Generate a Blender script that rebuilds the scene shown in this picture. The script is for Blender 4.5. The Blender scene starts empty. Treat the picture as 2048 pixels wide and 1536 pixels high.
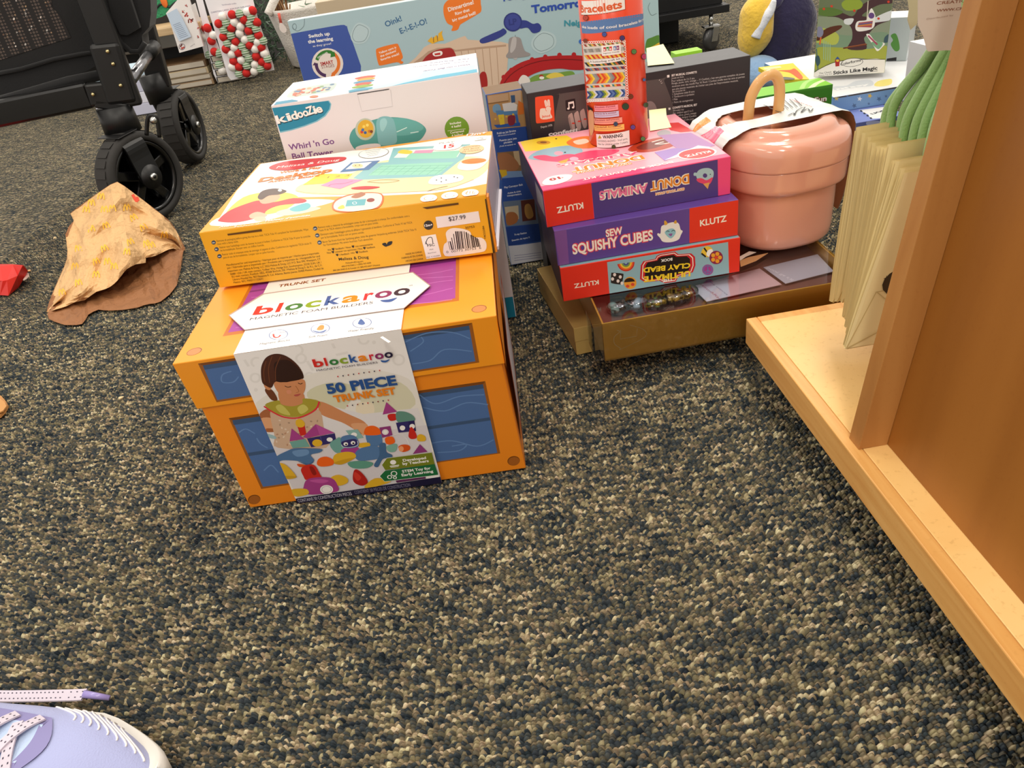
import bpy, bmesh, math, random
from math import sin, cos, pi, radians, sqrt, atan2
from mathutils import Vector as V3, Matrix
from mathutils.geometry import tessellate_polygon
random.seed(7)
SC = bpy.context.scene
COL = SC.collection

# ------------------------------------------------------------------ camera
PITCH, ROLL, FPX, CAMH = 0.5732075936904305, -0.16596527525692706, 1540.979, 0.58265
FWD = V3((0, cos(PITCH), -sin(PITCH)))
R0 = V3((1, 0, 0)); U0 = R0.cross(FWD)
RT = cos(ROLL)*R0 + sin(ROLL)*U0
UP = -sin(ROLL)*R0 + cos(ROLL)*U0
CAM = V3((0, 0, CAMH))
cd = bpy.data.cameras.new('camera'); cam = bpy.data.objects.new('camera', cd); COL.objects.link(cam)
m = Matrix((RT, UP, -FWD)).transposed().to_4x4(); m.translation = CAM
cam.matrix_world = m
cd.sensor_width = 36; cd.sensor_fit = 'HORIZONTAL'; cd.lens = FPX*36/2048
cd.clip_start = .01; cd.clip_end = 60
SC.camera = cam
SC.view_settings.view_transform = 'Standard'; SC.view_settings.look = 'None'
SC.view_settings.gamma = 1; SC.view_settings.use_curve_mapping = False
SC.view_settings.exposure = 0.27

# ------------------------------------------------------------------ light
w = bpy.data.worlds.new('world'); SC.world = w; w.use_nodes = True
w.node_tree.nodes['Background'].inputs[0].default_value = (1, .93, .84, 1)
w.node_tree.nodes['Background'].inputs[1].default_value = .74
def area(name, loc, size, sy, power, col=(1, .93, .82), rot=(0, 0, 0)):
    l = bpy.data.lights.new(name, 'AREA'); l.shape = 'RECTANGLE'; l.size = size; l.size_y = sy
    l.energy = power; l.color = col
    o = bpy.data.objects.new(name, l); o.location = loc; o.rotation_euler = rot; COL.objects.link(o)
    return o
for lx, ly, p in ((-1.7, .3, 14), (.9, .7, 16), (-1.6, 2.9, 28), (1.2, 3.2, 32), (-1.4, 5.4, 34), (1.5, 5.6, 34), (.0, -1.6, 40), (-2.4, -2.2, 24)):
    area('ceiling_light', (lx, ly, 2.9), .35, 1.25, p)

# ------------------------------------------------------------------ pixel -> ray helpers (photo frame 2048x1536)
def ray(p):
    return (FWD + RT*((p[0]-1024)/FPX) - UP*((p[1]-768)/FPX))
def hit(p, P, N):
    d = ray(p); t = (P-CAM).dot(N)/d.dot(N)
    return CAM + d*t
def onz(p, z=0.): return hit(p, V3((0, 0, z)), V3((0, 0, 1)))
def ony(p, y): return hit(p, V3((0, y, 0)), V3((0, 1, 0)))
def proj(P):
    d = P-CAM; z = d.dot(FWD)
    return (1024+FPX*d.dot(RT)/z, 768-FPX*d.dot(UP)/z)
def Z(x0, y0, s): return lambda *pts: [(x0+x*s, y0+y*s) for x, y in pts]

# ------------------------------------------------------------------ materials
def lin(c): return c/12.92 if c <= .04045 else ((c+.055)/1.055)**2.4
MC = {}
def M(hexc, rough=.5, metal=0., coat=0., bump=None, trans=0., name=None, spec=.5, sheen=0.):
    key = (hexc, rough, metal, coat, bump, trans, spec, sheen)
    if key in MC: return MC[key]
    r, g, b = [lin(int(hexc[i:i+2], 16)/255) for i in (0, 2, 4)]
    mt = bpy.data.materials.new(name or 'mat_'+hexc); mt.use_nodes = True
    nt = mt.node_tree; bs = nt.nodes['Principled BSDF']
    bs.inputs['Base Color'].default_value = (r, g, b, 1)
    bs.inputs['Roughness'].default_value = rough; bs.inputs['Metallic'].default_value = metal
    bs.inputs['Coat Weight'].default_value = coat; bs.inputs['Coat Roughness'].default_value = .06
    bs.inputs['Transmission Weight'].default_value = trans
    bs.inputs['Specular IOR Level'].default_value = spec
    if sheen: bs.inputs['Sheen Weight'].default_value = sheen
    tc = nt.nodes.new('ShaderNodeTexCoord')
    nz = nt.nodes.new('ShaderNodeTexNoise'); nt.links.new(tc.outputs['Object'], nz.inputs['Vector'])
    if bump:
        nz.inputs['Scale'].default_value = bump[0]; nz.inputs['Detail'].default_value = 3
        bp = nt.nodes.new('ShaderNodeBump'); bp.inputs['Strength'].default_value = bump[1]
        bp.inputs['Distance'].default_value = bump[2] if len(bump) > 2 else .002
        nt.links.new(nz.outputs['Fac'], bp.inputs['Height']); nt.links.new(bp.outputs[0], bs.inputs['Normal'])
    else:   # very slight unevenness of the print / surface gloss
        nz.inputs['Scale'].default_value = 40
        mr = nt.nodes.new('ShaderNodeMapRange'); mr.inputs['To Min'].default_value = max(0, rough-.04); mr.inputs['To Max'].default_value = min(1, rough+.04)
        nt.links.new(nz.outputs['Fac'], mr.inputs['Value']); nt.links.new(mr.outputs[0], bs.inputs['Roughness'])
    MC[key] = mt
    return mt
P_ = lambda h: M(h, .38)          # printed card
def wood(name, a, b, c, scale=(3, 40, 3), rough=.42, det=6, spk=.12):
    mt = bpy.data.materials.new(name); mt.use_nodes = True; nt = mt.node_tree; bs = nt.nodes['Principled BSDF']
    tc = nt.nodes.new('ShaderNodeTexCoord'); mp = nt.nodes.new('ShaderNodeMapping'); mp.inputs['Scale'].default_value = scale
    nz = nt.nodes.new('ShaderNodeTexNoise'); nz.inputs['Scale'].default_value = 1.6; nz.inputs['Detail'].default_value = det; nz.inputs['Distortion'].default_value = .6
    cr = nt.nodes.new('ShaderNodeValToRGB'); e = cr.color_ramp.elements
    e[0].position = .3; e[1].position = .72
    for el, h in ((e[0], a), (e[1], c)): el.color = [lin(int(h[i:i+2], 16)/255) for i in (0, 2, 4)]+[1]
    x = e.new(.5); x.color = [lin(int(b[i:i+2], 16)/255) for i in (0, 2, 4)]+[1]
    nt.links.new(tc.outputs['Object'], mp.inputs[0]); nt.links.new(mp.outputs[0], nz.inputs[0])
    # small specks and scuffs
    n2 = nt.nodes.new('ShaderNodeTexNoise'); n2.inputs['Scale'].default_value = 220; n2.inputs['Detail'].default_value = 2
    nt.links.new(tc.outputs['Object'], n2.inputs[0])
    r2 = nt.nodes.new('ShaderNodeValToRGB'); r2.color_ramp.elements[0].position = .27; r2.color_ramp.elements[0].color = (.62, .5, .38, 1); r2.color_ramp.elements[1].position = .4; r2.color_ramp.elements[1].color = (1, 1, 1, 1)
    nt.links.new(n2.outputs['Fac'], r2.inputs[0])
    mx = nt.nodes.new('ShaderNodeMix'); mx.data_type = 'RGBA'; mx.blend_type = 'MULTIPLY'; mx.inputs[0].default_value = spk
    nt.links.new(nz.outputs['Fac'], cr.inputs[0]); nt.links.new(cr.outputs[0], mx.inputs[6]); nt.links.new(r2.outputs[0], mx.inputs[7])
    nt.links.new(mx.outputs[2], bs.inputs['Base Color'])
    bs.inputs['Roughness'].default_value = rough
    return mt

# ------------------------------------------------------------------ object helpers
def tag(o, label=None, cat=None, group=None, kind=None):
    if label: o['label'] = label
    if cat: o['category'] = cat
    if group: o['group'] = group
    if kind: o['kind'] = kind
    return o
def empty(name, loc, label=None, cat=None, group=None):
    o = bpy.data.objects.new(name, None); o.location = loc; o.empty_display_size = .02; COL.objects.link(o)
    return tag(o, label, cat, group)
class MB:
    """collects world-space geometry with materials, links it as one mesh object"""
    def __init__(s): s.v = []; s.f = []; s.m = []; s.mats = []; s.sm = []
    def mi(s, mat):
        if mat not in s.mats: s.mats.append(mat)
        return s.mats.index(mat)
    def add(s, vs, fs, mat, smooth=False):
        b = len(s.v); s.v += [V3(v) for v in vs]; k = s.mi(mat)
        for f in fs: s.f.append([i+b for i in f]); s.m.append(k); s.sm.append(smooth)
    def addbm(s, bm, mat, smooth=False, M4=None):
        bm.verts.index_update()
        vs = [(M4 @ v.co if M4 else v.co.copy()) for v in bm.verts]
        s.add(vs, [[v.index for v in f.verts] for f in bm.faces], mat, smooth); bm.free()
    def box(s, o, U, Vv, W, mats, bev=0.0):
        """o corner; U,Vv,W full edge vectors. mats: one or dict front/back/left/right/top/bottom (U right, V depth, W up)"""
        o = V3(o); U = V3(U); Vv = V3(Vv); W = V3(W)
        if not isinstance(mats, dict): mats = {k: mats for k in ('front', 'back', 'left', 'right', 'top', 'bottom')}
        c = [o, o+U, o+U+Vv, o+Vv, o+W, o+U+W, o+U+Vv+W, o+Vv+W]
        if bev <= 0:
            for k, f in (('front', (0, 1, 5, 4)), ('right', (1, 2, 6, 5)), ('back', (2, 3, 7, 6)), ('left', (3, 0, 4, 7)), ('top', (4, 5, 6, 7)), ('bottom', (3, 2, 1, 0))):
                s.add([c[i] for i in f], [(0, 1, 2, 3)], mats[k])
            return
        bm = bmesh.new(); vs = [bm.verts.new(q) for q in c]
        order = [('front', (0, 1, 5, 4)), ('right', (1, 2, 6, 5)), ('back', (2, 3, 7, 6)), ('left', (3, 0, 4, 7)), ('top', (4, 5, 6, 7)), ('bottom', (3, 2, 1, 0))]
        for i, (k, f) in enumerate(order):
            fc = bm.faces.new([vs[j] for j in f]); fc.material_index = i
        bmesh.ops.bevel(bm, geom=bm.edges[:], offset=bev, segments=2, affect='EDGES', profile=.5, clamp_overlap=True)
        bm.verts.index_update()
        for i, (k, f) in enumerate(order):
            s.add([v.co.copy() for v in bm.verts], [[v.index for v in fc.verts] for fc in bm.faces if fc.material_index == i], mats[k])
        bm.free()
    def tube(s, pts, r, mat, n=10, smooth=True, caps=True, up=None, flat=None):
        """tube along pts; r number or list; flat=(a,b) gives elliptical factor"""
        pts = [V3(p) for p in pts]; N = len(pts); rr = r if isinstance(r, (list, tuple)) else [r]*N
        vs = []; ref = V3(up) if up else V3((0, 0, 1))
        prev = None
        for i, p in enumerate(pts):
            t = (pts[min(i+1, N-1)]-pts[max(i-1, 0)]).normalized()
            if prev is None:
                a = ref if abs(t.dot(ref)) < .95 else V3((1, 0, 0))
                x = t.cross(a).normalized()
            else:
                x = (prev - t*prev.dot(t)).normalized()
            prev = x; y = t.cross(x)
            for k in range(n):
                an = 2*pi*k/n; fx, fy = flat if flat else (1, 1)
                vs.append(p + (x*cos(an)*fx + y*sin(an)*fy)*rr[i])
        fs = [(i*n+k, i*n+(k+1) % n, (i+1)*n+(k+1) % n, (i+1)*n+k) for i in range(N-1) for k in range(n)]
        if caps: fs += [tuple(range(n))[::-1], tuple(range((N-1)*n, N*n))]
        s.add(vs, fs, mat, smooth)
    def lathe(s, c, prof, mat, n=48, sx=1., sy=1., yaw=0., M4=None, pw=2., smooth=True):
        """profile [(r,z)] about +z at c; sx,sy squash; pw superellipse power"""
        vs = []
        for r, z in prof:
            for k in range(n):
                a = 2*pi*k/n; ca, sa = cos(a), sin(a)
                q = (abs(ca)**pw+abs(sa)**pw)**(-1/pw)
                v = V3((r*ca*q*sx, r*sa*q*sy, z))
                if M4: v = M4 @ v
                else: v = Matrix.Rotation(yaw, 3, 'Z') @ v + V3(c)
                vs.append(v)
        N = len(prof)
        fs = [(i*n+k, i*n+(k+1) % n, (i+1)*n+(k+1) % n, (i+1)*n+k) for i in range(N-1) for k in range(n)]
        if prof[0][0] > 1e-5: fs.append(tuple(range(n))[::-1])
        if prof[-1][0] > 1e-5: fs.append(tuple(range((N-1)*n, N*n)))
        s.add(vs, fs, mat, smooth)
    def ball(s, c, r, mat, M3=None, seg=16, ring=10):
        bm = bmesh.new(); bmesh.ops.create_uvsphere(bm, u_segments=seg, v_segments=ring, radius=1)
        r = V3(r) if not isinstance(r, (int, float)) else V3((r, r, r))
        for v in bm.verts:
            q = V3((v.co.x*r.x, v.co.y*r.y, v.co.z*r.z)); v.co = (M3 @ q if M3 else q)+V3(c)
        s.addbm(bm, mat, True)
    def prism(s, poly, ext, mat, smooth=False):
        """3-D planar polygon extruded by ext vector"""
        poly = [V3(p) for p in poly]; n = len(poly); ext = V3(ext)
        tris = tessellate_polygon([poly])
        s.add(poly, [tuple(t) for t in tris], mat); s.add([p+ext for p in poly], [tuple(t) for t in tris], mat)
        s.add(poly+[p+ext for p in poly], [(i, (i+1) % n, (i+1) % n+n, i+n) for i in range(n)], mat, smooth)
    def build(s, name, parent=None, origin=None, label=None, cat=None, group=None, kind=None, recalc=False):
        if origin is None:
            if parent is not None and False: pass
            xs = [v.x for v in s.v]; ys = [v.y for v in s.v]; zs = [v.z for v in s.v]
            origin = V3(((min(xs)+max(xs))/2, (min(ys)+max(ys))/2, min(zs)))
        origin = V3(origin)
        me = bpy.data.meshes.new(name)
        me.from_pydata([tuple(v-origin) for v in s.v], [], s.f)
        for mt in s.mats: me.materials.append(mt)
        me.polygons.foreach_set('material_index', s.m); me.polygons.foreach_set('use_smooth', s.sm)
        if recalc:
            bm = bmesh.new(); bm.from_mesh(me); bmesh.ops.recalc_face_normals(bm, faces=bm.faces[:]); bm.to_mesh(me); bm.free()
        me.update()
        o = bpy.data.objects.new(name, me); COL.objects.link(o)
        if parent is not None:
            o.parent = parent; pl = V3(parent.get('_wl', parent.location)); o.location = origin - pl
        else: o.location = origin
        o['_wl'] = tuple(origin)
        return tag(o, label, cat, group, kind)
    
def wempty(*a, **k):
    o = empty(*a, **k); o['_wl'] = tuple(o.location); return o

# ------------------------------------------------------------------ printing on surfaces
GL = {}
def glyphs(txt, bold):
    key = (txt, bold)
    if key in GL: return GL[key]
    cu = bpy.data.curves.new('t', 'FONT'); cu.body = txt; cu.size = 1; cu.offset = bold; cu.resolution_u = 3; cu.fill_mode = 'FRONT'
    ob = bpy.data.objects.new('t', cu); COL.objects.link(ob)
    dg = bpy.context.evaluated_depsgraph_get(); me = bpy.data.meshes.new_from_object(ob.evaluated_get(dg))
    vs = [(v.co.x, v.co.y) for v in me.vertices]; fs = [list(p.vertices) for p in me.polygons]
    bpy.data.objects.remove(ob); bpy.data.curves.remove(cu); bpy.data.meshes.remove(me)
    GL[key] = (vs, fs); return GL[key]
CAPH = .73
class Face:
    """flat printed face: corner O, unit axes U (right) and V (up), size w x h"""
    STEP = .000012
    def __init__(s, mb, O, U, V, w=None, h=None, clamp=True, two=False):
        s.mb = mb; s.O = V3(O); s.U = V3(U).normalized(); s.V = V3(V).normalized(); s.N = s.U.cross(s.V).normalized()
        s.w = w; s.h = h; s.cl = clamp and w is not None; s.k = 1
    def uv(s, p):
        q = hit(p, s.O, s.N)-s.O; u, v = q.dot(s.U), q.dot(s.V)
        if s.cl: u = min(max(u, .0004), s.w-.0004); v = min(max(v, .0004), s.h-.0004)
        return (u, v)
    def uvf(s, p):
        q = hit(p, s.O, s.N)-s.O; return (q.dot(s.U), q.dot(s.V))
    def pt(s, u, v, k=None): return s.O+s.U*u+s.V*v+s.N*((s.k if k is None else k)*s.STEP)
    def raw(s, uvs, fs, mat, up=True):
        s.k += 1 if up else .2
        s.mb.add([s.pt(u, v) for u, v in uvs], fs, mat)
    def poly_uv(s, uvs, mat, up=True):
        t = tessellate_polygon([[V3((u, v, 0)) for u, v in uvs]])
        s.raw(uvs, [tuple(x) for x in t], mat, up)
    def poly(s, pts, mat, up=True): s.poly_uv([s.uv(p) for p in pts], mat, up)
    def smooth(s, pts, mat, up=True, n=4): s.poly(cr(pts, True, n), mat, up)
    def rect(s, u0, v0, u1, v1, mat, up=True): s.poly_uv([(u0, v0), (u1, v0), (u1, v1), (u0, v1)], mat, up)
    def disc(s, c, rx, ry, mat, rot=0., up=True, n=24, a0=0, a1=2*pi):
        s.poly([(c[0]+rx*cos(t)*cos(rot)-ry*sin(t)*sin(rot), c[1]+rx*cos(t)*sin(rot)+ry*sin(t)*cos(rot)) for t in [a0+(a1-a0)*i/n for i in range(n if a1-a0 > 6.2 else n+1)]], mat, up)
    def ring(s, c, rx, ry, wd, mat, rot=0., a0=0, a1=2*pi, n=28, up=True):
        pts = [(c[0]+rx*cos(t)*cos(rot)-ry*sin(t)*sin(rot), c[1]+rx*cos(t)*sin(rot)+ry*sin(t)*cos(rot)) for t in [a0+(a1-a0)*i/n for i in range(n+1)]]
        s.line(pts, wd, mat, up)
    def line(s, pts, wd, mat, up=True, closed=False, sm=0):
        """stroke; wd in photo pixels"""
        if sm: pts = cr(pts, closed, sm)
        q = [s.uvf(p) for p in pts]
        a = s.uvf(pts[0]); b = s.uvf((pts[0][0]+1, pts[0][1])); c = s.uvf((pts[0][0], pts[0][1]+1))
        sc = sqrt(abs((b[0]-a[0])*(c[1]-a[1])-(b[1]-a[1])*(c[0]-a[0])))
        h = wd*sc/2; L = []; R = []; n = len(q)
        for i in range(n):
            if closed: p0, p1 = q[i-1], q[(i+1) % n]
            else: p0, p1 = q[max(i-1, 0)], q[min(i+1, n-1)]
            dx, dy = p1[0]-p0[0], p1[1]-p0[1]; l = sqrt(dx*dx+dy*dy) or 1; nx, ny = -dy/l*h, dx/l*h
            L.append((q[i][0]+nx, q[i][1]+ny)); R.append((q[i][0]-nx, q[i][1]-ny))
        cl = (lambda t: (min(max(t[0], .0004), s.w-.0004), min(max(t[1], .0004), s.h-.0004))) if s.cl else (lambda t: t)
        uvs = [cl(t) for t in L+R]
        rng = range(n) if closed else range(n-1)
        s.raw(uvs, [(i, i+n, (i+1) % n+n, (i+1) % n) for i in rng], mat, up)
    def text(s, txt, p0, p1, h, mat, bold=0., up=True, xs=1., box=True):
        """baseline from p0 to p1 in photo pixels, capital height h pixels"""
        vs, fs = glyphs(txt, bold)
        if not vs: return
        a = s.uvf(p0); b = s.uvf(p1); X = V3((b[0]-a[0], b[1]-a[1], 0)); L = X.length; xd = X/L; yd = V3((-xd.y, xd.x, 0))
        e = .001; A = s.O+s.U*a[0]+s.V*a[1]; P0 = proj(A); P1 = proj(A+s.U*(yd.x*e)+s.V*(yd.y*e))
        ppm = sqrt((P1[0]-P0[0])**2+(P1[1]-P0[1])**2)/e
        ys = h/ppm/CAPH; x0 = min(v[0] for v in vs); x1 = max(v[0] for v in vs); sx = L/(x1-x0)
        uvs = [(a[0]+xd.x*(v[0]-x0)*sx+yd.x*v[1]*ys, a[1]+xd.y*(v[0]-x0)*sx+yd.y*v[1]*ys) for v in vs]
        if s.cl: uvs = [(min(max(u, .0003), s.w-.0003), min(max(v, .0003), s.h-.0003)) for u, v in uvs]
        s.raw(uvs, fs, mat, up)
    def lines(s, rows, h, mat, bold=0.):
        for i, (t, p0, p1) in enumerate(rows): s.text(t, p0, p1, h, mat, bold, up=(i == 0))
def cr(pts, closed=True, n=4):
    """Catmull-Rom resample"""
    out = []; N = len(pts); rng = N if closed else N-1
    for i in range(rng):
        g = (lambda k: pts[k % N]) if closed else (lambda k: pts[min(max(k, 0), N-1)])
        p0, p1, p2, p3 = g(i-1), g(i), g(i+1), g(i+2)
        for j in range(n):
            t = j/n
            out.append(tuple(.5*((2*b)+(-a+c)*t+(2*a-5*b+4*c-d)*t*t+(-a+3*b-3*c+d)*t**3) for a, b, c, d in zip(p0, p1, p2, p3)))
    if not closed: out.append(tuple(pts[-1]))
    return out
class CylFace(Face):
    """printing wrapped round an upright cylinder"""
    def __init__(s, mb, c, r): s.mb = mb; s.c = V3(c); s.r = r; s.k = 1; s.cl = False; s.w = None; s.du = .004
    def uvf(s, p):
        d = ray(p); o = CAM-s.c; A = d.x*d.x+d.y*d.y; B = 2*(o.x*d.x+o.y*d.y); C_ = o.x*o.x+o.y*o.y-s.r**2
        D = B*B-4*A*C_
        t = (-B-sqrt(D))/(2*A) if D > 0 else -B/(2*A)
        q = o+d*t; return (atan2(q.x, -q.y)*s.r, q.z)
    uv = uvf
    def pt(s, u, v, k=None):
        a = u/s.r; R = s.r+(s.k if k is None else k)*s.STEP
        return s.c+V3((sin(a)*R, -cos(a)*R, v))
    def raw(s, uvs, fs, mat, up=True):
        s.k += 1 if up else .2
        bm = bmesh.new(); vs = [bm.verts.new((u, v, 0)) for u, v in uvs]
        for f in fs:
            try: bm.faces.new([vs[i] for i in f])
            except ValueError: pass
        if not bm.faces: bm.free(); return
        u0 = min(u for u, v in uvs); u1 = max(u for u, v in uvs); x = (int(u0/s.du)+0)*s.du
        while x < u1:
            if x > u0: bmesh.ops.bisect_plane(bm, geom=bm.verts[:]+bm.edges[:]+bm.faces[:], plane_co=(x, 0, 0), plane_no=(1, 0, 0))
            x += s.du
        bm.verts.index_update()
        s.mb.add([s.pt(v.co.x, v.co.y) for v in bm.verts], [[v.index for v in f.verts] for f in bm.faces], mat); bm.free()
    def text(s, txt, p0, p1, h, mat, bold=0., up=True, xs=1.):
        vs, fs = glyphs(txt, bold); a = s.uvf(p0); b = s.uvf(p1); X = V3((b[0]-a[0], b[1]-a[1], 0)); L = X.length; xd = X/L; yd = V3((-xd.y, xd.x, 0))
        A = s.pt(*a); B = s.pt(a[0], a[1]+.001); P0 = proj(A); P1 = proj(B); ppm = sqrt((P1[0]-P0[0])**2+(P1[1]-P0[1])**2)/.001
        ys = h/ppm/CAPH; x0 = min(v[0] for v in vs); x1 = max(v[0] for v in vs); sx = L/(x1-x0)
        s.raw([(a[0]+xd.x*(v[0]-x0)*sx+yd.x*v[1]*ys, a[1]+xd.y*(v[0]-x0)*sx+yd.y*v[1]*ys) for v in vs], fs, mat, up)
class Box:
    """oriented box frame; gives faces to print on"""
    def __init__(s, x, y, z, yaw, w, d, h, rx=0., ry=0.):
        R = Matrix.Rotation(radians(yaw), 3, 'Z') @ Matrix.Rotation(radians(rx), 3, 'X') @ Matrix.Rotation(-radians(ry), 3, 'Y')
        s.U, s.V, s.W = R.col[0].copy(), R.col[1].copy(), R.col[2].copy(); s.o = V3((x, y, z)); s.w, s.d, s.h = w, d, h
        s.mb = MB()
    def solid(s, mats, bev=.0008, mb=None): (mb or s.mb).box(s.o, s.U*s.w, s.V*s.d, s.W*s.h, mats, bev)
    def face(s, k, mb=None):
        mb = mb or s.mb; o, U, V, W = s.o, s.U, s.V, s.W
        if k == 'front': return Face(mb, o, U, W, s.w, s.h)
        if k == 'top': return Face(mb, o+W*s.h, U, V, s.w, s.d)
        if k == 'right': return Face(mb, o+U*s.w, V, W, s.d, s.h)
        if k == 'left': return Face(mb, o+V*s.d, -V, W, s.d, s.h)
    def P(s, u, v, w): return s.o+s.U*u+s.V*v+s.W*w
WHITE = P_('f4f1ec'); BLACK = P_('17151a')
# ================================================================== SETTING
def carpet_mat(disp):
    mt = bpy.data.materials.new('loop_carpet'); mt.use_nodes = True; nt = mt.node_tree; N = nt.nodes; L = nt.links.new; bs = N['Principled BSDF']
    tc = N.new('ShaderNodeTexCoord'); mp = N.new('ShaderNodeMapping'); mp.inputs['Scale'].default_value = (.72, 1.22, 1); mp.inputs['Rotation'].default_value = (0, 0, radians(1.5))
    L(tc.outputs['Object'], mp.inputs[0])
    vo = N.new('ShaderNodeTexVoronoi'); vo.voronoi_dimensions = '2D'; vo.inputs['Scale'].default_value = 285; vo.inputs['Randomness'].default_value = .78
    L(mp.outputs[0], vo.inputs['Vector'])
    sp = N.new('ShaderNodeSeparateColor'); L(vo.outputs['Color'], sp.inputs[0])
    # yarn streaks along the rows
    m2 = N.new('ShaderNodeMapping'); m2.inputs['Scale'].default_value = (26, 190, 1); m2.inputs['Rotation'].default_value = (0, 0, radians(1.5)); L(tc.outputs['Object'], m2.inputs[0])
    n2 = N.new('ShaderNodeTexNoise'); n2.noise_dimensions = '2D'; n2.inputs['Scale'].default_value = 1; n2.inputs['Detail'].default_value = 3; L(m2.outputs[0], n2.inputs[0])
    n3 = N.new('ShaderNodeTexNoise'); n3.noise_dimensions = '2D'; n3.inputs['Scale'].default_value = 9; n3.inputs['Detail'].default_value = 3; L(tc.outputs['Object'], n3.inputs[0])
    def math_(op, a, b=None, v=None):
        x = N.new('ShaderNodeMath'); x.operation = op
        L(a, x.inputs[0]) if not isinstance(a, (int, float)) else setattr(x.inputs[0], 'default_value', a)
        if b is not None: L(b, x.inputs[1])
        if v is not None: x.inputs[1].default_value = v
        return x.outputs[0]
    s1 = math_('MULTIPLY', n2.outputs['Fac'], v=.92); s2 = math_('MULTIPLY', sp.outputs[0], v=.62); s3 = math_('MULTIPLY', n3.outputs['Fac'], v=.2)
    t = math_('ADD', s1, s2); t = math_('ADD', t, s3); t = math_('SUBTRACT', t, v=.40)
    ra = N.new('ShaderNodeValToRGB'); L(t, ra.inputs[0]); cr_ = ra.color_ramp
    cols = ((.10, '262f36'), (.30, '424a4e'), (.46, '5c584c'), (.6, '80745c'), (.74, 'a8987a'), (.90, 'd8caa8'))
    while len(cr_.elements) < len(cols): cr_.elements.new(.5)
    for e, (p, h) in zip(cr_.elements, cols): e.position = p; e.color = [lin(int(h[i:i+2], 16)/255) for i in (0, 2, 4)]+[1]
    # a little hue change per tuft
    hs = N.new('ShaderNodeHueSaturation'); L(ra.outputs[0], hs.inputs['Color']); h1 = math_('MULTIPLY', sp.outputs[1], v=.04); h1 = math_('ADD', h1, v=.482); L(h1, hs.inputs['Hue'])
    L(hs.outputs[0], bs.inputs['Base Color'])
    bs.inputs['Roughness'].default_value = .9; bs.inputs['Specular IOR Level'].default_value = .15
    hgt = math_('POWER', vo.outputs['Distance'], v=1.7); hgt = math_('MULTIPLY', hgt, v=-1.7); rw = math_('MULTIPLY', sp.outputs[2], v=.35); hgt = math_('ADD', hgt, rw); rw = math_('MULTIPLY', n2.outputs['Fac'], v=.3); hgt = math_('ADD', hgt, rw)
    if disp:
        dn = N.new('ShaderNodeDisplacement'); dn.inputs['Midlevel'].default_value = .55; dn.inputs['Scale'].default_value = .0062
        L(hgt, dn.inputs['Height']); L(dn.outputs[0], N['Material Output'].inputs['Displacement']); mt.displacement_method = 'BOTH'
    else:
        bp = N.new('ShaderNodeBump'); bp.inputs['Strength'].default_value = 1; bp.inputs['Distance'].default_value = .004; L(hgt, bp.inputs['Height']); L(bp.outputs[0], bs.inputs['Normal'])
    return mt
def floor():
    me = bpy.data.meshes.new('floor')
    # one carpet; finely divided only where it is close
    xs = [-4, -3, -2, -1.4]+[-1.15+i*.00135 for i in range(int(2.2/.00135)+1)]+[1.4, 2, 3, 4.5]
    ys = [-1.5, -.6, 0]+[.3+i*.00135 for i in range(int(1.15/.00135)+1)]+[1.7, 2.2, 3, 4, 5.5, 7, 9.5]
    import numpy as np
    X, Y = np.meshgrid(np.array(xs), np.array(ys)); nx, ny = len(xs), len(ys)
    co = np.stack([X.ravel(), Y.ravel(), np.zeros(nx*ny)], 1).astype('f')
    i = np.arange(nx-1)[None, :]+np.arange(ny-1)[:, None]*nx
    f = np.stack([i, i+1, i+nx+1, i+nx], -1).reshape(-1, 4).astype('i')
    me.vertices.add(len(co)); me.vertices.foreach_set('co', co.ravel()); me.loops.add(f.size); me.loops.foreach_set('vertex_index', f.ravel())
    me.polygons.add(len(f)); me.polygons.foreach_set('loop_start', np.arange(0, f.size, 4, dtype='i')); me.polygons.foreach_set('loop_total', np.full(len(f), 4, 'i'))
    me.update(calc_edges=True); me.materials.append(carpet_mat(True))
    o = bpy.data.objects.new('floor', me); COL.objects.link(o); tag(o, 'grey beige loop-pile carpet floor', None, None, 'structure')
floor()

# ================================================================== WOODEN DISPLAY STAND
WD = wood('maple_panel', '8c551c', '975e22', 'a26829', (7, 7, .6), .4)  # same wood made darker: the panel's shade is put into its colour
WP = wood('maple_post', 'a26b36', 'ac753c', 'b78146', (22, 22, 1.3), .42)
WK = wood('maple_deck', 'ecbb72', 'f1c67f', 'f5cf8c', (3, 5, 3), .3, 4, .3)  # same wood made paler: strong light on the deck is put into its colour
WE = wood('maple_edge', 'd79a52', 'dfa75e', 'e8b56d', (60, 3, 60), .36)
ZD = .1; TL = math.tan(radians(6.65))
stand = wempty('display_stand', (.295, .3, 0), label='light wooden retail display stand with a base shelf and leaning side panel, at the right', cat='display stand')
ya, yb = -.35, .806
yw = radians(.75)
def ds(x, y, z): # stand frame -> world (tiny turn)
    return V3((.294+(x-.294)*cos(yw)-(y-.8)*sin(yw), .8+(x-.294)*sin(yw)+(y-.8)*cos(yw), z))
mb = MB()
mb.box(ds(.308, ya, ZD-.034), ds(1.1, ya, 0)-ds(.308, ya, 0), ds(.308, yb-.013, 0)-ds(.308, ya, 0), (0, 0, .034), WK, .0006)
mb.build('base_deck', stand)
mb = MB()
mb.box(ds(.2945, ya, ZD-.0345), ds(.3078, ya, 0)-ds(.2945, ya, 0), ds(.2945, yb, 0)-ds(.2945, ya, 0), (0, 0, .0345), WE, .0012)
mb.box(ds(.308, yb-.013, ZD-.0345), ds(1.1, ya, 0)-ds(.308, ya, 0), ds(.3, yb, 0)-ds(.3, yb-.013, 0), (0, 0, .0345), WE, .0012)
mb.build('edge_band', stand)
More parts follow.
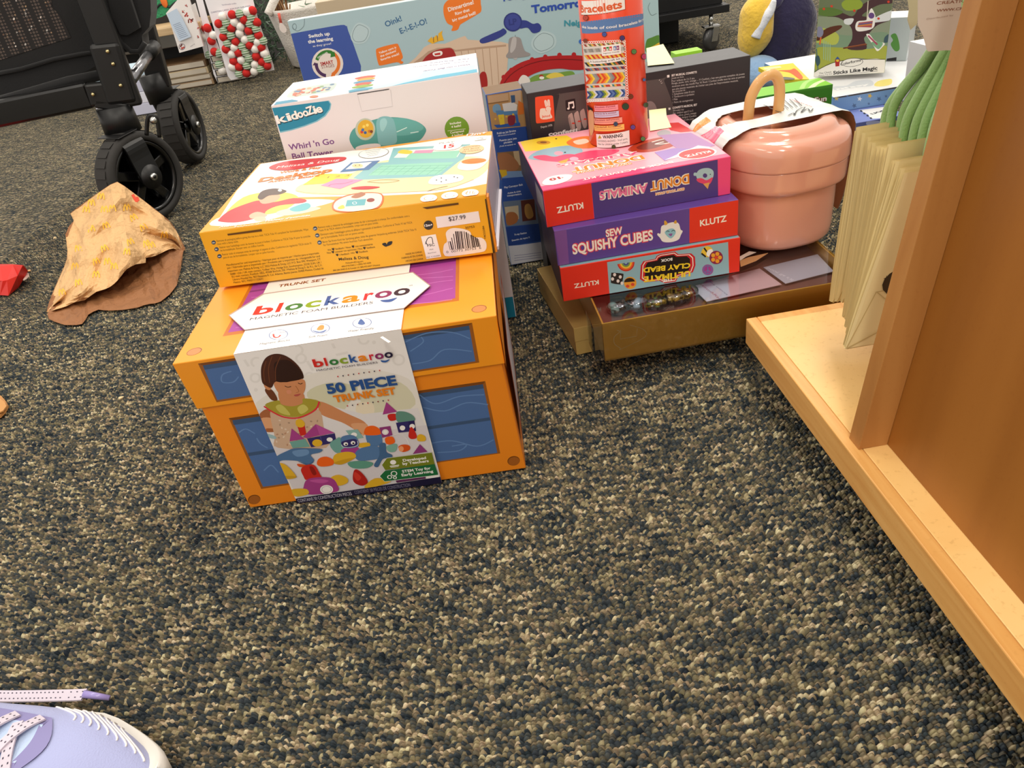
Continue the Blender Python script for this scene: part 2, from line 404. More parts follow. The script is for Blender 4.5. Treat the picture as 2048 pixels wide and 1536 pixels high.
mb = MB(); mb.box(ds(.39, ya+.05, 0), ds(1.0, ya, 0)-ds(.39, ya, 0), ds(.39, yb-.09, 0)-ds(.39, ya, 0), (0, 0, ZD-.035), M('1c1714', .7)); mb.build('toe_kick', stand)
def lean(x, y, z): return ds(x+(z-ZD)*TL, y, z)
ZT = 1.3
mb = MB()
def slab(x0, x1, y0, y1, z0, z1, mat, bev=.0008):
    o = lean(x0, y0, z0); mb.box(o, lean(x1, y0, z0)-o, lean(x0, y1, z0)-o, lean(x0, y0, z1)-o, mat, bev)
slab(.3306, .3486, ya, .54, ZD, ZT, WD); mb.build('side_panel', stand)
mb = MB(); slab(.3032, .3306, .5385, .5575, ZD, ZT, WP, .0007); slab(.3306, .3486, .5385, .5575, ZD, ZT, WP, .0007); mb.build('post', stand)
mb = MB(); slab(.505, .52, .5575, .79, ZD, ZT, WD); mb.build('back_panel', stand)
CH = M('c9c9c6', .25, 1.)
mb = MB(); hz = .452; mb.tube([V3((.43, .566, hz-.002)), V3((.43, .6, hz)), V3((.43, .755, hz)), V3((.43, .775, hz+.012))], .003, CH); mb.build('peg_hook', stand)

# ================================================================== TRUNK BOX
tu = Matrix.Rotation(radians(-2.1), 3, 'Z'); TU, TV, TW = tu.col[0].copy(), tu.col[1].copy(), V3((0, 0, 1)); TO = V3((-.3336, .6915, 0))
TH, LB, DEP = .2269, .1645, .312
def T(u, v, w): return TO+TU*u+TV*v+TW*w
def fy(w): return (TH-w)*.1454
ORL, ORB = P_('f59b1e'), P_('f08c1e')
trunk = wempty('trunk_box', T(.165, .15, 0), label='large orange toy trunk box with blue panels and a white paper sleeve', cat='toy box')
def hexa(mb, c, mat, bev=0):
    bm = bmesh.new(); vs = [bm.verts.new(q) for q in c]
    for f in ((3, 2, 1, 0), (4, 5, 6, 7), (0, 1, 5, 4), (1, 2, 6, 5), (2, 3, 7, 6), (3, 0, 4, 7)): bm.faces.new([vs[i] for i in f])
    if bev: bmesh.ops.bevel(bm, geom=bm.edges[:], offset=bev, segments=2, affect='EDGES', profile=.5)
    mb.addbm(bm, mat)
WL = .3298
mb = MB()
hexa(mb, [T(-.003, fy(0)+.003, 0), T(.3325, fy(0)+.003, 0), T(.3325, DEP-.004, 0), T(-.003, DEP-.004, 0), T(.004, fy(LB+.02)+.003, LB+.02), T(WL-.004, fy(LB+.02)+.003, LB+.02), T(WL-.004, DEP-.004, LB+.02), T(.004, DEP-.004, LB+.02)], ORB, .0012)
bf = Face(mb, T(-.003, fy(0)+.003, 0), TU, T(0, fy(LB), LB)-T(0, fy(0), 0), .336, .167)
C6 = Z(340, 540, .36133)
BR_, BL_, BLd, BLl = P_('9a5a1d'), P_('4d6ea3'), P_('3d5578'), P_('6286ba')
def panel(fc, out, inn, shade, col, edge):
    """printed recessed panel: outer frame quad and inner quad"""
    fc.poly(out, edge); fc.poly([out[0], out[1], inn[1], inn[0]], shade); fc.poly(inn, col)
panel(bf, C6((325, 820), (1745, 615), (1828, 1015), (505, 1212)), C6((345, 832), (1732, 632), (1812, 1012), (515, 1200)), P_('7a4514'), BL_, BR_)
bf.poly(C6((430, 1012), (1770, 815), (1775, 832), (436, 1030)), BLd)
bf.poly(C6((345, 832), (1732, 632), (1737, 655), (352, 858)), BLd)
for pts in ([(480, 930), (500, 960), (540, 985)], [(1380, 690), (1470, 740), (1600, 700), (1740, 690)], [(1400, 760), (1520, 780), (1640, 735), (1760, 745)], [(1440, 960), (1560, 945), (1700, 975), (1790, 940)], [(1480, 1010), (1600, 1000), (1640, 965), (1560, 975)], [(520, 1110), (560, 1080), (600, 1120)], [(380, 900), (420, 880), (470, 905)]):
    bf.line(C6(*pts), 2.6, BLl, up=False, sm=5)
for c in ((466, 1270), (1902, 1056)):
    q = C6(c)[0]; bf.disc(q, 12.5, 9.5, P_('7a430f'), -.15); bf.disc((q[0]+.6, q[1]+.8), 11.4, 8.6, P_('a65f1f'), -.15)
rf = Face(mb, T(.3325, fy(0)+.003, 0)+TU*.0012, TV, TW, .29, .16)
rf.rect(.012, .03, .22, .16, P_('a8431f')); rf.rect(.03, .045, .2, .15, P_('c9c8d4'))
mb.build('trunk_body', trunk)
mb = MB()
hexa(mb, [T(0, fy(LB), LB), T(WL, fy(LB), LB), T(WL, DEP, LB), T(0, DEP, LB), T(0, fy(TH), TH), T(WL, fy(TH), TH), T(WL, DEP, TH), T(0, DEP, TH)], ORL, .001)
lt = Face(mb, T(0, 0, TH), TU, TV, WL, DEP)
PU, PUd, PUl = P_('a6439a'), P_('7d2f78'), P_('c468b8')
def T_(u, v): return (u, v)
# top: purple panel with plank line and grain
lt.rect(.040, .045, .292, .275, P_('c26a1c')); lt.rect(.044, .052, .288, .275, PU)
lt.rect(.044, .148, .288, .1525, PUd)
for c0, c1 in ((.056, .13), (.16, .24)):
    for i in range(5):
        y0 = c0+(c1-c0)*i/4; pts = [(u, y0+.006*sin(u*40+i*1.7)) for u in [.05+.235*k/14 for k in range(15)]]
        uv = [(u, v-.0008) for u, v in pts]+[(u, v+.0008) for u, v in pts[::-1]]; lt.poly_uv(uv, PUl, up=(i == 0))
for u, v in ((.017, .02), (WL-.017, .02), (.017, DEP-.02), (WL-.017, DEP-.02)):
    lt.poly_uv([(u+.0078*cos(a), v+.0078*sin(a)) for a in [2*pi*k/20 for k in range(20)]], P_('8c4f18'))
    lt.poly_uv([(u+.0070*cos(a), v-.0004+.0070*sin(a)) for a in [2*pi*k/20 for k in range(20)]], P_('cf8345'))
lf = Face(mb, T(0, fy(LB), LB), TU, T(0, fy(TH), TH)-T(0, fy(LB), LB), WL, .0632)
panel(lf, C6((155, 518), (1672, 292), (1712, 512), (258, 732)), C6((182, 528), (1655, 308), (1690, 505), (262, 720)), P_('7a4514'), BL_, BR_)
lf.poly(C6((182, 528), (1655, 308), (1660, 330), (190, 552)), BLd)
for pts in ([(340, 560), (290, 580), (290, 620), (350, 620), (380, 590)], [(1300, 400), (1420, 350), (1560, 345), (1660, 380)], [(1340, 520), (1440, 500), (1520, 440), (1670, 450)], [(1330, 450), (1400, 400), (1390, 370)]):
    lf.line(C6(*pts), 2.4, BLl, up=False, sm=5)
# worn rim and corrugated edge on the right of the lid
lr = Face(mb, T(WL, 0, LB)+TU*.0010, TV, TW, DEP, TH-LB)
lr.rect(.0, .0, .30, .056, P_('e98f22')); lr.rect(.004, .059, .308, .0612, P_('3a2a18'))
mb.build('trunk_lid', trunk)

# --- paper sleeve
mb = MB(); SL = P_('f3efec')
S5 = Z(460, 640, .24083)
off = -.0014
fo = T(0, fy(0)+off, 0.0008); fV = T(0, fy(TH), TH)-T(0, fy(0), 0); sf = Face(mb, fo, TU, fV, .34, .2296, clamp=False)
tl = sf.uvf((466, 707)); tr = sf.uvf((803, 661)); bl = sf.uvf((594, 1005)); br_ = sf.uvf((884, 965))
tl = (tl[0], .2296); tr = (tr[0], .2296); bl = (bl[0], 0); br_ = (br_[0], 0)
SLV = [tl, tr, br_, bl]
sf.poly_uv([bl, br_, tr, tl], SL)
st = Face(mb, T(0, off, TH+.0014), TU, TV, WL, DEP, clamp=False)
ua, ub = tl[0], tr[0]
st.poly_uv([(ua, 0), (ub, 0), (ub+.0, .305), (ua, .305)], SL)
class SleeveClip:  # clamp to the trapezoid of the sleeve front
    pass
def clampS(uv):
    v = min(max(uv[1], 0), .2296); t = v/.2296; a = bl[0]+(tl[0]-bl[0])*t; b = br_[0]+(tr[0]-br_[0])*t
    return (min(max(uv[0], a), b), v)
sf.uv = lambda p: clampS(sf.uvf(p))
sf.k += 3; st.k += 3
G = P_('e8e4e0'); G2 = P_('dcd7d2')
# grey shapes printed faintly on the white
for c, r in (((210, 480), 38), ((590, 320), 40), ((660, 470), 35), ((1400, 330), 45), ((740, 520), 42)):
    sf.ring(S5(c)[0], r*.24, r*.22, 4, G, up=False)
for a, b in (((120, 330), (155, 385)), ((640, 340), (690, 420)), ((850, 195), (870, 235)), ((880, 290), (980, 268))): sf.line(S5(a, b), 5, G, up=False)
for c in ((215, 580), (1195, 185)): sf.disc(S5(c)[0], 4, 3.6, G, up=False)
for c, a0 in (((1110, 160), .2), ((220, 350), 2.0), ((560, 250), 4.2)): sf.ring(S5(c)[0], 10, 9, 4, G, a0=a0, a1=a0+3.2, up=False)
# photograph background: pale room
sf.smooth(S5((180, 740), (420, 560), (700, 440), (1000, 400), (1300, 430), (1520, 520), (1600, 760), (1690, 1000), (1700, 1200), (1200, 1300), (500, 1400), (300, 1000)), P_('eae5dc'))
sf.smooth(S5((640, 600), (830, 520), (1060, 560), (980, 700), (900, 780), (720, 720)), P_('d6d3b4')); sf.smooth(S5((1150, 520), (1420, 520), (1540, 700), (1300, 790), (1090, 700)), P_('dad6ba'))
sf.smooth(S5((1060, 690), (1180, 690), (1190, 780), (1060, 780)), P_('ecdfc4'))
sf.poly(S5((190, 745), (700, 680), (1110, 780), (1560, 730), (1620, 880), (1750, 1330), (1720, 1330), (560, 1480), (520, 1400), (290, 960)), P_('e3dfdf'))
sf.poly(S5((300, 1050), (1640, 870), (1720, 1300), (560, 1480)), P_('d9d3d6'))
SK, SKd, SKl = P_('cf8a5c'), P_('a8653c'), P_('dfa377')
HR, HRd = P_('4a2415'), P_('2f150c'); HRl = P_('6b3a20')
# girl in the printed photo
sf.smooth(S5((235, 800), (300, 740), (360, 780), (350, 860), (400, 920), (300, 930), (260, 900)), SKd)                    # arm left
sf.smooth(S5((740, 680), (820, 700), (960, 770), (1110, 840), (1140, 900), (1100, 950), (1020, 900), (930, 850), (790, 800), (740, 760)), SK)
sf.smooth(S5((1010, 860), (1130, 860), (1145, 910), (1110, 960), (1085, 930), (1070, 950), (1030, 910)), SKl, up=False)
sf.smooth(S5((240, 830), (330, 810), (410, 870), (390, 900), (300, 900), (280, 940)), SKl)
sf.smooth(S5((340, 740), (520, 800), (730, 740), (780, 900), (800, 1060), (400, 1060), (370, 960)), P_('cfae92'))              # dress
for i in range(26):
    a = S5((random.uniform(370, 740), random.uniform(820, 1040)))[0]; sf.disc(a, 2.6, 1.6, P_(random.choice(('b98a6c', 'e3cdb8', 'a98c74'))), random.random()*3, up=(i == 0), n=7)
sf.smooth(S5((415, 560), (600, 600), (610, 700), (520, 740), (420, 690)), SK)                                                    # neck
sf.smooth(S5((290, 705), (400, 665), (430, 700), (520, 715), (600, 690), (610, 650), (735, 670), (740, 720), (640, 785), (520, 805), (400, 780)), P_('a89a34'))
sf.smooth(S5((420, 700), (470, 740), (500, 790), (420, 770), (380, 720)), P_('c8bf5e'), up=True); sf.smooth(S5((560, 730), (610, 700), (650, 740), (590, 780)), P_('ccc366'), up=False)
sf.line(S5((282, 715), (360, 765), (450, 805), (560, 812), (660, 775), (720, 730), (742, 675)), 3.2, P_('d8323c'), sm=5)
sf.smooth(S5((310, 560), (360, 590), (395, 660), (350, 665), (310, 620), (290, 580)), HRl)                                          # pony tail
sf.smooth(S5((365, 520), (440, 505), (560, 490), (620, 500), (625, 570), (600, 630), (590, 665), (540, 670), (480, 650), (400, 600)), SK)  # face
sf.smooth(S5((280, 520), (310, 525), (340, 570), (320, 580), (290, 560)), SK)
sf.smooth(S5((258, 460), (262, 380), (300, 310), (370, 280), (450, 290), (530, 340), (590, 410), (612, 480), (560, 490), (470, 515), (380, 510), (345, 560), (300, 545), (270, 520)), HR)
sf.smooth(S5((375, 350), (480, 330), (570, 400), (608, 475), (520, 505), (390, 510), (370, 430)), HRd)
for a in (((300, 340), (280, 430), (290, 510)), ((350, 300), (320, 400), (330, 520)), ((420, 300), (380, 400), (380, 500))): sf.line(S5(*a), 1.5, HRl, up=False, sm=4)
for a in (((455, 545), (480, 556), (508, 550)), ((565, 520), (585, 530), (602, 522))): sf.line(S5(*a), 1.5, HRd, sm=4, up=False)
sf.line(S5((545, 545), (572, 590), (548, 600)), 1.1, SKd, sm=4); sf.smooth(S5((530, 622), (555, 614), (588, 610), (570, 628), (545, 632)), P_('b4524a'))
sf.smooth(S5((470, 585), (500, 580), (510, 605), (480, 612)), P_('d98f6c'), up=False)
# foam toys
RD, OG, YL, TE, NV, BU, PP = P_('c8281f'), P_('ee6418'), P_('e0b02a'), P_('6fa39a'), P_('312a66'), P_('5479a6'), P_('a53f86')
def tp(col, *pts, up=True): sf.poly(S5(*pts), col, up)
def ts(col, *pts, up=True): sf.smooth(S5(*pts), col, up)
ts(P_('9dbcc0'), (0+290, 940), (370, 960), (380, 985), (300, 970))
tp(RD, (560, 880), (620, 870), (635, 950), (585, 960)); ts(YL, (548, 870), (550, 830), (585, 820), (620, 850), (615, 880), (580, 890), up=False)
tp(PP, (495, 1005), (512, 898), (620, 985)); tp(TE, (495, 1010), (625, 985), (665, 1050), (520, 1060)); tp(PP, (605, 970), (712, 862), (748, 955), (640, 980)); tp(P_('b84f98'), (712, 862), (870, 935), (748, 958))
tp(NV, (640, 982), (870, 938), (885, 1012), (675, 1055)); sf.line(S5((750, 960), (768, 1035)), 1, P_('554c90')); 
for c, r, col in (((725, 1018), 42, YL), ((828, 990), 25, WHITE)): sf.disc(S5(c)[0], r*.24, r*.17, col)
tp(P_('8bb5ae'), (960, 915), (1060, 905), (1110, 975), (1020, 990)); sf.disc(S5((1030, 950))[0], 6, 4.5, WHITE)
ts(BU, (1130, 930), (1240, 930), (1265, 1020), (1210, 1045), (1150, 1035)); ts(OG, (1115, 945), (1130, 890), (1190, 875), (1245, 905), (1250, 945), (1180, 955))
tp(P_('8d3a78'), (1240, 890), (1332, 877), (1350, 955), (1265, 975)); sf.disc(S5((1290, 927))[0], 6.6, 5.6, WHITE); sf.ring(S5((1290, 927))[0], 5, 4.2, .8, P_('c9c4c8'))
ts(YL, (1060, 1025), (1150, 1015), (1160, 1045), (1080, 1055)); tp(PP, (1268, 782), (1298, 678), (1388, 758)); ts(RD, (1310, 785), (1370, 775), (1405, 800), (1370, 830), (1325, 830))
ts(P_('628f80'), (1380, 765), (1450, 758), (1520, 790), (1530, 835), (1400, 850)); tp(NV, (1378, 850), (1530, 830), (1545, 918), (1400, 932)); tp(P_('261f55'), (1530, 830), (1545, 918), (1490, 925), (1480, 840))
for c in ((1432, 893), (1513, 880)): sf.disc(S5(c)[0], 5.5, 5, WHITE)
ts(RD, (1482, 960), (1500, 885), (1530, 910), (1552, 970), (1510, 985)); ts(YL, (1555, 960), (1585, 945), (1622, 965), (1620, 1000), (1560, 1000))
ts(OG, (1290, 975), (1350, 965), (1370, 1010), (1330, 1030), (1295, 1020)); ts(P_('7fae9f'), (1300, 1045), (1385, 1025), (1375, 1085), (1320, 1090)); ts(P_('d9541a'), (1398, 1050), (1440, 1030), (1490, 1040), (1490, 1075), (1430, 1092)); sf.disc(S5((1422, 1066))[0], 5, 5.5, P_('f0a070')); sf.line(S5((1330, 960), (1400, 945), (1460, 975), (1488, 1030)), .8, WHITE, sm=4)
tp(P_('8f3a7c'), (1518, 1108), (1577, 1027), (1640, 1090)); ts(TE, (830, 1020), (880, 985), (920, 975), (1010, 1060), (900, 1100), (850, 1070))
ts(P_('5f9a86'), (980, 1180), (1100, 1165), (1190, 1185), (1140, 1225), (1020, 1225)); ts(PP, (920, 1080), (1000, 1040), (1070, 1060), (1050, 1110), (960, 1110))
ts(BU, (1040, 1100), (1090, 1060), (1220, 1040), (1250, 1110), (1220, 1150), (1100, 1165), (1050, 1150)); ts(P_('44678f'), (1195, 1200), (1240, 1120), (1240, 1030), (1290, 1020), (1300, 1090), (1345, 1115), (1340, 1140), (1270, 1150), (1230, 1215))
ts(YL, (860, 1180), (870, 1115), (960, 1090), (1030, 1100), (1040, 1140), (930, 1190)); ts(P_('c99a22'), (862, 1182), (960, 1150), (1038, 1142), (930, 1195), up=False)
ts(BU, (920, 1010), (930, 965), (1000, 950), (1050, 970), (1070, 1040), (1000, 1060), (940, 1050)); sf.smooth(S5((925, 1010), (980, 990), (1045, 985), (1062, 1025), (1010, 1050), (945, 1045)), NV)
for c in ((962, 1025), (1022, 1015)): sf.disc(S5(c)[0], 4.6, 3.6, WHITE); sf.disc(S5((c[0]+3, c[1]+4))[0], 2, 1.8, BLACK)
sf.line(S5((928, 1030), (940, 1050), (1000, 1052), (1060, 1035), (1058, 1000)), .8, WHITE, sm=3)
ts(OG, (722, 1190), (740, 1145), (800, 1130), (860, 1160), (850, 1200), (760, 1212))
ts(P_('4d719c'), (365, 1140), (480, 1080), (540, 1060), (650, 1060), (765, 1068), (745, 1095), (670, 1115), (700, 1160), (650, 1190), (560, 1165), (440, 1160), (400, 1175)); ts(P_('6b90bb'), (520, 1085), (640, 1070), (650, 1110), (560, 1130)); tp(P_('3f608a'), (560, 1168), (655, 1192), (700, 1160), (690, 1180), (650, 1205), up=False)
ts(P_('d9541a'), (560, 1190), (640, 1200), (660, 1215), (580, 1215)); ts(RD, (590, 1235), (630, 1200), (700, 1200), (745, 1270), (755, 1310), (640, 1325), (610, 1290)); ts(P_('8f1a14'), (660, 1215), (690, 1215), (720, 1270), (690, 1280))
ts(YL, (835, 1310), (900, 1280), (975, 1310), (970, 1350), (890, 1370)); ts(PP, (612, 1380), (640, 1320), (740, 1300), (850, 1310), (895, 1370), (885, 1420), (680, 1445), (615, 1420)); ts(P_('c0559c'), (660, 1330), (750, 1315), (820, 1330), (760, 1350), up=False)
sf.disc(S5((803, 1402))[0], 13, 9, WHITE); sf.ring(S5((803, 1402))[0], 9.5, 6.5, 1.1, P_('c4bfc4'))
ts(YL, (505, 1410), (560, 1395), (640, 1400), (650, 1440), (545, 1460)); ts(YL, (395, 1190), (450, 1190), (510, 1240), (550, 1300), (480, 1315), (440, 1290)); ts(P_('c79a24'), (450, 1290), (540, 1290), (550, 1302), (480, 1315), up=False)
ts(P_('b3201a'), (1020, 1310), (1030, 1245), (1060, 1238), (1110, 1280), (1145, 1340), (1100, 1370), (1040, 1350)); ts(P_('d23a2c'), (1030, 1290), (1040, 1255), (1090, 1300), (1060, 1330), up=False); ts(YL, (1115, 1380), (1200, 1310), (1300, 1320), (1330, 1340), (1180, 1385))
tp(P_('5d2a56'), (1375, 1325), (1620, 1290), (1625, 1310), (1385, 1345)); tp(SL, (1625, 1285), (1735, 1270), (1740, 1300), (1630, 1312))
# bottom navy strip
sf.poly(S5((545, 1478), (1750, 1295), (1775, 1345), (565, 1530)), P_('1d1a38'))
sf.text('CONTAINS 50 CONSTRUCTION PIECES', *S5((570, 1508), (1015, 1446)), 7, P_('c9c6d2'), .0); sf.text('CONTIENT 50 PIÈCES DE CONSTRUCTION', *S5((1040, 1438), (1500, 1374)), 7, P_('85829a'), .0)
# badges
sf.poly(S5((1262, 1195), (1302, 1140), (1675, 1092), (1700, 1190), (1290, 1240)), P_('76801f')); sf.text('Developed', *S5((1438, 1170), (1630, 1147)), 5.4, WHITE, .03); sf.text('by Teachers', *S5((1436, 1198), (1652, 1172)), 5.4, WHITE, .03, up=False)
sf.poly(S5((1243, 1290), (1280, 1247), (1700, 1190), (1730, 1280), (1285, 1335)), P_('1f6b3c')); sf.text('STEM Toy for', *S5((1432, 1262), (1668, 1232)), 5.4, WHITE, .03); sf.text('Early Learning', *S5((1428, 1292), (1690, 1258)), 5.4, WHITE, .03, up=False)
sf.line(S5((1262, 1195), (1302, 1140), (1675, 1092)), .8, WHITE); sf.line(S5((1290, 1240), (1243, 1290), (1285, 1335), (1730, 1280)), .8, WHITE)
sf.disc(S5((1355, 1175))[0], 6, 4.6, WHITE); sf.line(S5((1328, 1208), (1405, 1198)), 2, WHITE); sf.line(S5((1335, 1216), (1400, 1210)), 1.2, WHITE)
for c, r in (((1362, 1268), 5.5), ((1326, 1297), 4), ((1370, 1302), 3)): sf.ring(S5(c)[0], r, r*.8, 1.6, WHITE)
# lettering
LOGO = [('b', 'd42a24'), ('l', 'd42a24'), ('o', '2f7a3c'), ('c', '8aa52a'), ('k', '2f5ba0'), ('a', 'ef8a1e'), ('r', 'd42a3c'), ('o', '8a2a63'), ('o', '231c3c')]
def logo(fc, p0, p1, h, parts, small, sh):
    fr = parts
    for (ch, col), (a, b) in zip(LOGO, fr):
        fc.text(ch, (p0[0]+(p1[0]-p0[0])*a, p0[1]+(p1[1]-p0[1])*a), (p0[0]+(p1[0]-p0[0])*b, p0[1]+(p1[1]-p0[1])*b), h, P_(col), .028, up=(ch == 'b'))
FR = [(0, .125), (.145, .175), (.2, .315), (.33, .43), (.455, .555), (.565, .68), (.705, .765), (.775, .885), (.895, 1.0)]
logo(sf, *S5((702, 385), (1358, 300)), 16.5, FR, 0, 0); sf.poly(cr(S5((1252, 328), (1290, 330), (1328, 318), (1300, 343), (1265, 343))), P_('2f5ba0'))
sf.text('MAGNETIC FOAM BUILDERS', *S5((722, 420), (1228, 352)), 4.2, P_('35304a'), 0.)
sf.text('50 PIECE', *S5((815, 604), (1392, 528)), 19.5, P_('27508f'), .045); sf.text('TRUNK SET', *S5((872, 676), (1382, 605)), 14, P_('e8841c'), .045)
for k, (a, b) in enumerate((((897, 462), (1243, 412)), ((976, 706), (1315, 658)))):
    for i in range(9): sf.disc(S5((a[0]+(b[0]-a[0])*i/8, a[1]+(b[1]-a[1])*i/8))[0], 1.5, 1.3, P_(['c8282c', '231c3c', '8a2a23', '231c3c'][i % 4]), up=(i == 0), n=8)
# top of the sleeve
for c, r in (((690, 335), 38), ((920, 350), 36), ((460, 380), 34)): st.ring(C6(c)[0], r*.36, r*.28, 4, G, up=False)
for a, b in (((1230, 290), (1240, 320)), ((620, 380), (660, 420)), ((1170, 370), (1215, 400))): st.line(C6(a, b), 4, G, up=False)
BLU = P_('2f5ba0')
for c, t, p0, p1 in (((600, 358), 'Magnetic Blocks', (495, 415), (662, 392)), ((832, 325), 'Soft Foam', (766, 377), (868, 364)), ((1063, 293), 'Water Friendly', (982, 345), (1128, 327))):
    st.disc(C6(c)[0], 18.5, 9.6, P_('fbfaf8'), -.1); st.ring(C6(c)[0], 18.5, 9.6, .9, BLU, -.1); st.text(t, *C6(p0, p1), 4.2, P_('3a3648'), 0.)
st.line(C6((572, 355), (578, 372), (600, 372), (612, 360)), 2.4, P_('c2302c'), sm=4); 
for i in range(4): st.line(C6((608+i*9, 350-i*1), (614+i*9, 342)), .8, P_('7a86a0'), up=False)
st.smooth(C6((812, 330), (830, 308), (852, 308), (850, 328), (830, 334)), P_('ef8a2a')); st.smooth(C6((788, 335), (830, 343), (868, 330), (850, 346), (815, 348)), BLU)
st.smooth(C6((1058, 272), (1080, 295), (1066, 305), (1042, 300), (1044, 288)), BLU)
st.text('TRUNK SET', *C6((598, 96), (858, 60)), 6, P_('8a4a22'), .02)
mb.build('paper_sleeve', trunk)
# shield label on the top
mb = MB(); so = Face(mb, T(0, 0, TH+.0022), TU, TV, WL, DEP, clamp=False)
sh = C6((325, 252), (412, 334), (1297, 213), (1442, 88), (1345, 13), (515, 133))
uvs = [so.uvf(p) for p in sh]; mb.prism([so.pt(u, v, 0) for u, v in uvs], (0, 0, .0006), P_('b9a39c')); so.O = so.O+V3((0, 0, .0007))
so.poly(C6((331, 252), (415, 330), (1294, 210), (1436, 88), (1342, 15), (520, 135)), P_('f7f3f0'))
logo(so, *C6((455, 250), (1325, 132)), 21, FR, 0, 0); so.smooth(C6((1164, 168), (1210, 163), (1258, 153), (1225, 176), (1185, 178)), P_('2f5ba0'))
so.text('MAGNETIC FOAM BUILDERS', *C6((440, 279), (1122, 186)), 6.0, P_('35304a'), 0.); so.text('TM', *C6((1322, 92), (1342, 88)), 2.4, P_('35304a'), 0.)
mb.build('top_label', trunk)

# ================================================================== DESKTOP ACTIVITY BOX
C5 = Z(380, 240, .32227)
B = Box(-.3220, .8575, .2305, -5.69, .3297, .2460, .0700, rx=.55)
md = wempty('activity_board_box', B.P(.16, .12, 0), label='yellow and white wooden desktop activity board box lying flat on the orange trunk', cat='toy box')
YM = P_('e7a71f'); YD = P_('dd9a1a')
B.solid(dict(front=YM, top=P_('f2a02a'), right=P_('d4d0da'), left=YM, back=YM, bottom=YM), .0009)
f = B.face('top'); DK = P_('2a2320')
f.poly(C5((440, 272), (1010, 190), (1200, 175), (1700, 100), (1872, 95), (1840, 400), (1500, 455), (1180, 470), (640, 480), (560, 620), (150, 660), (290, 440)), P_('f7f3ee'))
f.poly(C5((60, 720), (150, 645), (640, 560), (900, 500), (1100, 545), (1450, 470), (1845, 395), (1838, 480), (80, 745)), P_('f2a232'))
f.smooth(C5((130, 655), (200, 600), (420, 585), (640, 500), (900, 500), (700, 560), (400, 640)), P_('f7f3ee'))
f.smooth(C5((220, 590), (330, 480), (500, 445), (640, 460), (670, 500), (560, 570), (350, 600)), P_('f5c64a'))
f.smooth(C5((180, 615), (250, 560), (380, 510), (440, 500), (520, 510), (640, 485), (720, 495), (700, 515), (560, 530), (480, 560), (440, 600), (300, 635), (190, 632)), P_('c6202a'))
f.smooth(C5((430, 480), (500, 450), (560, 470), (530, 505), (450, 520)), P_('d9a080')); f.smooth(C5((420, 480), (450, 440), (530, 425), (600, 440), (560, 462), (490, 470), (445, 495)), P_('4a2a1e')); f.disc(C5((558, 437))[0], 4, 2.4, WHITE)
f.smooth(C5((370, 590), (420, 570), (480, 590), (440, 610), (380, 612)), P_('dfa98c')); f.smooth(C5((400, 605), (460, 600), (470, 625), (410, 628)), P_('e7b79c'))
f.smooth(C5((540, 570), (640, 545), (760, 540), (810, 550), (700, 580), (560, 595)), P_('ead8b8')); f.smooth(C5((620, 550), (720, 515), (750, 535), (720, 560), (650, 570)), P_('5fb0b8'))
# desk board picture
f.smooth(C5((655, 440), (720, 390), (980, 340), (1220, 250), (1840, 230), (1850, 300), (1760, 370), (1580, 430), (1300, 450), (1000, 465), (760, 462)), P_('f0d9a8'))
f.line(C5((655, 440), (760, 455), (1000, 462), (1300, 450), (1580, 430), (1760, 370)), 1.2, P_('c7a266'), sm=3)
f.poly(C5((1012, 362), (1130, 270), (1230, 262), (1262, 175), (1740, 150), (1700, 240), (1665, 262), (1560, 345), (1500, 352), (1060, 372)), P_('86b9bd'))
f.poly(C5((1265, 235), (1310, 190), (1700, 165), (1660, 230)), P_('f0e8dc')); f.poly(C5((1330, 245), (1370, 205), (1680, 190), (1650, 238)), P_('8fcbb4'))
f.poly(C5((1105, 345), (1190, 280), (1640, 262), (1540, 340)), P_('8fcbb4'))
for i in range(9): f.line(C5((1120+i*50, 340), (1195+i*50, 285)), .8, P_('6fb09c'), up=(i == 0))
for i in range(3): f.line(C5((1130+i*22, 325-i*17), (1570+i*25, 315-i*17)), .8, P_('6fb09c'), up=(i == 0))
f.smooth(C5((1290, 205), (1320, 185), (1380, 195), (1360, 212)), P_('efc23a')); f.poly(C5((1385, 208), (1400, 190), (1515, 185), (1500, 205)), P_('e890b0'))
f.poly(C5((700, 405), (800, 335), (1010, 335), (960, 385)), P_('f0cc3c')); f.text('1 2 3', *C5((850, 362), (985, 350)), 5, P_('8a6a1a'), 0.); f.poly(C5((810, 408), (910, 365), (1075, 372), (930, 430)), P_('ea8fb4')); f.line(C5((860, 412), (885, 400), (960, 395), (1010, 380)), 1, P_('8a3a60'), sm=3)
f.poly(C5((930, 325), (1000, 265), (1180, 252), (1110, 310)), P_('4f78a8')); f.poly(C5((965, 308), (1012, 270), (1130, 262), (1080, 300)), P_('f4eee4')); f.disc(C5((1040, 286))[0], 11, 4.4, P_('f3cfa0')); f.disc(C5((1028, 284))[0], 1.2, .8, DK); f.disc(C5((1052, 282))[0], 1.2, .8, DK)
f.smooth(C5((1480, 395), (1520, 350), (1640, 340), (1695, 350), (1680, 380), (1560, 402)), P_('f5f0ec')); 
for q in ((1530, 375), (1560, 362), (1590, 375), (1560, 385), (1640, 355), (1660, 360)): f.disc(C5(q)[0], 1.6, 1, DK, up=False)
f.smooth(C5((1660, 300), (1700, 250), (1840, 232), (1858, 245), (1800, 300), (1720, 315)), P_('f1ebe4')); f.disc(C5((1762, 257))[0], 25, 5.5, P_('ea7f33'), -.08); f.ring(C5((1762, 257))[0], 12, 2.4, .8, P_('b85a1c'), a0=.2, a1=2.9)
f.smooth(C5((1005, 422), (1090, 412), (1180, 418), (1110, 432), (1020, 432)), P_('c6202a'))
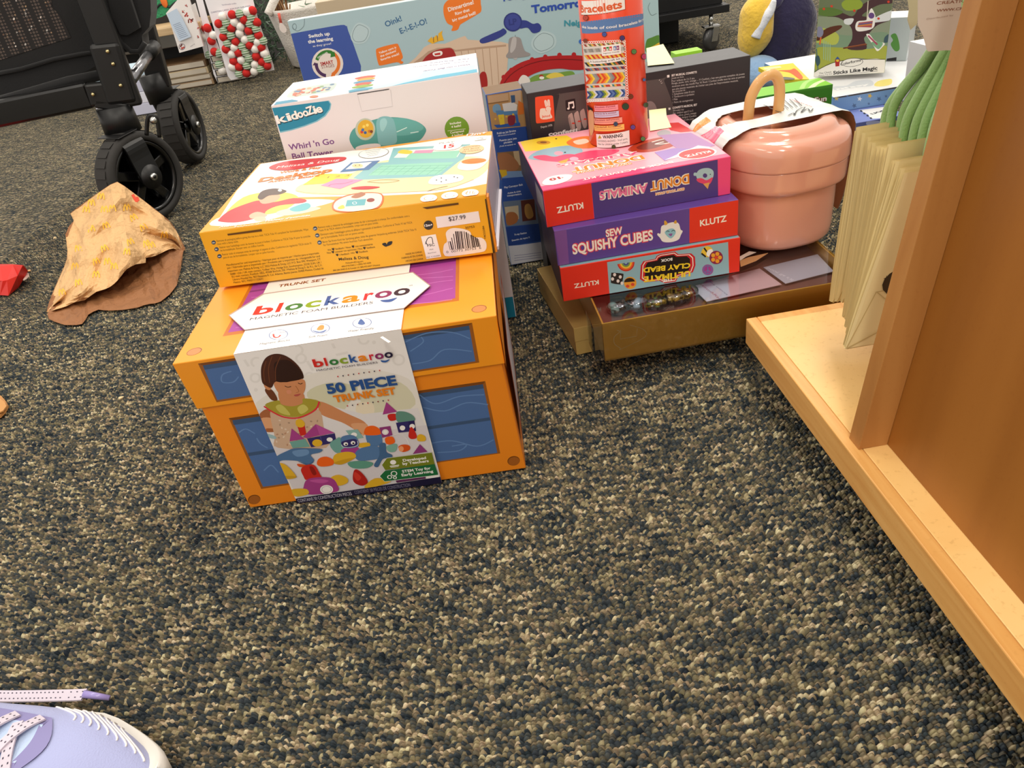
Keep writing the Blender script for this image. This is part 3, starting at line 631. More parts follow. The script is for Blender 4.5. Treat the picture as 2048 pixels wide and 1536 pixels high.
for q in (((1100, 385), (1200, 392), (1300, 378), (1210, 372), (1110, 382)), ((1470, 445), (1540, 425), (1600, 412), (1560, 420), (1480, 440))): f.line(C5(*q), .9, P_('b08f60'), sm=4)
# inset
f.smooth(C5((885, 555), (900, 500), (1000, 462), (1130, 450), (1200, 470), (1180, 540), (1080, 572), (950, 575)), P_('d9622a')); f.smooth(C5((895, 552), (910, 505), (1005, 468), (1130, 456), (1190, 472), (1172, 535), (1078, 566), (955, 568)), P_('f3e4cc'))
f.poly(C5((965, 540), (975, 500), (1095, 492), (1085, 532)), P_('58a6b0')); f.ring(C5((1022, 518))[0], 4, 2.4, .8, WHITE); f.smooth(C5((1000, 480), (1060, 450), (1090, 465), (1040, 488)), P_('a86a48')); f.disc(C5((1122, 500))[0], 8, 4, P_('8a2a20'), -.1); f.smooth(C5((920, 545), (950, 530), (960, 550), (925, 556)), P_('efc23a'))
# words
f.smooth(C5((490, 300), (580, 262), (780, 240), (960, 232), (940, 258), (800, 285), (600, 315)), P_('c9202a')); f.text('Melissa & Doug', *C5((535, 303), (925, 255)), 6.5, WHITE, .0)
f.text('Work & Play', *C5((552, 335), (815, 300)), 5.5, P_('e57a26'), .03); f.text('Desktop', *C5((420, 388), (880, 322)), 11, P_('e57a26'), .035, up=False); f.text('Activity Board', *C5((480, 392), (800, 350)), 5.5, P_('e57a26'), .03, up=False)
f.text('Activity Board  -  Tableau d\'activités', *C5((180, 672), (745, 598)), 4, WHITE, .02); f.text('Tablero de actividades', *C5((265, 674), (635, 628)), 4, WHITE, .02, up=False)
f.disc(C5((1140, 208))[0], 30, 9.5, WHITE, -.12); f.ring(C5((1140, 208))[0], 30, 9.5, .7, P_('8a8a90'), -.12)
for i in range(4): f.line(C5((1085+i*6, 195+i*11), (1185-i*6, 183+i*11)), 1, P_('5a6a80'), up=(i == 0))
f.smooth(C5((1510, 185), (1540, 145), (1620, 135), (1690, 145), (1660, 180), (1570, 192)), WHITE); f.text('15', *C5((1575, 180), (1640, 170)), 7, P_('c6202a'), .03); f.text('PLAY', *C5((1545, 152), (1640, 142)), 3, P_('5a5a60'), 0.)
f.disc(C5((1748, 185))[0], 25, 8.5, P_('ecc79a'), -.12); f.text('WOODEN', *C5((1690, 180), (1800, 166)), 3, P_('8a5a2a'), .0); f.text('EN BOIS', *C5((1700, 192), (1795, 180)), 3, P_('8a5a2a'), .0, up=False); f.text('DE MADERA', *C5((1690, 206), (1805, 192)), 3, P_('8a5a2a'), .0, up=False)
f.text('12m+', *C5((1715, 104), (1838, 88)), 5, WHITE, .03); f.poly(C5((1765, 132), (1775, 108), (1840, 98), (1838, 122)), WHITE); f.line(C5((1780, 120), (1800, 114), (1820, 118)), 1, P_('4a6a4a'))
for q in ((1482, 490), (1612, 473), (1740, 457)): f.disc(C5(q)[0], 17, 7.4, P_('fdf6ea'), -.12); f.ring(C5(q)[0], 9, 3.6, .8, P_('c98a3a'), -.1, a1=4.5)
for i in range(3): f.line(C5((1718+i*18, 462), (1722+i*18, 445)), .8, P_('c98a3a'), up=(i == 0))
g = B.face('front')
def tx(fc, rows, K, h, mat, bold=0.):
    for i, (t, a, b) in enumerate(rows): fc.text(t, *K(a, b), h, mat, bold, up=(i == 0))
TXT = P_('33240f')
tx(g, [('Remove all packaging before giving the toy to a child. TSCA Title VI compliant for formaldehyde. Wipe', (168, 757), (735, 684)), ('clean with a damp cloth.', (170, 776), (302, 759)),
       ("Retirer tout l'emballage avant de donner le jouet à l'enfant. Conforme au TSCA Title VI pour le contrôle", (186, 797), (748, 726)), ('de formaldéhyde. Essuyer avec un chiffon humide.', (190, 816), (462, 781)),
       ('Retirar todo el empaque antes de entregar el juguete al niño. Conforme a la regulación TSCA titulo VI', (203, 841), (754, 770)), ('para el uso de formaldehido. Limpiar con un paño húmedo.', (208, 860), (527, 820)),
       ('Remova todo o material de embalagem antes de dar o brinquedo à criança. Em conformidade com a', (797, 673), (1363, 600)), ('Titulo VI da TSCA relativo a formaldeido. Limpe com um pano úmido.', (800, 692), (1170, 643)),
       ("Eliminare tutto l'imballaggio prima di affidare il giocattolo al bambino. Conforme al Titolo VI del TSCA", (812, 717), (1380, 641)), ('per la formaldeide. Pulire con un panno umido.', (815, 737), (1082, 702)),
       ('Bevor Sie Ihrem Kind das Spielzeug geben, bitte die gesamte Verpackung entfernen. Erfullt TSCA Title VI', (825, 763), (1405, 685)), ('fur Formaldehyd. Mit einem feuchten Tuch abwischen.', (830, 782), (1138, 742))], C5, 4.2, TXT)
for q, t in (((147, 760), 'en'), ((165, 802), 'fr'), ((183, 845), 'es'), ((777, 673), 'pt'), ((790, 716), 'it'), ((804, 760), 'de')):
    g.disc(C5(q)[0], 4.4, 4.2, P_('3a4a5c')); c = C5(q)[0]; g.text(t, (c[0]-2.4, c[1]+1.6), (c[0]+2.4, c[1]+1), 2.6, WHITE, .02)
tx(g, [('Manufactured for and imported by / Fabrique pour et importe par / Hecho para e importado', (228, 906), (802, 830)), ('por / Fabricado para e importado por / Prodotto per e importato da / Hergestellt fur und', (233, 924), (808, 849)), ('importiert von: Melissa & Doug, LLC 2022 Melissa & Doug, LLC P.O. Box 590, Westport, CT', (238, 944), (812, 868)),
       ('06881 USA / UK main contact, Tollbar Way, Hedge End, Southampton, SO30 2UH, UK /', (252, 962), (818, 888)), ('EU main contact, Postfach 1852, 45268 Bocholt, DE / Melissa & Doug S. de R.L. de C.V.', (262, 978), (822, 906)), ('Librero Mundial No. 907 Mezanine R. Col. Atlamas, Benito Juarez, 03400 Mexico, Ciudad de', (268, 996), (830, 925)), ('Mexico. RFC: MAD1111226X1', (273, 1014), (455, 990))], C5, 4.2, TXT)
tx(g, [('We ♥ feedback / Nous ♥ vos commentaires', (855, 812), (1135, 775)), ('Nos ♥ conocer tus opiniones / Nos ♥ feedback', (852, 830), (1150, 792)), ('♥ il feedback / Wir ♥ Feedback', (908, 844), (1105, 818))], C5, 3.8, TXT)
g.text('Melissa & Doug', *C5((925, 872), (1110, 858)), 6, P_('1c140c'), .01); tx(g, [('MelissaAndDoug.com', (968, 892), (1075, 880)), ('-800-(718-5365) | 1-(203)-767-4500', (940, 914), (1125, 890)), ('800-284-3948 US & Canada | 01 800-472-0437 (Mexico)', (890, 938), (1180, 903))], C5, 3.2, TXT)
tx(g, [('MADE IN CHINA', (1340, 838), (1440, 822)), ('FABRIQUÉ EN CHINE', (1315, 862), (1445, 842)), ('HECHO EN CHINA', (1340, 880), (1448, 865))], C5, 3.4, TXT)
g.smooth(C5((1192, 768), (1215, 762), (1222, 785), (1205, 782)), BLACK); g.smooth(C5((1222, 782), (1228, 758), (1255, 752), (1250, 772)), BLACK)
g.disc(C5((1480, 652))[0], 9.6, 9.2, P_('2c2620')); g.text('12m+', *C5((1456, 662), (1506, 655)), 4.6, WHITE, .03)
g.poly(C5((1433, 722), (1525, 708), (1560, 848), (1468, 862)), P_('f4efe4')); g.line(C5((1462, 770), (1475, 735), (1500, 728), (1508, 765)), 1.4, BLACK, sm=3); g.line(C5((1462, 755), (1472, 772)), 1.4, BLACK); g.text('FSC', *C5((1474, 786), (1520, 779)), 5, BLACK, .02); tx(g, [('MIX', (1488, 808), (1512, 804)), ('Board from', (1478, 830), (1528, 822)), ('FSC C156584', (1470, 856), (1552, 843))], C5, 2.6, TXT)
g.smooth(C5((1572, 800), (1578, 770), (1595, 752), (1588, 700), (1620, 672), (1680, 672), (1735, 690), (1755, 725), (1810, 730), (1838, 760), (1835, 805), (1790, 822), (1610, 845), (1575, 830)), P_('ece5de'))
random.seed(3); x = 1600
while x < 1790:
    wd = random.choice((3, 5, 8)); t = (x-1600)/190; top = 752-60*min(1, max(0, (x-1610)/30)) if x < 1640 else 690+max(0, x-1700)*.55
    g.poly(C5((x, top), (x+wd, top-.5), (x+wd+14, 806-t*22), (x+14, 807-t*22)), BLACK, up=False); x += wd+random.choice((3, 5, 7))
g.text('0  00772 30753  6', *C5((1592, 826), (1808, 798)), 4.8, BLACK, 0.); g.text('30753', *C5((1710, 676), (1766, 667)), 4.6, TXT, 0.); g.text('YB22286', *C5((1838, 738), (1824, 655)), 3.8, TXT, 0.)
# tuck slots
for a in (((232, 706), (445, 676), (448, 690), (236, 716)), ((1442, 542), (1665, 512), (1668, 524), (1470, 552)), ((368, 1034), (575, 1006), (580, 1014), (372, 1042)), ((1525, 888), (1735, 858), (1738, 870), (1530, 902))): g.poly(C5(*a), P_('5c3c10'))
g.poly(C5((1830, 490), (1838, 488), (1895, 830), (1882, 835)), P_('3c2a14'))
r = B.face('right'); r.rect(.001, .001, .014, .069, P_('e08a22')); 
for i in range(26): r.rect(.03+random.random()*.02, .006+i*.0023, .2+random.random()*.03, .0068+i*.0023, P_('8f90b4'), up=(i == 0))
B.mb.build('box_body', md)
mb = MB(); g2 = B.face('front', mb); q = C5((1524, 602), (1790, 566), (1802, 632), (1536, 670)); mb.prism([g2.pt(*g2.uvf(p), 6) for p in q], g2.N*.0003, P_('ece6e6')); g2.O = g2.O+g2.N*.0012
g2.text('$27.99', *C5((1607, 627), (1712, 613)), 8.5, P_('2c2a30'), .0); mb.build('price_sticker', md, label='white $27.99 price sticker')
mb = MB(); mb.box(B.P(.3302, .004, .002), B.U*.004+B.W*.0, B.V*.19, B.W*.004, P_('d4d0da')); mb.box(B.P(.3299, .0, .001), B.U*.0022+B.V*(-.0), B.V*.012, B.W*.066, P_('e08a22')); mb.build('end_flap', md)
# ================================================================== BALL TOWER BOX
C2 = Z(520, 0, .27344); C3 = Z(980, 0, .27344); C7 = Z(1020, 240, .3418); S7 = Z(940, 140, .33835); T2 = Z(640, 0, .16602); T2B = Z(960, 0, .26367)
B = Box(-.2613, 1.1050, 0, -1.52, .2865, .1655, .3735, rx=-1.2)
WK_ = P_('e3dcdf'); TL_ = P_('1f87a8')
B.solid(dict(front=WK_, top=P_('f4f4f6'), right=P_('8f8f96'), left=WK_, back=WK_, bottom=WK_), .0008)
f = B.face('front')
f.poly(C2((90, 790), (505, 735), (522, 760), (515, 800), (480, 850), (420, 890), (330, 925), (230, 955), (148, 972)), P_('7cb9cc')); f.poly(C2((88, 790), (498, 738), (514, 762), (506, 798), (470, 845), (410, 884), (325, 917), (230, 946), (146, 962)), TL_)
for dx, dy, mt, k in ((5, 5, P_('14384a'), .05), (0, 0, WHITE, .03)):
    x = 130; ch = (('k', 128, 205, 905, 885), ('i', 205, 235, 885, 876), ('d', 235, 282, 877, 866), ('o', 282, 322, 864, 852), ('o', 322, 360, 853, 842), ('Z', 352, 402, 843, 826), ('i', 400, 420, 832, 826), ('e', 418, 462, 828, 815))
    for i, (c, x0, x1, y0, y1) in enumerate(ch): f.text(c, *C2((x0+dx, y0+dy), (x1+dx, y1+dy)), 17 if c in 'kdZ' else 17, mt, k, up=(i == 0))
PUR = P_('7b4a8c')
f.text("Whirl 'n Go", *C2((215, 1098), (546, 1050)), 12, PUR, .02); f.text('Ball Tower', *C2((240, 1165), (540, 1130)), 12, PUR, .02)
f.smooth(C2((655, 1000), (700, 930), (860, 868), (1000, 858), (1140, 885), (1210, 935), (1205, 980), (1150, 1035), (1000, 1060), (860, 1075), (720, 1100), (670, 1060)), P_('4f9c98'))
f.smooth(C2((700, 1080), (760, 1058), (860, 1050), (880, 1075), (800, 1100), (720, 1110)), WK_)
f.smooth(C2((900, 880), (1040, 862), (1160, 895), (1195, 940), (1100, 985), (980, 990), (900, 960)), P_('64aeab')); f.line(C2((1000, 965), (1075, 932)), 1.6, P_('d8efee')); f.line(C2((1100, 972), (1160, 963)), 1.6, P_('d8efee'))
f.smooth(C2((850, 900), (870, 862), (915, 850), (965, 862), (985, 900), (1000, 985), (990, 1050), (880, 1060), (858, 990)), P_('7fb7bd')); f.smooth(C2((880, 880), (915, 865), (930, 900), (900, 960), (880, 940)), P_('9bcdd2'))
f.disc(C2((770, 945))[0], 20, 22, P_('b9c2b0')); f.disc(C2((772, 942))[0], 16, 18, P_('dcaa2a'))
for q, c in (((745, 965), 'd23a2a'), ((770, 970), '2f5ba0'), ((800, 960), 'c8721a'), ((760, 925), 'f1d05a'), ((785, 915), 'f3d86c'), ((815, 962), '7a3a1a'), ((752, 950), '3a6fb0')): f.disc(C2(q)[0], 3, 3, P_(c), up=(c == 'd23a2a'))
f.disc(C2((1440, 942))[0], 24.5, 24.5, P_('6d9a2a')); f.text('Includes', *C2((1390, 912), (1472, 900)), 4.4, WHITE, .02); f.text('4 balls!', *C2((1400, 936), (1472, 924)), 4.4, WHITE, .02, up=False); f.line(C2((1372, 957), (1504, 942)), .7, WHITE); f.text('Comprend', *C2((1392, 978), (1492, 964)), 4.4, WHITE, .02); f.text('4 balles!', *C2((1402, 1000), (1486, 988)), 4.4, WHITE, .02, up=False)
f.line(C2((712, 690), (745, 815), (970, 778), (955, 655)), .6, P_('b9b2b6')); f.line(C2((712, 688), (945, 652)), 1.6, P_('2a2628'))
g = B.face('front'); g.k = 1; g.rect(.0, .0, .2852, .036, TL_)
t = B.face('top')
t.poly(T2((-140+700, 1100), (1840, 890), (1880, 780), (1250, 860), (1180, 930), (800, 1010), (560, 1060)), P_('bfe0ea')); t.poly(T2((850, 1072), (1210, 1010), (1900, 912), (1890, 830), (1700, 865), (1400, 912), (1180, 960), (1000, 1000)), P_('57aecb'))
t.poly(C2((90, 780), (120, 745), (235, 728), (280, 735), (265, 752), (215, 765)), TL_); t.text('kidoozie', *C2((1548, 545), (1235, 588)), 3.5, WHITE, .04)
for i, (a, b, s_) in enumerate((((1540, 470), (1190, 528), 'Whirl n Go Ball Tower'), ((1535, 450), (1110, 500), 'Tour spirale pour'), ((1532, 432), (1240, 470), 'les balles'))): t.text(s_, *C2((a[0], a[1]-4), (b[0], b[1]-10)), 2.6, P_('6a5a90'), .02, up=(i == 0))
t.smooth(C2((205, 715), (245, 660), (400, 625), (540, 608), (560, 620), (520, 665), (400, 690)), P_('b9c6c0'))
random.seed(5)
for i in range(40):
    u = random.random(); v = random.random(); q = C2((235+u*270+v*35, 705-u*48-v*45))[0]; t.disc(q, 5, 1.7, P_(random.choice(('e0906a', 'c9603c', '5a7a9a', 'e9c9a8', 'd9a07c', '7d9a6a', 'b04a3a'))), -.2, up=(i % 8 == 0), n=10)
for i, (x, y, wd, c) in enumerate(((770, 566, 85, 'd8563e'), (775, 580, 75, 'e8a13a'), (760, 598, 85, '4a8aa8'), (755, 614, 70, 'd8563e'), (750, 632, 88, '8aa63a'), (735, 655, 100, '4fa0b8'), (720, 668, 80, '3d89a8'))): t.disc(C2((x, y))[0], wd*.25, 2.6, P_(c), -.14)
t.disc(C2((395, 708))[0], 9, 2.5, P_('c8704a'), -.1)
B.mb.build('ball_tower_box', label='tall pale grey box with a teal ball tower picture, standing behind the orange trunk', cat='toy box', origin=B.P(.14, .08, 0))

# ================================================================== GOLD BOXES
GD = M('d3b068', .36, .2); GDi = M('e3b04a', .3, .2); GS = M('8a6a30', .35, .85)
B = Box(.0987, .9487, 0, 6.96, .30, .2219, .0453)
g2b = wempty('gold_gift_box', B.P(.15, .11, 0), label='flat plain gold lidded box at the bottom of the stack, directly on the carpet', cat='box')
mb = MB(); mb.box(B.o+B.U*.0008+B.V*.0008, B.U*.2984, B.V*.2203, B.W*.0225, GD, .0006); mb.build('box_base', g2b)
mb = MB(); mb.box(B.o+B.W*.0222, B.U*.3, B.V*.2219, B.W*.0226, GD, .0006); mb.build('box_lid', g2b)
B = Box(.1247, .8482, .0458, 1.12, .3343, .2120, .0573)
gt = wempty('window_gift_box', B.P(.16, .1, 0), label='gold jewellery kit box with a clear plastic cover, under the three red-edged kits', cat='box')
mb = MB(); th = .0022
for o, U, Vv in ((B.o, B.U*B.w, B.V*th), (B.o+B.V*(B.d-th), B.U*B.w, B.V*th), (B.o+B.V*th, B.U*th, B.V*(B.d-2*th)), (B.o+B.U*(B.w-th)+B.V*th, B.U*th, B.V*(B.d-2*th))): mb.box(o, U, Vv, B.W*(B.h-.0016), GDi)
mb.box(B.o, B.U*B.w, B.V*B.d, B.W*.002, GDi)
f = B.face('front', mb); f.line(C7((640, 1345), (790, 1270), (780, 1225), (700, 1200)), 0.8, P_('d9c48a'), sm=3)
f.line(C7((745, 1220), (740, 1265), (645, 1282), (648, 1230)), .8, P_('e0cd98')); f.line(C7((625, 1230), (642, 1240), (610, 1270), (612, 1310), (645, 1335), (640, 1345)), .9, P_('e0cd98'), sm=3)
mb.build('tray', gt)
mb = MB(); zc = B.h-.019
mb.box(B.P(.0026, .0026, zc-.004), B.U*(B.w-.0052), B.V*(B.d-.0052), B.W*.004, dict(top=M('7a4f42', .5), front=BLACK, back=BLACK, left=BLACK, right=BLACK, bottom=BLACK)); mb.build('insert_card', gt)
# printed cards under the window
C6_ = Z(1440, 380, .22140)
def hitplane(P, N): return lambda p: hit(p, P, N)
pl = B.P(0, 0, B.h-.015)
for i, (pts, col, lab) in enumerate(((C6_((130, 800), (330, 700), (500, 890), (560, 890), (540, 870), (440, 760), (540, 865), (60, 975), (-40, 830)), 'e8c4c6', 'pink card'), (C6_((365, 690), (560, 630), (890, 580), (1040, 690), (1010, 775), (640, 850)), 'cfd0dc', 'grey card'))):
    mb = MB()
    if i == 0: pts = C7((1085, 950), (1345, 890), (1470, 862), (1590, 958), (1290, 1020), (1140, 1050), (1060, 975))
    if i == 1: pts = C7((1478, 858), (1700, 800), (1800, 785), (1890, 860), (1880, 905), (1610, 955))
    if i == 0: pts = C7((1060, 975), (1460, 868), (1590, 962), (1150, 1062))
    if i == 1: pts = C7((1482, 862), (1800, 785), (1895, 885), (1612, 957))
    mb.prism([hit(p, pl, B.W) for p in pts], -B.W*.0008, P_(col))
    fc = Face(mb, pl, B.U, B.V)
    if i == 0:
        fc.poly(C7((1060, 975), (1270, 920), (1290, 1030), (1150, 1062)), P_('dfe0ee'))
        fc.text('Happiness', *C7((1238, 1048), (1118, 958)), 6, P_('a04a6a'), 0.); fc.text('blooms from', *C7((1275, 1022), (1160, 935)), 3.6, P_('6a6a8a'), 0., up=False)
    else: fc.text("It's all good", *C7((1662, 935), (1512, 862)), 6.5, P_('f3f3fa'), .02)
    mb.build('greeting_card', gt, label=lab)
# bead cups
PC = M('e8eef0', .08, 0, trans=.0, spec=.6)
def glassy(name, alpha=.16, tint=(.95, .96, 1)):
    mt = bpy.data.materials.new(name); mt.use_nodes = True; nt = mt.node_tree; nt.nodes.clear()
    o = nt.nodes.new('ShaderNodeOutputMaterial'); mx = nt.nodes.new('ShaderNodeMixShader'); tr = nt.nodes.new('ShaderNodeBsdfTransparent'); gl = nt.nodes.new('ShaderNodeBsdfGlossy')
    gl.inputs['Roughness'].default_value = .06; tr.inputs['Color'].default_value = (*tint, 1); fr = nt.nodes.new('ShaderNodeFresnel'); fr.inputs[0].default_value = 1.5
    ad = nt.nodes.new('ShaderNodeMath'); ad.operation = 'ADD'; ad.inputs[1].default_value = alpha*.25; nt.links.new(fr.outputs[0], ad.inputs[0])
    nt.links.new(ad.outputs[0], mx.inputs[0]); nt.links.new(tr.outputs[0], mx.inputs[1]); nt.links.new(gl.outputs[0], mx.inputs[2]); nt.links.new(mx.outputs[0], o.inputs[0]); return mt
CLR = glassy('clear_plastic'); CLR2 = glassy('clear_blister', .5)
random.seed(11)
for i, (q, n, pal, r) in enumerate(((C7((640, 1105))[0], 3, ('b9d6cc', 'a8cabc'), .0062), (C7((735, 1090))[0], 4, ('bcd8e4', 'd9b0b0', 'c9dfe6'), .005), (C7((852, 1080))[0], 9, ('f2f0ea', 'e3b93a', '7a9a5a'), .0032), (C7((960, 1050))[0], 14, ('c9a23c', 'b48a2a', 'e0c06a'), .0034), (C7((1030, 1030))[0], 10, ('c9a23c', 'd8b85a', '9a7428'), .003))):
    c = hit(q, B.P(0, 0, B.h-.015), B.W); mb = MB()
    for k in range(n):
        a = random.random()*6.28; rr = sqrt(random.random())*.012
        mb.ball(c+B.U*rr*cos(a)+B.V*rr*sin(a)+B.W*(r*.5+random.random()*.003), (r, r, r*.6), M(random.choice(pal), .3), seg=10, ring=6)
    mb.build('beads', gt)
    mb = MB(); mb.lathe(c-B.W*.0, [(.0165, .0), (.0165, .009), (.0145, .0115), (0.0001, .0118)], CLR2, n=20); mb.build('bead_cup', gt)
mb = MB(); e = .0006
hexa(mb, [B.P(-e, -e, .0004), B.P(B.w+e, -e, .0004), B.P(B.w+e, B.d+e, .0004), B.P(-e, B.d+e, .0004), B.P(-e, -e, B.h), B.P(B.w+e, -e, B.h), B.P(B.w+e, B.d+e, B.h), B.P(-e, B.d+e, B.h)], CLR, 0)
# flap bulging out at the left end
mb.box(B.P(-.0115, .004, .001), B.U*.0004, B.V*.05, B.W*.05, CLR); mb.box(B.P(-.0115, .004, .001), B.U*.011, B.V*.0004-B.V*.0+B.V*0, B.W*.05, CLR)
mb.build('clear_sleeve', gt, label='clear plastic sleeve')
ZB = B.o.z+B.h+.0004
# folded brown paper tag lying by the pot
mb = MB(); q = [hit(p, V3((0, 0, ZB+.003)), V3((0, 0, 1))) for p in C7((1345, 825), (1395, 805), (1510, 780), (1440, 825), (1350, 860))]; mb.prism(q, (0, 0, .0006), P_('b98a5a'))
q = [hit(p, V3((0, 0, ZB+.0042)), V3((0, 0, 1))) for p in C7((1345, 800), (1400, 770), (1440, 775), (1380, 800), (1345, 825))]; mb.prism(q, (0, 0, .0005), P_('d9cdbd')); mb.build('paper_flap', origin=None, label='small brown and white paper flap sticking out beneath the pink pot', cat='paper')

# ================================================================== THREE CRAFT KITS
RDk = P_('e0301c'); VI = P_('5d4290'); VId = P_('4f3a7c')
# clay bead kit
B = Box(.0867, .9218, ZB+.0002, .43, .24, .20, .0493); B.solid(dict(front=RDk, top=P_('7fa5ad'), right=RDk, left=P_('4a2a3a'), back=RDk, bottom=RDk), .0008)
f = B.face('front')
f.poly(C7((568, 832), (1276, 714), (1282, 898), (583, 1024)), P_('8fb3bd')); KS = P_('f3ead8')
f.text('KLUTZ', *C7((518, 936), (374, 960)), 9, KS, .02)
for k, c in ((44, 'c8281f'), (38, 'e8602a'), (30, 'efc03a'), (22, '7a9a4a'), (14, '4a4a8a'), (7, '8fb3bd')): f.poly([C7((678+k*1.15*cos(a), 835+k*1.15*sin(a)))[0] for a in [(-.1)+pi*.98*i/16 for i in range(17)]], P_(c))
f.smooth(C7((592, 900), (600, 893), (655, 898), (664, 908), (654, 956), (640, 962), (596, 955), (590, 945)), P_('2c221e'))
for q in ((612, 905), (645, 918), (600, 930), (632, 942), (655, 955)): f.disc(C7(q)[0], 3, 3.4, P_('e6d8d2'), up=(q[0] == 612))
f.disc(C7((703, 953))[0], 12.6, 12.2, P_('e59a2a')); f.poly([C7((700+32*cos(a), 950+26*sin(a)))[0] for a in [pi*1.0+pi*.93*i/12 for i in range(13)]], P_('2a1a10')); f.disc(C7((688, 972))[0], 3.6, 3, P_('d2402a')); f.disc(C7((718, 962))[0], 3.6, 3, P_('d2402a'))
for e_, c in ((1.0, 'c81f2a'), (.93, 'f3ead8'), (.88, 'c81f2a'), (.80, '1c1412')):
    cx, cy = 920, 862; pts = [(760, 930), (765, 850), (780, 826), (850, 812), (858, 795), (880, 784), (965, 770), (985, 785), (1060, 780), (1082, 800), (1085, 850), (1070, 890), (985, 915), (970, 945), (905, 955), (875, 940), (790, 950)]
    f.poly(C7(*[(cx+(x-cx)*(e_ if e_ > .9 else e_+.02), cy+(y-cy)*e_) for x, y in pts]), P_(c))
YT = P_('f4cf2c')
f.text('THE', *C7((952, 922), (893, 933)), 6, WHITE, .03); f.text('ULTIMATE', *C7((1056, 882), (782, 918)), 11, YT, .04); f.text('CLAY BEAD', *C7((1056, 836), (780, 866)), 10, YT, .04, up=False); f.text('BOOK', *C7((950, 806), (882, 816)), 5.5, WHITE, .03, up=False)
f.smooth(C7((1118, 780), (1135, 745), (1160, 738), (1185, 755), (1185, 790), (1150, 802)), P_('e8c23a')); f.line(C7((1135, 748), (1165, 790)), 3, BLACK); f.line(C7((1120, 780), (1145, 800)), 3, BLACK, up=False); f.smooth(C7((1155, 765), (1180, 755), (1190, 780), (1172, 800), (1150, 790)), WHITE)
f.disc(C7((1206, 804))[0], 13.6, 13.4, P_('8a1f4a')); 
for a in range(5): f.disc(C7((1206+22*cos(a*1.256), 804+22*sin(a*1.256)))[0], 4, 4, P_('e8a02a'), up=(a == 0))
f.disc(C7((1206, 804))[0], 3.4, 3.4, P_('d8402a')); f.disc(C7((1157, 876))[0], 11, 10.6, P_('a03a8a')); f.ring(C7((1157, 876))[0], 8.6, 8.2, 1.4, P_('5a7aa8')); f.line(C7((1157, 850), (1157, 902)), 1.4, P_('5a7aa8')); f.line(C7((1138, 893), (1157, 876), (1176, 892)), 1.4, P_('5a7aa8'), up=False)
B.mb.build('craft_kit_box', label='craft kit box with a pale blue clay bead panel between red ends, lowest of three', cat='craft kit', group='craft kit boxes stacked in a column', origin=B.P(.12, .11, 0))
# squishy cubes kit
B = Box(.0852, .9285, ZB+.0499, .53, .2406, .205, .0489); B.solid(dict(front=VI, top=VI, right=RDk, left=P_('3f3358'), back=VI, bottom=VI), .0008)
f = B.face('front'); f.poly(C7((245, 655), (330, 640), (346, 846), (290, 855)), P_('7d4f94')); f.poly(C7((1050, 512), (1340, 462), (1338, 680), (1050, 720)), RDk)
f.text('KLUTZ', *C7((1112, 622), (1268, 592)), 12.5, KS, .025)
for k, c, h_ in ((.095, 'd8405a', 0), (.03, 'f6e9dc', 0)): f.text('SEW', *C7((562, 684), (660, 664)), 14, P_(c), k); f.text('SQUISHY CUBES', *C7((368, 786), (838, 700)), 20, P_(c), k, up=False)
f.smooth(C7((878, 690), (862, 672), (866, 662), (880, 664), (885, 625), (905, 612), (950, 598), (985, 604), (998, 640), (1010, 650), (1000, 672), (985, 700), (940, 715), (895, 712)), P_('ece7e0')); f.smooth(C7((905, 660), (925, 640), (955, 635), (970, 660), (940, 693)), P_('8fc0cc')); f.line(C7((915, 655), (923, 648), (932, 654)), 1.2, BLACK, sm=3); f.line(C7((945, 652), (955, 645), (965, 650)), 1.2, BLACK, sm=3); f.smooth(C7((927, 668), (950, 664), (942, 680)), P_('8a5a9a'), up=False)
f.smooth(C7((905, 615), (902, 592), (912, 590), (922, 608)), P_('d9a23a')); f.smooth(C7((958, 602), (968, 586), (975, 592), (973, 606)), P_('d9a23a'), up=False)
B.mb.build('craft_kit_box', label='purple craft kit box with a white fluffy monster on its spine, middle of three', cat='craft kit', group='craft kit boxes stacked in a column', origin=B.P(.12, .11, 0))
# donut animals kit
B = Box(.0784, .9435, ZB+.0991, 2.39, .2444, .2306, .0497, rx=.15); dk = wempty('craft_kit_box', B.P(.12, .11, 0), label='craft kit box with a pink donut animal lid, top of three and under the tube', cat='craft kit', group='craft kit boxes stacked in a column')
PK = P_('f1487c'); B.solid(dict(front=PK, top=P_('f7a9b8'), right=PK, left=P_('4a3060'), back=PK, bottom=PK), .0008)
f = B.face('front'); f.poly(C7((186, 420), (475, 370), (492, 578), (216, 630)), RDk); f.poly(C7((475, 370), (1215, 232), (1218, 448), (494, 578)), VId)
f.text('KLUTZ', *C7((427, 482), (272, 512)), 12.5, KS, .025)
for k, c in ((.10, 'f6ead6'), (.03, None)):
    f.text('ANIMALS', *C7((806, 372), (520, 420)), 17, P_(c or 'e8729c'), k); f.text('DONUT', *C7((1048, 318), (818, 366)), 18, P_(c or 'e88a2a'), k, up=False); f.text('SEW YOUR OWN', *C7((1022, 396), (850, 428)), 4.6, P_(c or 'e88a2a'), k if c is None else .14, up=False)
f.smooth(C7((1090, 330), (1098, 300), (1125, 284), (1165, 282), (1190, 300), (1188, 335), (1170, 350), (1110, 355)), P_('a9c4c8')); f.smooth(C7((1095, 325), (1075, 325), (1078, 308), (1098, 312)), P_('a9c4c8'), up=False); f.smooth(C7((1092, 345), (1120, 340), (1150, 352), (1185, 335), (1178, 362), (1160, 378), (1120, 370), (1098, 360)), P_('e0466a')); f.poly(C7((1130, 374), (1168, 365), (1157, 404)), P_('dca25a')); f.disc(C7((1141, 325))[0], 4.4, 4.4, VId); f.disc(C7((1172, 318))[0], 1, 1, BLACK)
t = B.face('top')
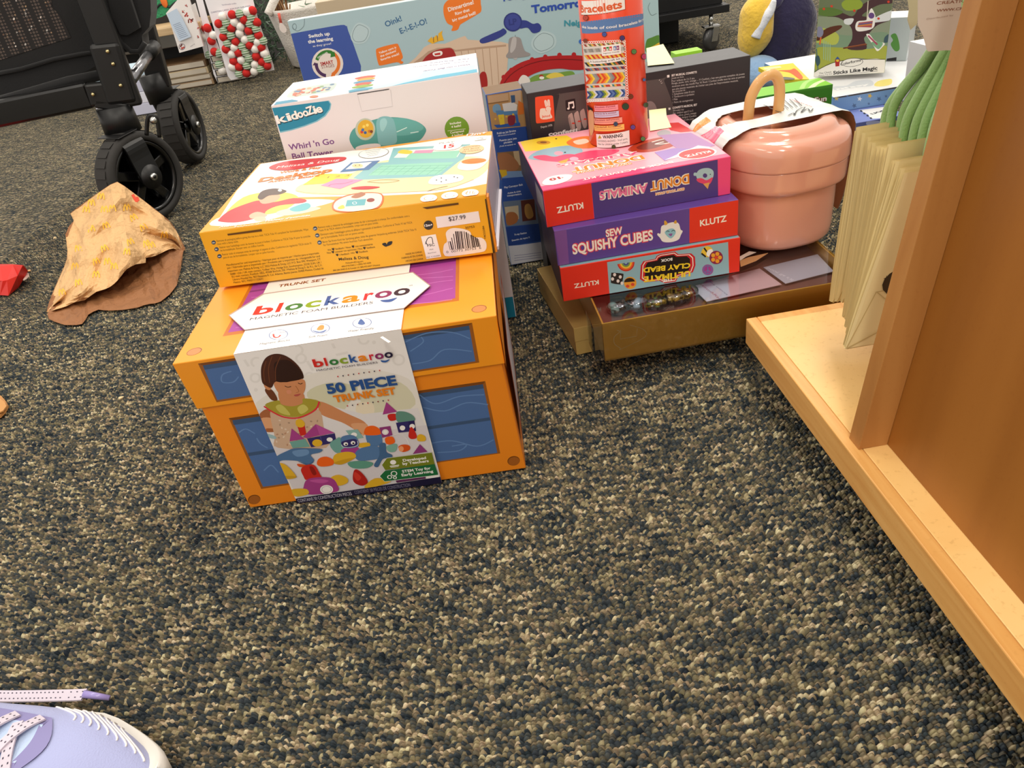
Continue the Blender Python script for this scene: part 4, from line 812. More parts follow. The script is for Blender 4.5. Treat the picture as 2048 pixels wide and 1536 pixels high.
t.poly(C7((188, 420), (1290, 214), (1265, 196), (182, 388)), PK); t.poly(C7((45, 118), (700, -10), (640, -22), (35, 102)), PK)
t.poly(C7((60, 128), (90, 185), (300, 165), (420, 140), (330, 90), (150, 110)), P_('f3d330')); t.smooth(C7((80, 120), (200, 100), (330, 95), (350, 118), (280, 150), (130, 170), (90, 170)), P_('f3d02a')); t.disc(C7((196, 132))[0], 14, 4, P_('c9921a')); t.disc(C7((196, 131))[0], 7, 1.8, P_('7a4a1a')); t.disc(C7((270, 110))[0], 2, 1, BLACK)
t.smooth(C7((110, 215), (180, 175), (330, 150), (400, 160), (425, 180), (400, 210), (250, 235), (130, 232)), P_('8fb4c4')); t.smooth(C7((135, 215), (200, 205), (260, 215), (330, 200), (390, 205), (380, 230), (300, 245), (180, 235)), P_('ea4a72')); t.poly(C7((280, 245), (345, 225), (320, 262)), P_('e8a23a')); t.disc(C7((285, 195))[0], 9, 4, P_('f2a0b4')); t.disc(C7((322, 190))[0], 2, 1.2, BLACK)
t.smooth(C7((330, 135), (380, 105), (470, 95), (560, 120), (500, 160), (400, 165)), P_('ee7a2a')); t.smooth(C7((370, 125), (440, 110), (460, 130), (400, 145)), P_('f6d8c0')); t.smooth(C7((350, 215), (470, 180), (640, 175), (560, 215), (430, 235)), P_('ee3f6c')); t.disc(C7((375, 228))[0], 9, 4, P_('f6a8c0'))
t.smooth(C7((690, 175), (760, 130), (900, 100), (975, 115), (960, 150), (860, 180), (760, 190)), P_('b23a1e')); t.smooth(C7((740, 160), (800, 135), (900, 115), (930, 130), (850, 165), (770, 175)), P_('7a2418')); t.line(C7((830, 130), (900, 112), (975, 108), (930, 135), (850, 142), (900, 128)), 2.4, P_('f3e2dc'), sm=4)
t.smooth(C7((860, 75), (900, 58), (940, 70), (930, 95), (880, 100)), P_('a8a4ac')); t.poly(C7((900, 20), (985, 15), (1075, 65), (1000, 72), (940, 60)), P_('cf2a2a')); t.poly(C7((870, 90), (1060, 75), (1200, 150), (1120, 170), (980, 170)), P_('a97ab4'))
t.poly(C7((845, 190), (960, 165), (1090, 170), (1130, 180), (1000, 210), (905, 240)), P_('9a78c0')); t.poly(C7((905, 235), (1100, 150), (1180, 160), (960, 225)), P_('dfe0ee'))
t.disc(C7((1093, 197))[0], 40, 11, WHITE, -.1); t.disc(C7((1093, 197))[0], 36, 9.6, P_('cf2a2a'), -.1); t.text('KLUTZ', *C7((1165, 180), (1020, 210)), 6, WHITE, .03)
for k, c in ((.11, 'fbf4ea'), (.03, None)):
    t.text('DONUT', *C7((770, 207), (350, 285)), 11, P_(c or 'e88a2a'), k); t.text('ANIMALS', *C7((745, 186), (270, 262)), 6, P_(c or 'e8527c'), k, up=False); t.text('SEW YOUR OWN', *C7((710, 250), (385, 308)), 3.6, P_(c or 'e88a2a'), k, up=False)
t.text('BOOK & ACTIVITY KIT', *C7((950, 243), (420, 346)), 4.6, WHITE, .03)
t.smooth(C7((190, 365), (230, 335), (310, 320), (365, 325), (340, 355), (270, 378), (205, 382)), WHITE); t.text('10', *C7((288, 333), (225, 347)), 6, P_('b8202a'), .05); t.text('+', *C7((310, 333), (296, 336)), 4, P_('b8202a'), .02)
l = B.face('left'); l.rect(.01, .004, .2, .046, P_('3b2a66')); l.rect(.16, .012, .222, .04, P_('9a9aa4'))
B.mb.build('box_body', dk)
mb = MB(); q = T2B((1282, 835), (1410, 820), (1415, 880), (1452, 965), (1290, 992)); P0 = V3((0, 0, B.P(0, 0, B.h).z+.0135)); n_ = V3((.08, -.26, 1)).normalized()
pts = [hit(p, B.P(.19, .17, B.h+.004), n_) for p in q]; mb.prism(pts, -n_*.0003, P_('f4efb0')); mb.build('sticky_note', dk, label='pale yellow sticky note')
DT = B

# ================================================================== BRACELET TUBE
S8 = Z(1150, 0, .20190)
tc_ = V3((.2095, 1.104, DT.P(.13, .2, DT.h).z+.0006)); tr_ = .0418
tube = wempty('craft_tube', tc_, label='red cardboard tube of bracelet thread standing on the pink craft kit', cat='craft kit')
mb = MB(); TRD = M('e24a2a', .25); mb.lathe(tc_, [(tr_-.002, 0), (tr_, .0012), (tr_, .262)], TRD, n=72)
f = CylFace(mb, tc_, tr_)
f.poly(S8((62, 10), (494, -40), (500, 95), (60, 150)), P_('8a2a1a')); f.poly(S8((64, 8), (490, -40), (496, 90), (62, 144)), P_('f5f0ea')); f.text('Bracelets', *S8((60, 122), (468, 75)), 15.5, P_('e0602c'), .03)
f.poly(S8((58, 228), (300, 200), (500, 180), (698, 145), (706, 235), (520, 282), (300, 318), (70, 328)), P_('5a7fb4'))
for i in range(26): f.disc(S8((66+i*24.5, 226-i*2.6-(i/26)**2*20))[0], 2.6, 2.4, P_('5a7fb4'), up=False, n=8)
f.text('ake loads of cool bracelets for you', *S8((72, 274), (716, 190)), 5.6, WHITE, .02)
f.text('Bracelets', *S8((120, 60), (130, 60)), 1, TRD, 0.)
WH = P_('f5f0ea')
for a, b, n in (((75, 425), (485, 405), 18), ((488, 410), (520, 960), 22), ((515, 975), (130, 1000), 17)):
    for i in range(n+1): f.ring(S8((a[0]+(b[0]-a[0])*i/n, a[1]+(b[1]-a[1])*i/n))[0], 2.3, 2.3, 1.1, WH, up=(i == 0), n=8)
f.poly(S8((76, 432), (450, 408), (470, 420), (480, 470), (502, 960), (490, 975), (130, 998)), P_('d9d4cc'))
random.seed(2)
def braid(y0, h_, cols, x0s, slope=26, chev=False):
    L_ = 490
    n = 18
    for i in range(n):
        for half in ((0, 1) if chev else (0,)):
            xa = x0s+(L_-x0s)*i/n; xb = x0s+(L_-x0s)*(i+1)/n; t0 = y0-(xa-100)*.06
            hh = h_/2 if chev else h_; o = half*hh; s_ = slope*(1 if half == 0 else -1) if chev else slope
            sx0 = 0 if (half == 0) else s_*-1
            if chev and half: q = [(xa+slope, t0+o), (xb+slope, t0+o), (xb, t0+o+hh), (xa, t0+o+hh)]
            else: q = [(xa, t0+o), (xb, t0+o), (xb+slope, t0+o+hh), (xa+slope, t0+o+hh)]
            q = [(min(max(x, x0s), 496), y) for x, y in q]
            f.poly(S8(*q), P_(cols[i % len(cols)]), up=(i == 0 and half == 0))
braid(438, 24, ('a03a2a', 'e8dcc0', '6a7a4a', 'e0b04a'), 85, 20); braid(485, 36, ('8c8a84', 'b9b6ae', '9a948a'), 86, 14); braid(545, 42, ('e8b03a', 'd8441f', 'f0cf4a', 'c43a22'), 90, 34); braid(618, 40, ('2a2a2e', 'd8b83a', '3a6a3a', 'c8602a', '2a2a2e'), 95, 34); braid(678, 26, ('4a2f5a', 'a03a3a', '6a8a9a', 'c88a5a'), 100, 20)
braid(735, 98, ('d8441f', 'e8872a', 'f0cf3a', '9a9a94', '8a8a88', 'c43a22', 'e8a02a'), 105, 34, True); braid(850, 20, ('c03a2a', 'e8d8b0', '3a8a8a', 'e8b03a', 'c03a2a'), 112, 10); braid(905, 72, ('2a4a8a', '6a8a3a', 'c8c84a', 'd0d8e0', '2a4a8a', '5a7ab0'), 118, 30, True)
f.poly(S8((262, 452), (448, 428), (456, 530), (270, 552)), WH)
for i, (c, ch) in enumerate((('c02a2a', 'a'), ('2a8a3a', 'g'), ('d8402a', 'e'), ('3a6ab0', '6'), ('8a2a6a', '+'))):
    x = 282+i*29+(12 if i > 2 else 0); y = 468-i*3.6; f.poly(S8((x, y), (x+25, y-3), (x+27, y+38), (x+2, y+41)), P_(c)); f.text(ch, *S8((x+5, y+34), (x+21, y+32)), 5.6, WHITE, .03)
f.text('beginner friendly', *S8((282, 532), (440, 514)), 2.6, P_('4a4a4a'), 0.)
f.poly(S8((145, 592), (452, 562), (455, 600), (150, 632)), WH); f.text('A buttonbag craft kit', *S8((155, 618), (446, 588)), 4.2, P_('3a2a2a'), .01)
for y, c, t_, w_ in ((1052, 'f0949c', "Bracelets d'amitié", 0), (1115, 'c9c4dc', 'Pulseras de la amistad', 8), (1178, 'efa088', "Braccialetti dell'amicizia", 40), (1245, 'f3c060', 'Freundschaft Armbänder', 60)):
    f.poly(S8((195, y-8), (425+w_, y-20), (428+w_, y+34), (200, y+46)), P_(c)); f.text(t_, *S8((204, y+14), (400+w_, y+2)), 3.2, P_('a03a4a'), .02); f.line(S8((205, y+28), (410+w_, y+16)), .7, P_('b0606a'))
f.poly(S8((215, 1325), (534, 1288), (540, 1432), (224, 1456)), P_('f0eae6')); f.poly(S8((232, 1372), (248, 1334), (268, 1368)), P_('b9a02a')); f.text('WARNING:', *S8((280, 1370), (476, 1350)), 6.8, BLACK, .03); f.text('CHOKING HAZARD - Small parts.', *S8((234, 1402), (520, 1378)), 4, BLACK, .0, up=False); f.text('Not for children under 3 years.', *S8((236, 1432), (522, 1410)), 4, BLACK, .0, up=False)
f.poly(S8((128, 1035), (180, 1075), (176, 1100), (132, 1085)), BLACK); f.smooth(S8((140, 1110), (185, 1105), (195, 1240), (185, 1310), (158, 1330)), P_('d9a27a'))
for q, r, c in (((112, 175), 5.4, 'c43a1e'), ((293, 338), 5, '4a5aa8'), ((465, 375), 5.4, '4a3a7a'), ((578, 510), 5.4, '5a8a4a'), ((678, 560), 6, 'd02a6a'), ((676, 790), 3.4, '4a6ab0'), ((712, 820), 1.8, '5a1a10'), ((548, 955), 5, '7a3a1a'), ((497, 1053), 7, '2a4a34'), ((692, 1040), 5, '3a5a2a'), ((568, 1258), 5, '6a4a9a'), ((664, 1374), 4.8, '5a9a5a'), ((742, 1385), 4, 'a02a5a'), ((404, 1225), 4.4, '2a4a6a'), ((385, 1450), 4, '4a5a2a'), ((112, 400), 4, '8a3a1a')):
    p = S8(q)[0]; f.disc(p, r, r, P_('30241c') if r > 3 else P_(c), n=14); f.disc(p, r*.82, r*.82, P_(c), n=14)
    for a in (0, 1.57, 3.14, 4.71): f.disc((p[0]+r*.3*cos(a+.7), p[1]+r*.3*sin(a+.7)), r*.11, r*.11, P_('1c1a18'), up=(a == 0), n=6)
mb.build('tube_body', tube)
mb = MB(); mb.lathe(tc_, [(tr_+.0004, .2622), (tr_+.0012, .263), (tr_+.0012, .268), (tr_-.001, .2685), (tr_-.003, .264), (.0001, .264)], M('b9b6b0', .3, .8), n=60); mb.build('tube_lid', tube, label='metal rim lid')

# ================================================================== PINK POT
PKm = M('e09f86', .16, 0., coat=.6); PKi = M('d9806c', .22, coat=.3)
pc = V3((.4125, 1.046, ZB+.0008)); pot = wempty('storage_pot', pc, label='glossy salmon pink round storage pot with an arched lid handle and paper wrap', cat='storage pot')
PW, SX, SY = 2.6, .84, 1.05; YW = radians(8)
mb = MB(); mb.lathe(pc, [(.0001, 0), (.074, 0), (.0805, .0025), (.0848, .009), (.0862, .02), (.0866, .03), (.0872, .045), (.0878, .065), (.0881, .0795), (.0883, .0815), (.0892, .0832), (.0925, .0848), (.0965, .0862), (.0985, .0880), (.0994, .0905), (.0998, .0940), (.1000, .100), (.1004, .110), (.1006, .1155), (.1006, .1165)], PKm, n=96, sx=SX, sy=SY, yaw=YW, pw=PW); mb.build('bowl', pot)
mb = MB(); mb.lathe(pc, [(.0994, .1167), (.1014, .1172), (.1022, .1184), (.1024, .1200), (.1024, .128), (.1024, .136), (.1020, .1410), (.1006, .1465), (.0975, .1512), (.0925, .1535), (.0870, .1542), (.0846, .1555), (.0825, .1592), (.0795, .1622), (.0740, .1640), (.0650, .1648), (.0615, .1640), (.0600, .1560), (.0575, .1530), (.0001, .1525)], PKm, n=96, sx=SX, sy=SY, yaw=YW, pw=PW); mb.build('lid', pot)
GLm = M('d8a566', .35, 0., coat=.2, bump=(900, .5, .0004))
S5b = Z(1360, 120, .26049)
hy = pc.y+.004
hp = [ony(p, hy) for p in S5b((520, 405), (535, 330), (560, 250), (600, 180), (650, 132), (700, 112), (738, 128), (760, 180), (765, 260), (758, 350), (745, 450))]
hp = [tuple(p) for p in hp]; hp[0] = (hp[0][0], hp[0][1], pc.z+.151); hp[-1] = (hp[-1][0], hp[-1][1], pc.z+.151)
mb = MB(); mb.tube(cr(hp, False, 5), .0072, GLm, n=16); mb.build('handle', pot, label='glittery gold arched handle')
# paper wrap: long strip over the lid from front left to back right, hanging down at the right
mb = MB(); PWm = P_('dfe4e2'); PWi = P_('b07f5c')
ax = Matrix.Rotation(radians(8), 3, 'Z'); AU, AV = ax.col[0].copy(), ax.col[1].copy()
oc = hit((1500, 228), V3((0, 0, pc.z+.1675)), V3((0, 0, 1)))-pc; OU, OV = oc.dot(AU), oc.dot(AV)
EA, EB = .049, .0265
sec = [(-.109, .098, .030), (-.108, .115, .038), (-.1065, .132, .044), (-.103, .149, .047), (-.095, .1575, .049), (-.085, .1600, .050), (-.075, .1640, .051), (-.064, .1668, .052), (0.0, .1672, .053), (.064, .1668, .052), (.078, .1655, .051), (.092, .1605, .050), (.100, .153, .048), (.1085, .140, .044), (.1120, .120, .040), (.1130, .095, .038), (.1115, .065, .036), (.1080, .035, .034), (.1050, .015, .030)]
def strip_pts(off): return [(pc+AU*a+V3((0, 0, z+off)), hw) for a, z, hw in sec]
# top part has an oval opening
def interp(t, k):
    i = min(int(t), len(sec)-2); r_ = t-i; return sec[i][k]*(1-r_)+sec[i+1][k]*r_
NU, NV = 72, 24; vs = []; idx = {}
bm = bmesh.new(); grid = []
for i in range(NU+1):
    t = (len(sec)-1)*i/NU; a, z, hw = interp(t, 0), interp(t, 1), interp(t, 2)
    grid.append([bm.verts.new(pc+AU*(a*.92)+AV*(hw*(-1+2*j/NV)*1.16+OV)+V3((0, 0, z+.0004+.0005*sin(j*.8+i*.3)))) for j in range(NV+1)])
for i in range(NU):
    for j in range(NV):
        c = (grid[i][j].co+grid[i+1][j+1].co)/2-pc; u = (c.dot(AU)-OU)/EA; v = (c.dot(AV)-OV)/EB
        if u*u+v*v < 1 and c.z > .155: continue
        bm.faces.new((grid[i][j], grid[i+1][j], grid[i+1][j+1], grid[i][j+1]))
bmesh.ops.delete(bm, geom=[v for v in bm.verts if not v.link_faces], context='VERTS')
# round the opening: snap rim vertices to the ellipse
for v in bm.verts:
    c = v.co-pc
    if c.z > .155 and abs(c.dot(AU)-OU) < .062 and abs(c.dot(AV)-OV) < .037 and any(len(e.link_faces) == 1 for e in v.link_edges):
        u = (c.dot(AU)-OU)/EA; w_ = (c.dot(AV)-OV)/EB; r_ = sqrt(u*u+w_*w_)
        if .8 < r_ < 1.25: v.co = pc+AU*(u/r_*EA+OU)+AV*(w_/r_*EB+OV)+V3((0, 0, c.z))
b2 = bm.copy()
for v in b2.verts:
    c = v.co-pc; d_ = V3((c.x, c.y, 0)).normalized(); v.co -= (d_*.0006+V3((0, 0, .0005)))
mb.addbm(b2, PWi, True)
mb.addbm(bm, PWm, True)
hp_ = pc+V3((0, 0, .1692)); fc = Face(mb, hp_, AU, AV)
for i, (t_, a, b, h_) in enumerate((('Jewelry kit', (840, 425), (640, 300), 5),)): pass
fc.line(S5b((830, 425), (870, 405), (880, 420), (900, 385), (960, 360), (930, 400), (980, 372), (1000, 395), (1022, 372)), 1.3, P_('3a3a3a'), sm=4)
for i in range(5): fc.line(S5b((800+i*34, 378-i*6), (720+i*40, 318-i*6)), 1.0, P_('4a4a48'), up=(i == 0))
for i in range(3): fc.line(S5b((640+i*45, 345+i*22), (690+i*45, 360+i*22)), 1.4, P_('2a2a2a'), up=(i == 0))
fc.text('JEWELRY BOX', *S5b((850, 305), (1010, 362)), 3.2, P_('c8402a'), .02)
from mathutils.bvhtree import BVHTree
wb = BVHTree.FromPolygons(mb.v, mb.f)
def onwrap(p):
    d = ray(p).normalized(); h_ = wb.ray_cast(CAM, d); return h_[0]-d*.0006 if h_[0] is not None else None
def wstroke(pts, wd, mat):
    L2 = cr(pts, False, 5)
    for a_, b_ in zip(L2, L2[1:]):
        dx, dy = b_[0]-a_[0], b_[1]-a_[1]; l_ = sqrt(dx*dx+dy*dy) or 1; nx, ny = -dy/l_*wd/2, dx/l_*wd/2
        q = [onwrap((a_[0]+nx, a_[1]+ny)), onwrap((b_[0]+nx, b_[1]+ny)), onwrap((b_[0]-nx, b_[1]-ny)), onwrap((a_[0]-nx, a_[1]-ny))]
        if all(v is not None for v in q): mb.add(q, [(0, 1, 2, 3)], mat)
random.seed(12)
for k in range(13):
    a = -.5+k*.09; wstroke(S5b((95+k*4, 560-k*3), (130+k*7, 500-k*2), (175+k*5, 440+abs(k-6)*4)), 3.2, P_(random.choice(('f0a25a', 'ec8f3e', 'f6bd84'))))
for k in range(13): wstroke(S5b((150+k*9, 590+k*4), (210+k*7, 560+k*2), (250+k*7, 500+abs(k-5)*6)), 3.0, P_(random.choice(('f08aa4', 'e8708e', 'f6acbc'))))
mb.build('paper_wrap', pot, label='pale printed paper wrap with feather pictures')

# ================================================================== BLACK MUSICAL BOX
B = Box(.0933, 1.2000, 0, 1.09, .3427, .0738, .3141); jn = wempty('musical_toy_box', B.P(.17, .035, 0), label='matt black musical instrument box standing behind the craft kits', cat='toy box')
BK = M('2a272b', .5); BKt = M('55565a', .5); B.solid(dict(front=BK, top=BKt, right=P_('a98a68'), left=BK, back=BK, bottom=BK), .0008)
f = B.face('front'); RJ = P_('f0502a'); rj = lambda K, *p: f.smooth(K(*p), RJ, n=3)
f.poly(cr(T2B((418, 752), (425, 740), (440, 733), (535, 724), (550, 730), (555, 745), (566, 905), (560, 918), (545, 922), (440, 936), (428, 928), (424, 915)), True, 3), RJ)
CRM = P_('f6e6dc'); f.smooth(T2B((455, 835), (470, 822), (500, 820), (505, 800), (520, 795), (530, 805), (535, 830), (535, 860), (545, 895), (462, 902)), CRM); f.line(T2B((502, 812), (492, 770), (500, 765), (512, 808)), 2.6, CRM, sm=3); f.line(T2B((518, 808), (515, 765), (524, 762), (528, 806)), 2.6, CRM, sm=3, up=False); f.disc(T2B((518, 826))[0], 5.4, 5.6, CRM); f.ring(T2B((518, 826))[0], 5.4, 5.6, .8, RJ, a0=2.2, a1=5.6)
f.text('Janod', *T2B((468, 892), (532, 884)), 4.6, RJ, .02); f.text('Depuis 1970', *T2B((462, 972), (548, 956)), 4.2, P_('d8d4d0'), .01)
f.poly(cr(T2B((600, 735), (610, 716), (640, 706), (1380, 596), (1395, 612), (1440, 1000), (625, 1080)), True, 3), P_('55504f'))
f.poly(cr(T2B((648, 770), (655, 760), (715, 748), (722, 758), (728, 828), (718, 836), (660, 842), (652, 834)), True, 3), P_('17151a')); f.line(T2B((676, 822), (672, 778), (708, 770), (712, 812)), 2.4, WHITE); f.line(T2B((673, 786), (709, 778)), 2.4, WHITE, up=False); f.disc(T2B((670, 824))[0], 2.4, 2, WHITE); f.disc(T2B((706, 815))[0], 2.4, 2, WHITE)
for i, (x, top) in enumerate(((690, 880), (735, 865), (780, 848))):
    f.poly(cr(T2B((x-22, top+12), (x-5, top-18+0), (x+12, top-14), (x+32, top+100), (x+5, top+120)), True, 3), P_('b9a49c'))
    f.disc(T2B((x+18, top+60))[0], 3.4, 3, P_('d8402a'), up=True, a0=pi, a1=2*pi)
f.poly(T2B((668, 895), (682, 885), (700, 985), (690, 990)), P_('9a8880'))
f.disc(T2B((1290, 850))[0], 14, 22, P_('8f8582'))
for q, s_ in (((470, 995), 4),): f.text('confetti', *T2B((520, 1032), (740, 1000)), 8, WHITE, .04)
f.poly(T2B((1418, 570), (1436, 567), (1437, 586), (1420, 589)), WHITE); f.poly(T2B((1428, 818), (1444, 816), (1445, 832), (1430, 834)), WHITE)
LT = P_('cfccc8')
rows = [('SET MUSICAL CONFETTI', 1452, 1643, 580), ('Jouet en bois', 1452, 1544, 600), ('Pour enfants de 2 à 5 ans', 1453, 1626, 622), ("Rouge, jaune, vert, orange ... !!! Confetti, c'est une gamme complète de jouets", 1454, 2006, 640), ("musicaux avec des motifs Pop 'N' Rock ! Confetti éveille tous les sens et permet", 1456, 2008, 662), ("aux plus jeunes musiciens de s'initier aux joies de l'improvisation musicale.", 1457, 1958, 684), ('Set composé de :', 1458, 1562, 702), ('1 Xylophone métal 8 tons', 1459, 1626, 722), ('1 Tambourin à cymbales', 1460, 1624, 742), ('1 Flûte', 1460, 1498, 762), ('1 Paire de castagnettes', 1461, 1616, 784), ('CONFETTI MUSICAL SET', 1460, 1646, 826), ('Wooden toy', 1463, 1546, 846), ('For children aged 2 to 5', 1465, 1616, 866), ('Red, yellow, green, orange', 1466, 1640, 886), ("'N' Rock designs! Confetti", 1468, 1640, 906), ('musicians to the joys', 1470, 1620, 926)]
for i, (t_, x0, x1, y) in enumerate(rows): f.text(t_, *T2B((x0, y), (x1, y-(x1-x0)*.135)), 4.2 if i in (0, 11) else 3.9, WHITE if i in (0, 11) else LT, .03 if i in (0, 11) else 0., up=(i == 0))
f.line(T2B((1358, 612), (1364, 603)), 1, LT); f.line(T2B((1368, 622), (1376, 612)), 1, LT, up=False); f.line(T2B((1372, 632), (1384, 628)), 1, LT, up=False)
B.mb.build('box_body', jn)
mb = MB(); t_ = B.face('top', mb); pts = [hit(p, B.P(.2, .03, B.h+.001), B.W) for p in T2B((1262, 372), (1390, 352), (1475, 485), (1272, 505))]; pts = [p+V3((0, 0, .0035 if i in (1,) else .001)) for i, p in enumerate(pts)]
mb.prism(pts, (0, 0, .0003), P_('f2edb4')); mb.build('sticky_note', jn, label='pale yellow sticky note')

# ================================================================== AIRPORT PLAYSET BOX
B = Box(.0345, 1.2964, 0, 2.48, .062, .06, .3013); B.solid(dict(front=P_('3a5fa8'), top=P_('7d6040'), right=P_('d9a64a'), left=P_('9aa0aa'), back=P_('d9a64a'), bottom=P_('d9a64a')), .0008)
f = B.face('front')
f.poly(S7((100, 150), (300, 120), (420, 110), (420, 330), (130, 355)), P_('b98f5c')); f.poly(S7((230, 130), (300, 118), (302, 200), (240, 200)), P_('c9a98a')); f.poly(S7((105, 155), (225, 137), (228, 180), (110, 200)), P_('c9a680')); f.line(S7((105, 200), (228, 182)), 2, P_('8a6238')); f.poly(S7((285, 180), (320, 200), (318, 260), (285, 265)), P_('d8732a'))
f.smooth(S7((135, 215), (160, 200), (180, 215), (180, 250), (140, 250)), P_('7aa4c4')); f.poly(S7((150, 240), (280, 235), (280, 262), (160, 270)), P_('5a8ab8')); f.poly(S7((190, 200), (250, 190), (280, 205), (275, 240), (200, 245)), P_('e3e0dc')); f.poly(S7((240, 150), (265, 148), (268, 190), (245, 195)), P_('3a5a80')); f.poly(S7((140, 325), (295, 310), (298, 330), (160, 342)), P_('2a5aa8')); f.poly(S7((165, 265), (200, 262), (205, 320), (178, 325)), P_('e8c83a')); f.smooth(S7((225, 275), (265, 270), (262, 320), (230, 325)), P_('8a2a3a')); f.poly(S7((265, 262), (280, 262), (290, 312), (275, 315)), P_('3a6ab0'))
for q in ((150, 290), (185, 285), (215, 275), (255, 262)): f.disc(S7(q)[0], 2, 2, P_('e8b83a'), up=(q[0] == 150))
f.poly(S7((133, 352), (420, 318), (425, 458), (160, 488)), P_('2c4f9c')); f.poly(S7((160, 488), (425, 458), (440, 640), (185, 650)), P_('8a6a48')); f.poly(S7((255, 480), (420, 462), (430, 560), (270, 560)), P_('c9b08a')); f.smooth(S7((165, 500), (230, 495), (290, 560), (260, 600), (190, 605), (170, 560)), P_('a8704a')); f.poly(S7((185, 600), (420, 585), (432, 625), (190, 640)), P_('7a9ac4')); f.poly(S7((170, 590), (215, 590), (220, 620), (190, 635)), P_('d8b02a'))
f.poly(S7((188, 640), (435, 615), (442, 750), (195, 778)), P_('2c4f9c')); f.poly(S7((195, 778), (442, 750), (450, 900), (215, 925)), P_('6a7a90')); f.poly(S7((205, 810), (285, 800), (290, 880), (215, 890)), P_('c8b89a')); f.smooth(S7((215, 850), (260, 840), (285, 870), (270, 905), (220, 915)), P_('a8683c')); f.poly(S7((300, 772), (380, 762), (390, 885), (310, 895)), P_('5a2a24')); f.smooth(S7((325, 800), (355, 795), (375, 860), (345, 880), (325, 850)), P_('b98a4a'))
f.poly(S7((212, 930), (450, 900), (455, 1000), (225, 1040)), P_('26458c')); f.poly(S7((225, 1040), (290, 1035), (455, 1010), (460, 1120), (245, 1150)), P_('d6d6de'))
for i, (t_, a, b, h_) in enumerate((('Fold-up Jet Bridge', (160, 380), (272, 363), 4), ('All luggage is loaded!', (165, 393), (268, 378), 2.6), ('Puente para jets', (175, 422), (276, 408), 4), ('plegable', (200, 435), (250, 428), 4), ('¡Todo el equipaje se', (175, 455), (270, 440), 2.6), ('Play Conveyor Belt', (203, 700), (312, 682), 4), ('Activa la cinta', (222, 733), (300, 720), 3.6), ('transportadora', (220, 748), (305, 736), 3.6), ('X-ray Station', (262, 978), (335, 966), 3.6), ('Estación de rayos X', (248, 1012), (355, 992), 3.4))): f.text(t_, *S7(a, b), h_, P_('e8ecf4'), .02, up=(i == 0))
for i in range(3): f.line(S7((262, 1098+i*14), (420, 1078+i*14)), 1, P_('8a8ab0'), up=(i == 0))
B.mb.build('airport_playset_box', label='blue and tan airport playset box seen in the gap behind the stacks', cat='toy box', origin=B.P(.03, .03, 0))

# ================================================================== BIG FARM BOX
B = Box(-.3298, 1.7568, 0, -.98, .7613, .03, .4072); LB_ = P_('a9c4cc'); B.solid(dict(front=LB_, top=P_('cfd6d6'), right=P_('3a3a40'), left=LB_, back=LB_, bottom=LB_), .0008)
f = B.face('front')
f.poly(cr(C2((222, 248), (400, 215), (590, 183), (630, 192), (645, 225), (735, 600), (330, 700)), False, 3), P_('3a55a4'))
for i, (t_, a, b, h_, bo) in enumerate((('Switch up', (358, 278), (512, 255), 7, .03), ('the learning', (353, 318), (536, 292), 7, .03), ('as they grow!', (388, 345), (522, 325), 4.4, .0))): f.text(t_, *C2(a, b), h_, WHITE, bo, up=(i == 0))
f.disc(C2((494, 466))[0], 31.5, 31, P_('e9ded6'))
for a0, a1, c in ((3.35, 5.0, '2f7a2a'), (5.1, 7.3, 'e8792a'), (1.6, 3.1, '4a2a5a')): f.ring(C2((494, 466))[0], 22.5, 24, 6.6, P_(c), .1, a0=a0, a1=a1)
f.poly(C2((520, 375), (545, 380), (552, 412), (515, 420)), P_('2f7a2a')); f.poly(C2((525, 535), (550, 545), (545, 575), (518, 560)), P_('e8792a')); f.poly(C2((385, 478), (400, 455), (420, 478)), P_('4a2a5a'))
f.text('SMART', *C2((445, 480), (538, 464)), 7, P_('b02a2a'), .03); f.text('STAGES', *C2((452, 502), (545, 488)), 6, P_('8a3a3a'), .0); f.text('DISCOVER', *C2((425, 428), (498, 388)), 3.4, WHITE, .02)
DB = P_('3a6a94'); f.text('Oink!', *C2((922, 198), (1040, 150)), 11.5, DB, .02); f.text('E-I-E-I-O!'.replace('I', '!'), *C2((1030, 248), (1224, 170)), 11.5, DB, .02)
OR_ = P_('ee7a20'); f.poly(cr(C2((1342, 50), (1360, 15), (1400, -5), (1590, -30), (1615, 30), (1618, 80), (1590, 105), (1480, 170), (1462, 185), (1445, 218), (1400, 225), (1410, 190), (1370, 170), (1345, 110)), True, 3), OR_)
f.text('Dinnertime!', *C2((1380, 85), (1565, 28)), 8.5, WHITE, .02); f.text('Ring that', *C2((1430, 112), (1535, 80)), 6.2, WHITE, .02, up=False); f.text('big metal bell!', *C2((1410, 160), (1580, 103)), 6.2, WHITE, .02, up=False)
f.poly(cr(C2((848, 375), (870, 350), (990, 320), (1015, 335), (1045, 415), (1030, 440), (1050, 455), (1030, 468), (1000, 455), (890, 478), (865, 465)), True, 3), OR_)
for i, (t_, a, b) in enumerate((('Yellow corn is', (872, 396), (998, 352)), ("the chickens'", (882, 420), (1000, 376)), ('favorite snack!', (885, 445), (1020, 400)))): f.text(t_, *C2(a, b), 4.6, WHITE, .02, up=(i == 0))
def cloud(K, pts): f.smooth(K(*pts), P_('b9cfd5')); cx = sum(p[0] for p in pts)/len(pts); cy = sum(p[1] for p in pts)/len(pts); f.line(K(*[(cx+(x-cx)*.8, cy+(y-cy)*.8) for x, y in pts]), .9, P_('70858c'), sm=4, closed=True)
cloud(C2, [(665, 250), (690, 190), (730, 165), (800, 200), (805, 250), (770, 310), (700, 320), (668, 290)]); cloud(T2B, [(388, 320), (420, 270), (480, 235), (560, 260), (580, 320), (550, 370), (460, 405), (400, 370)])
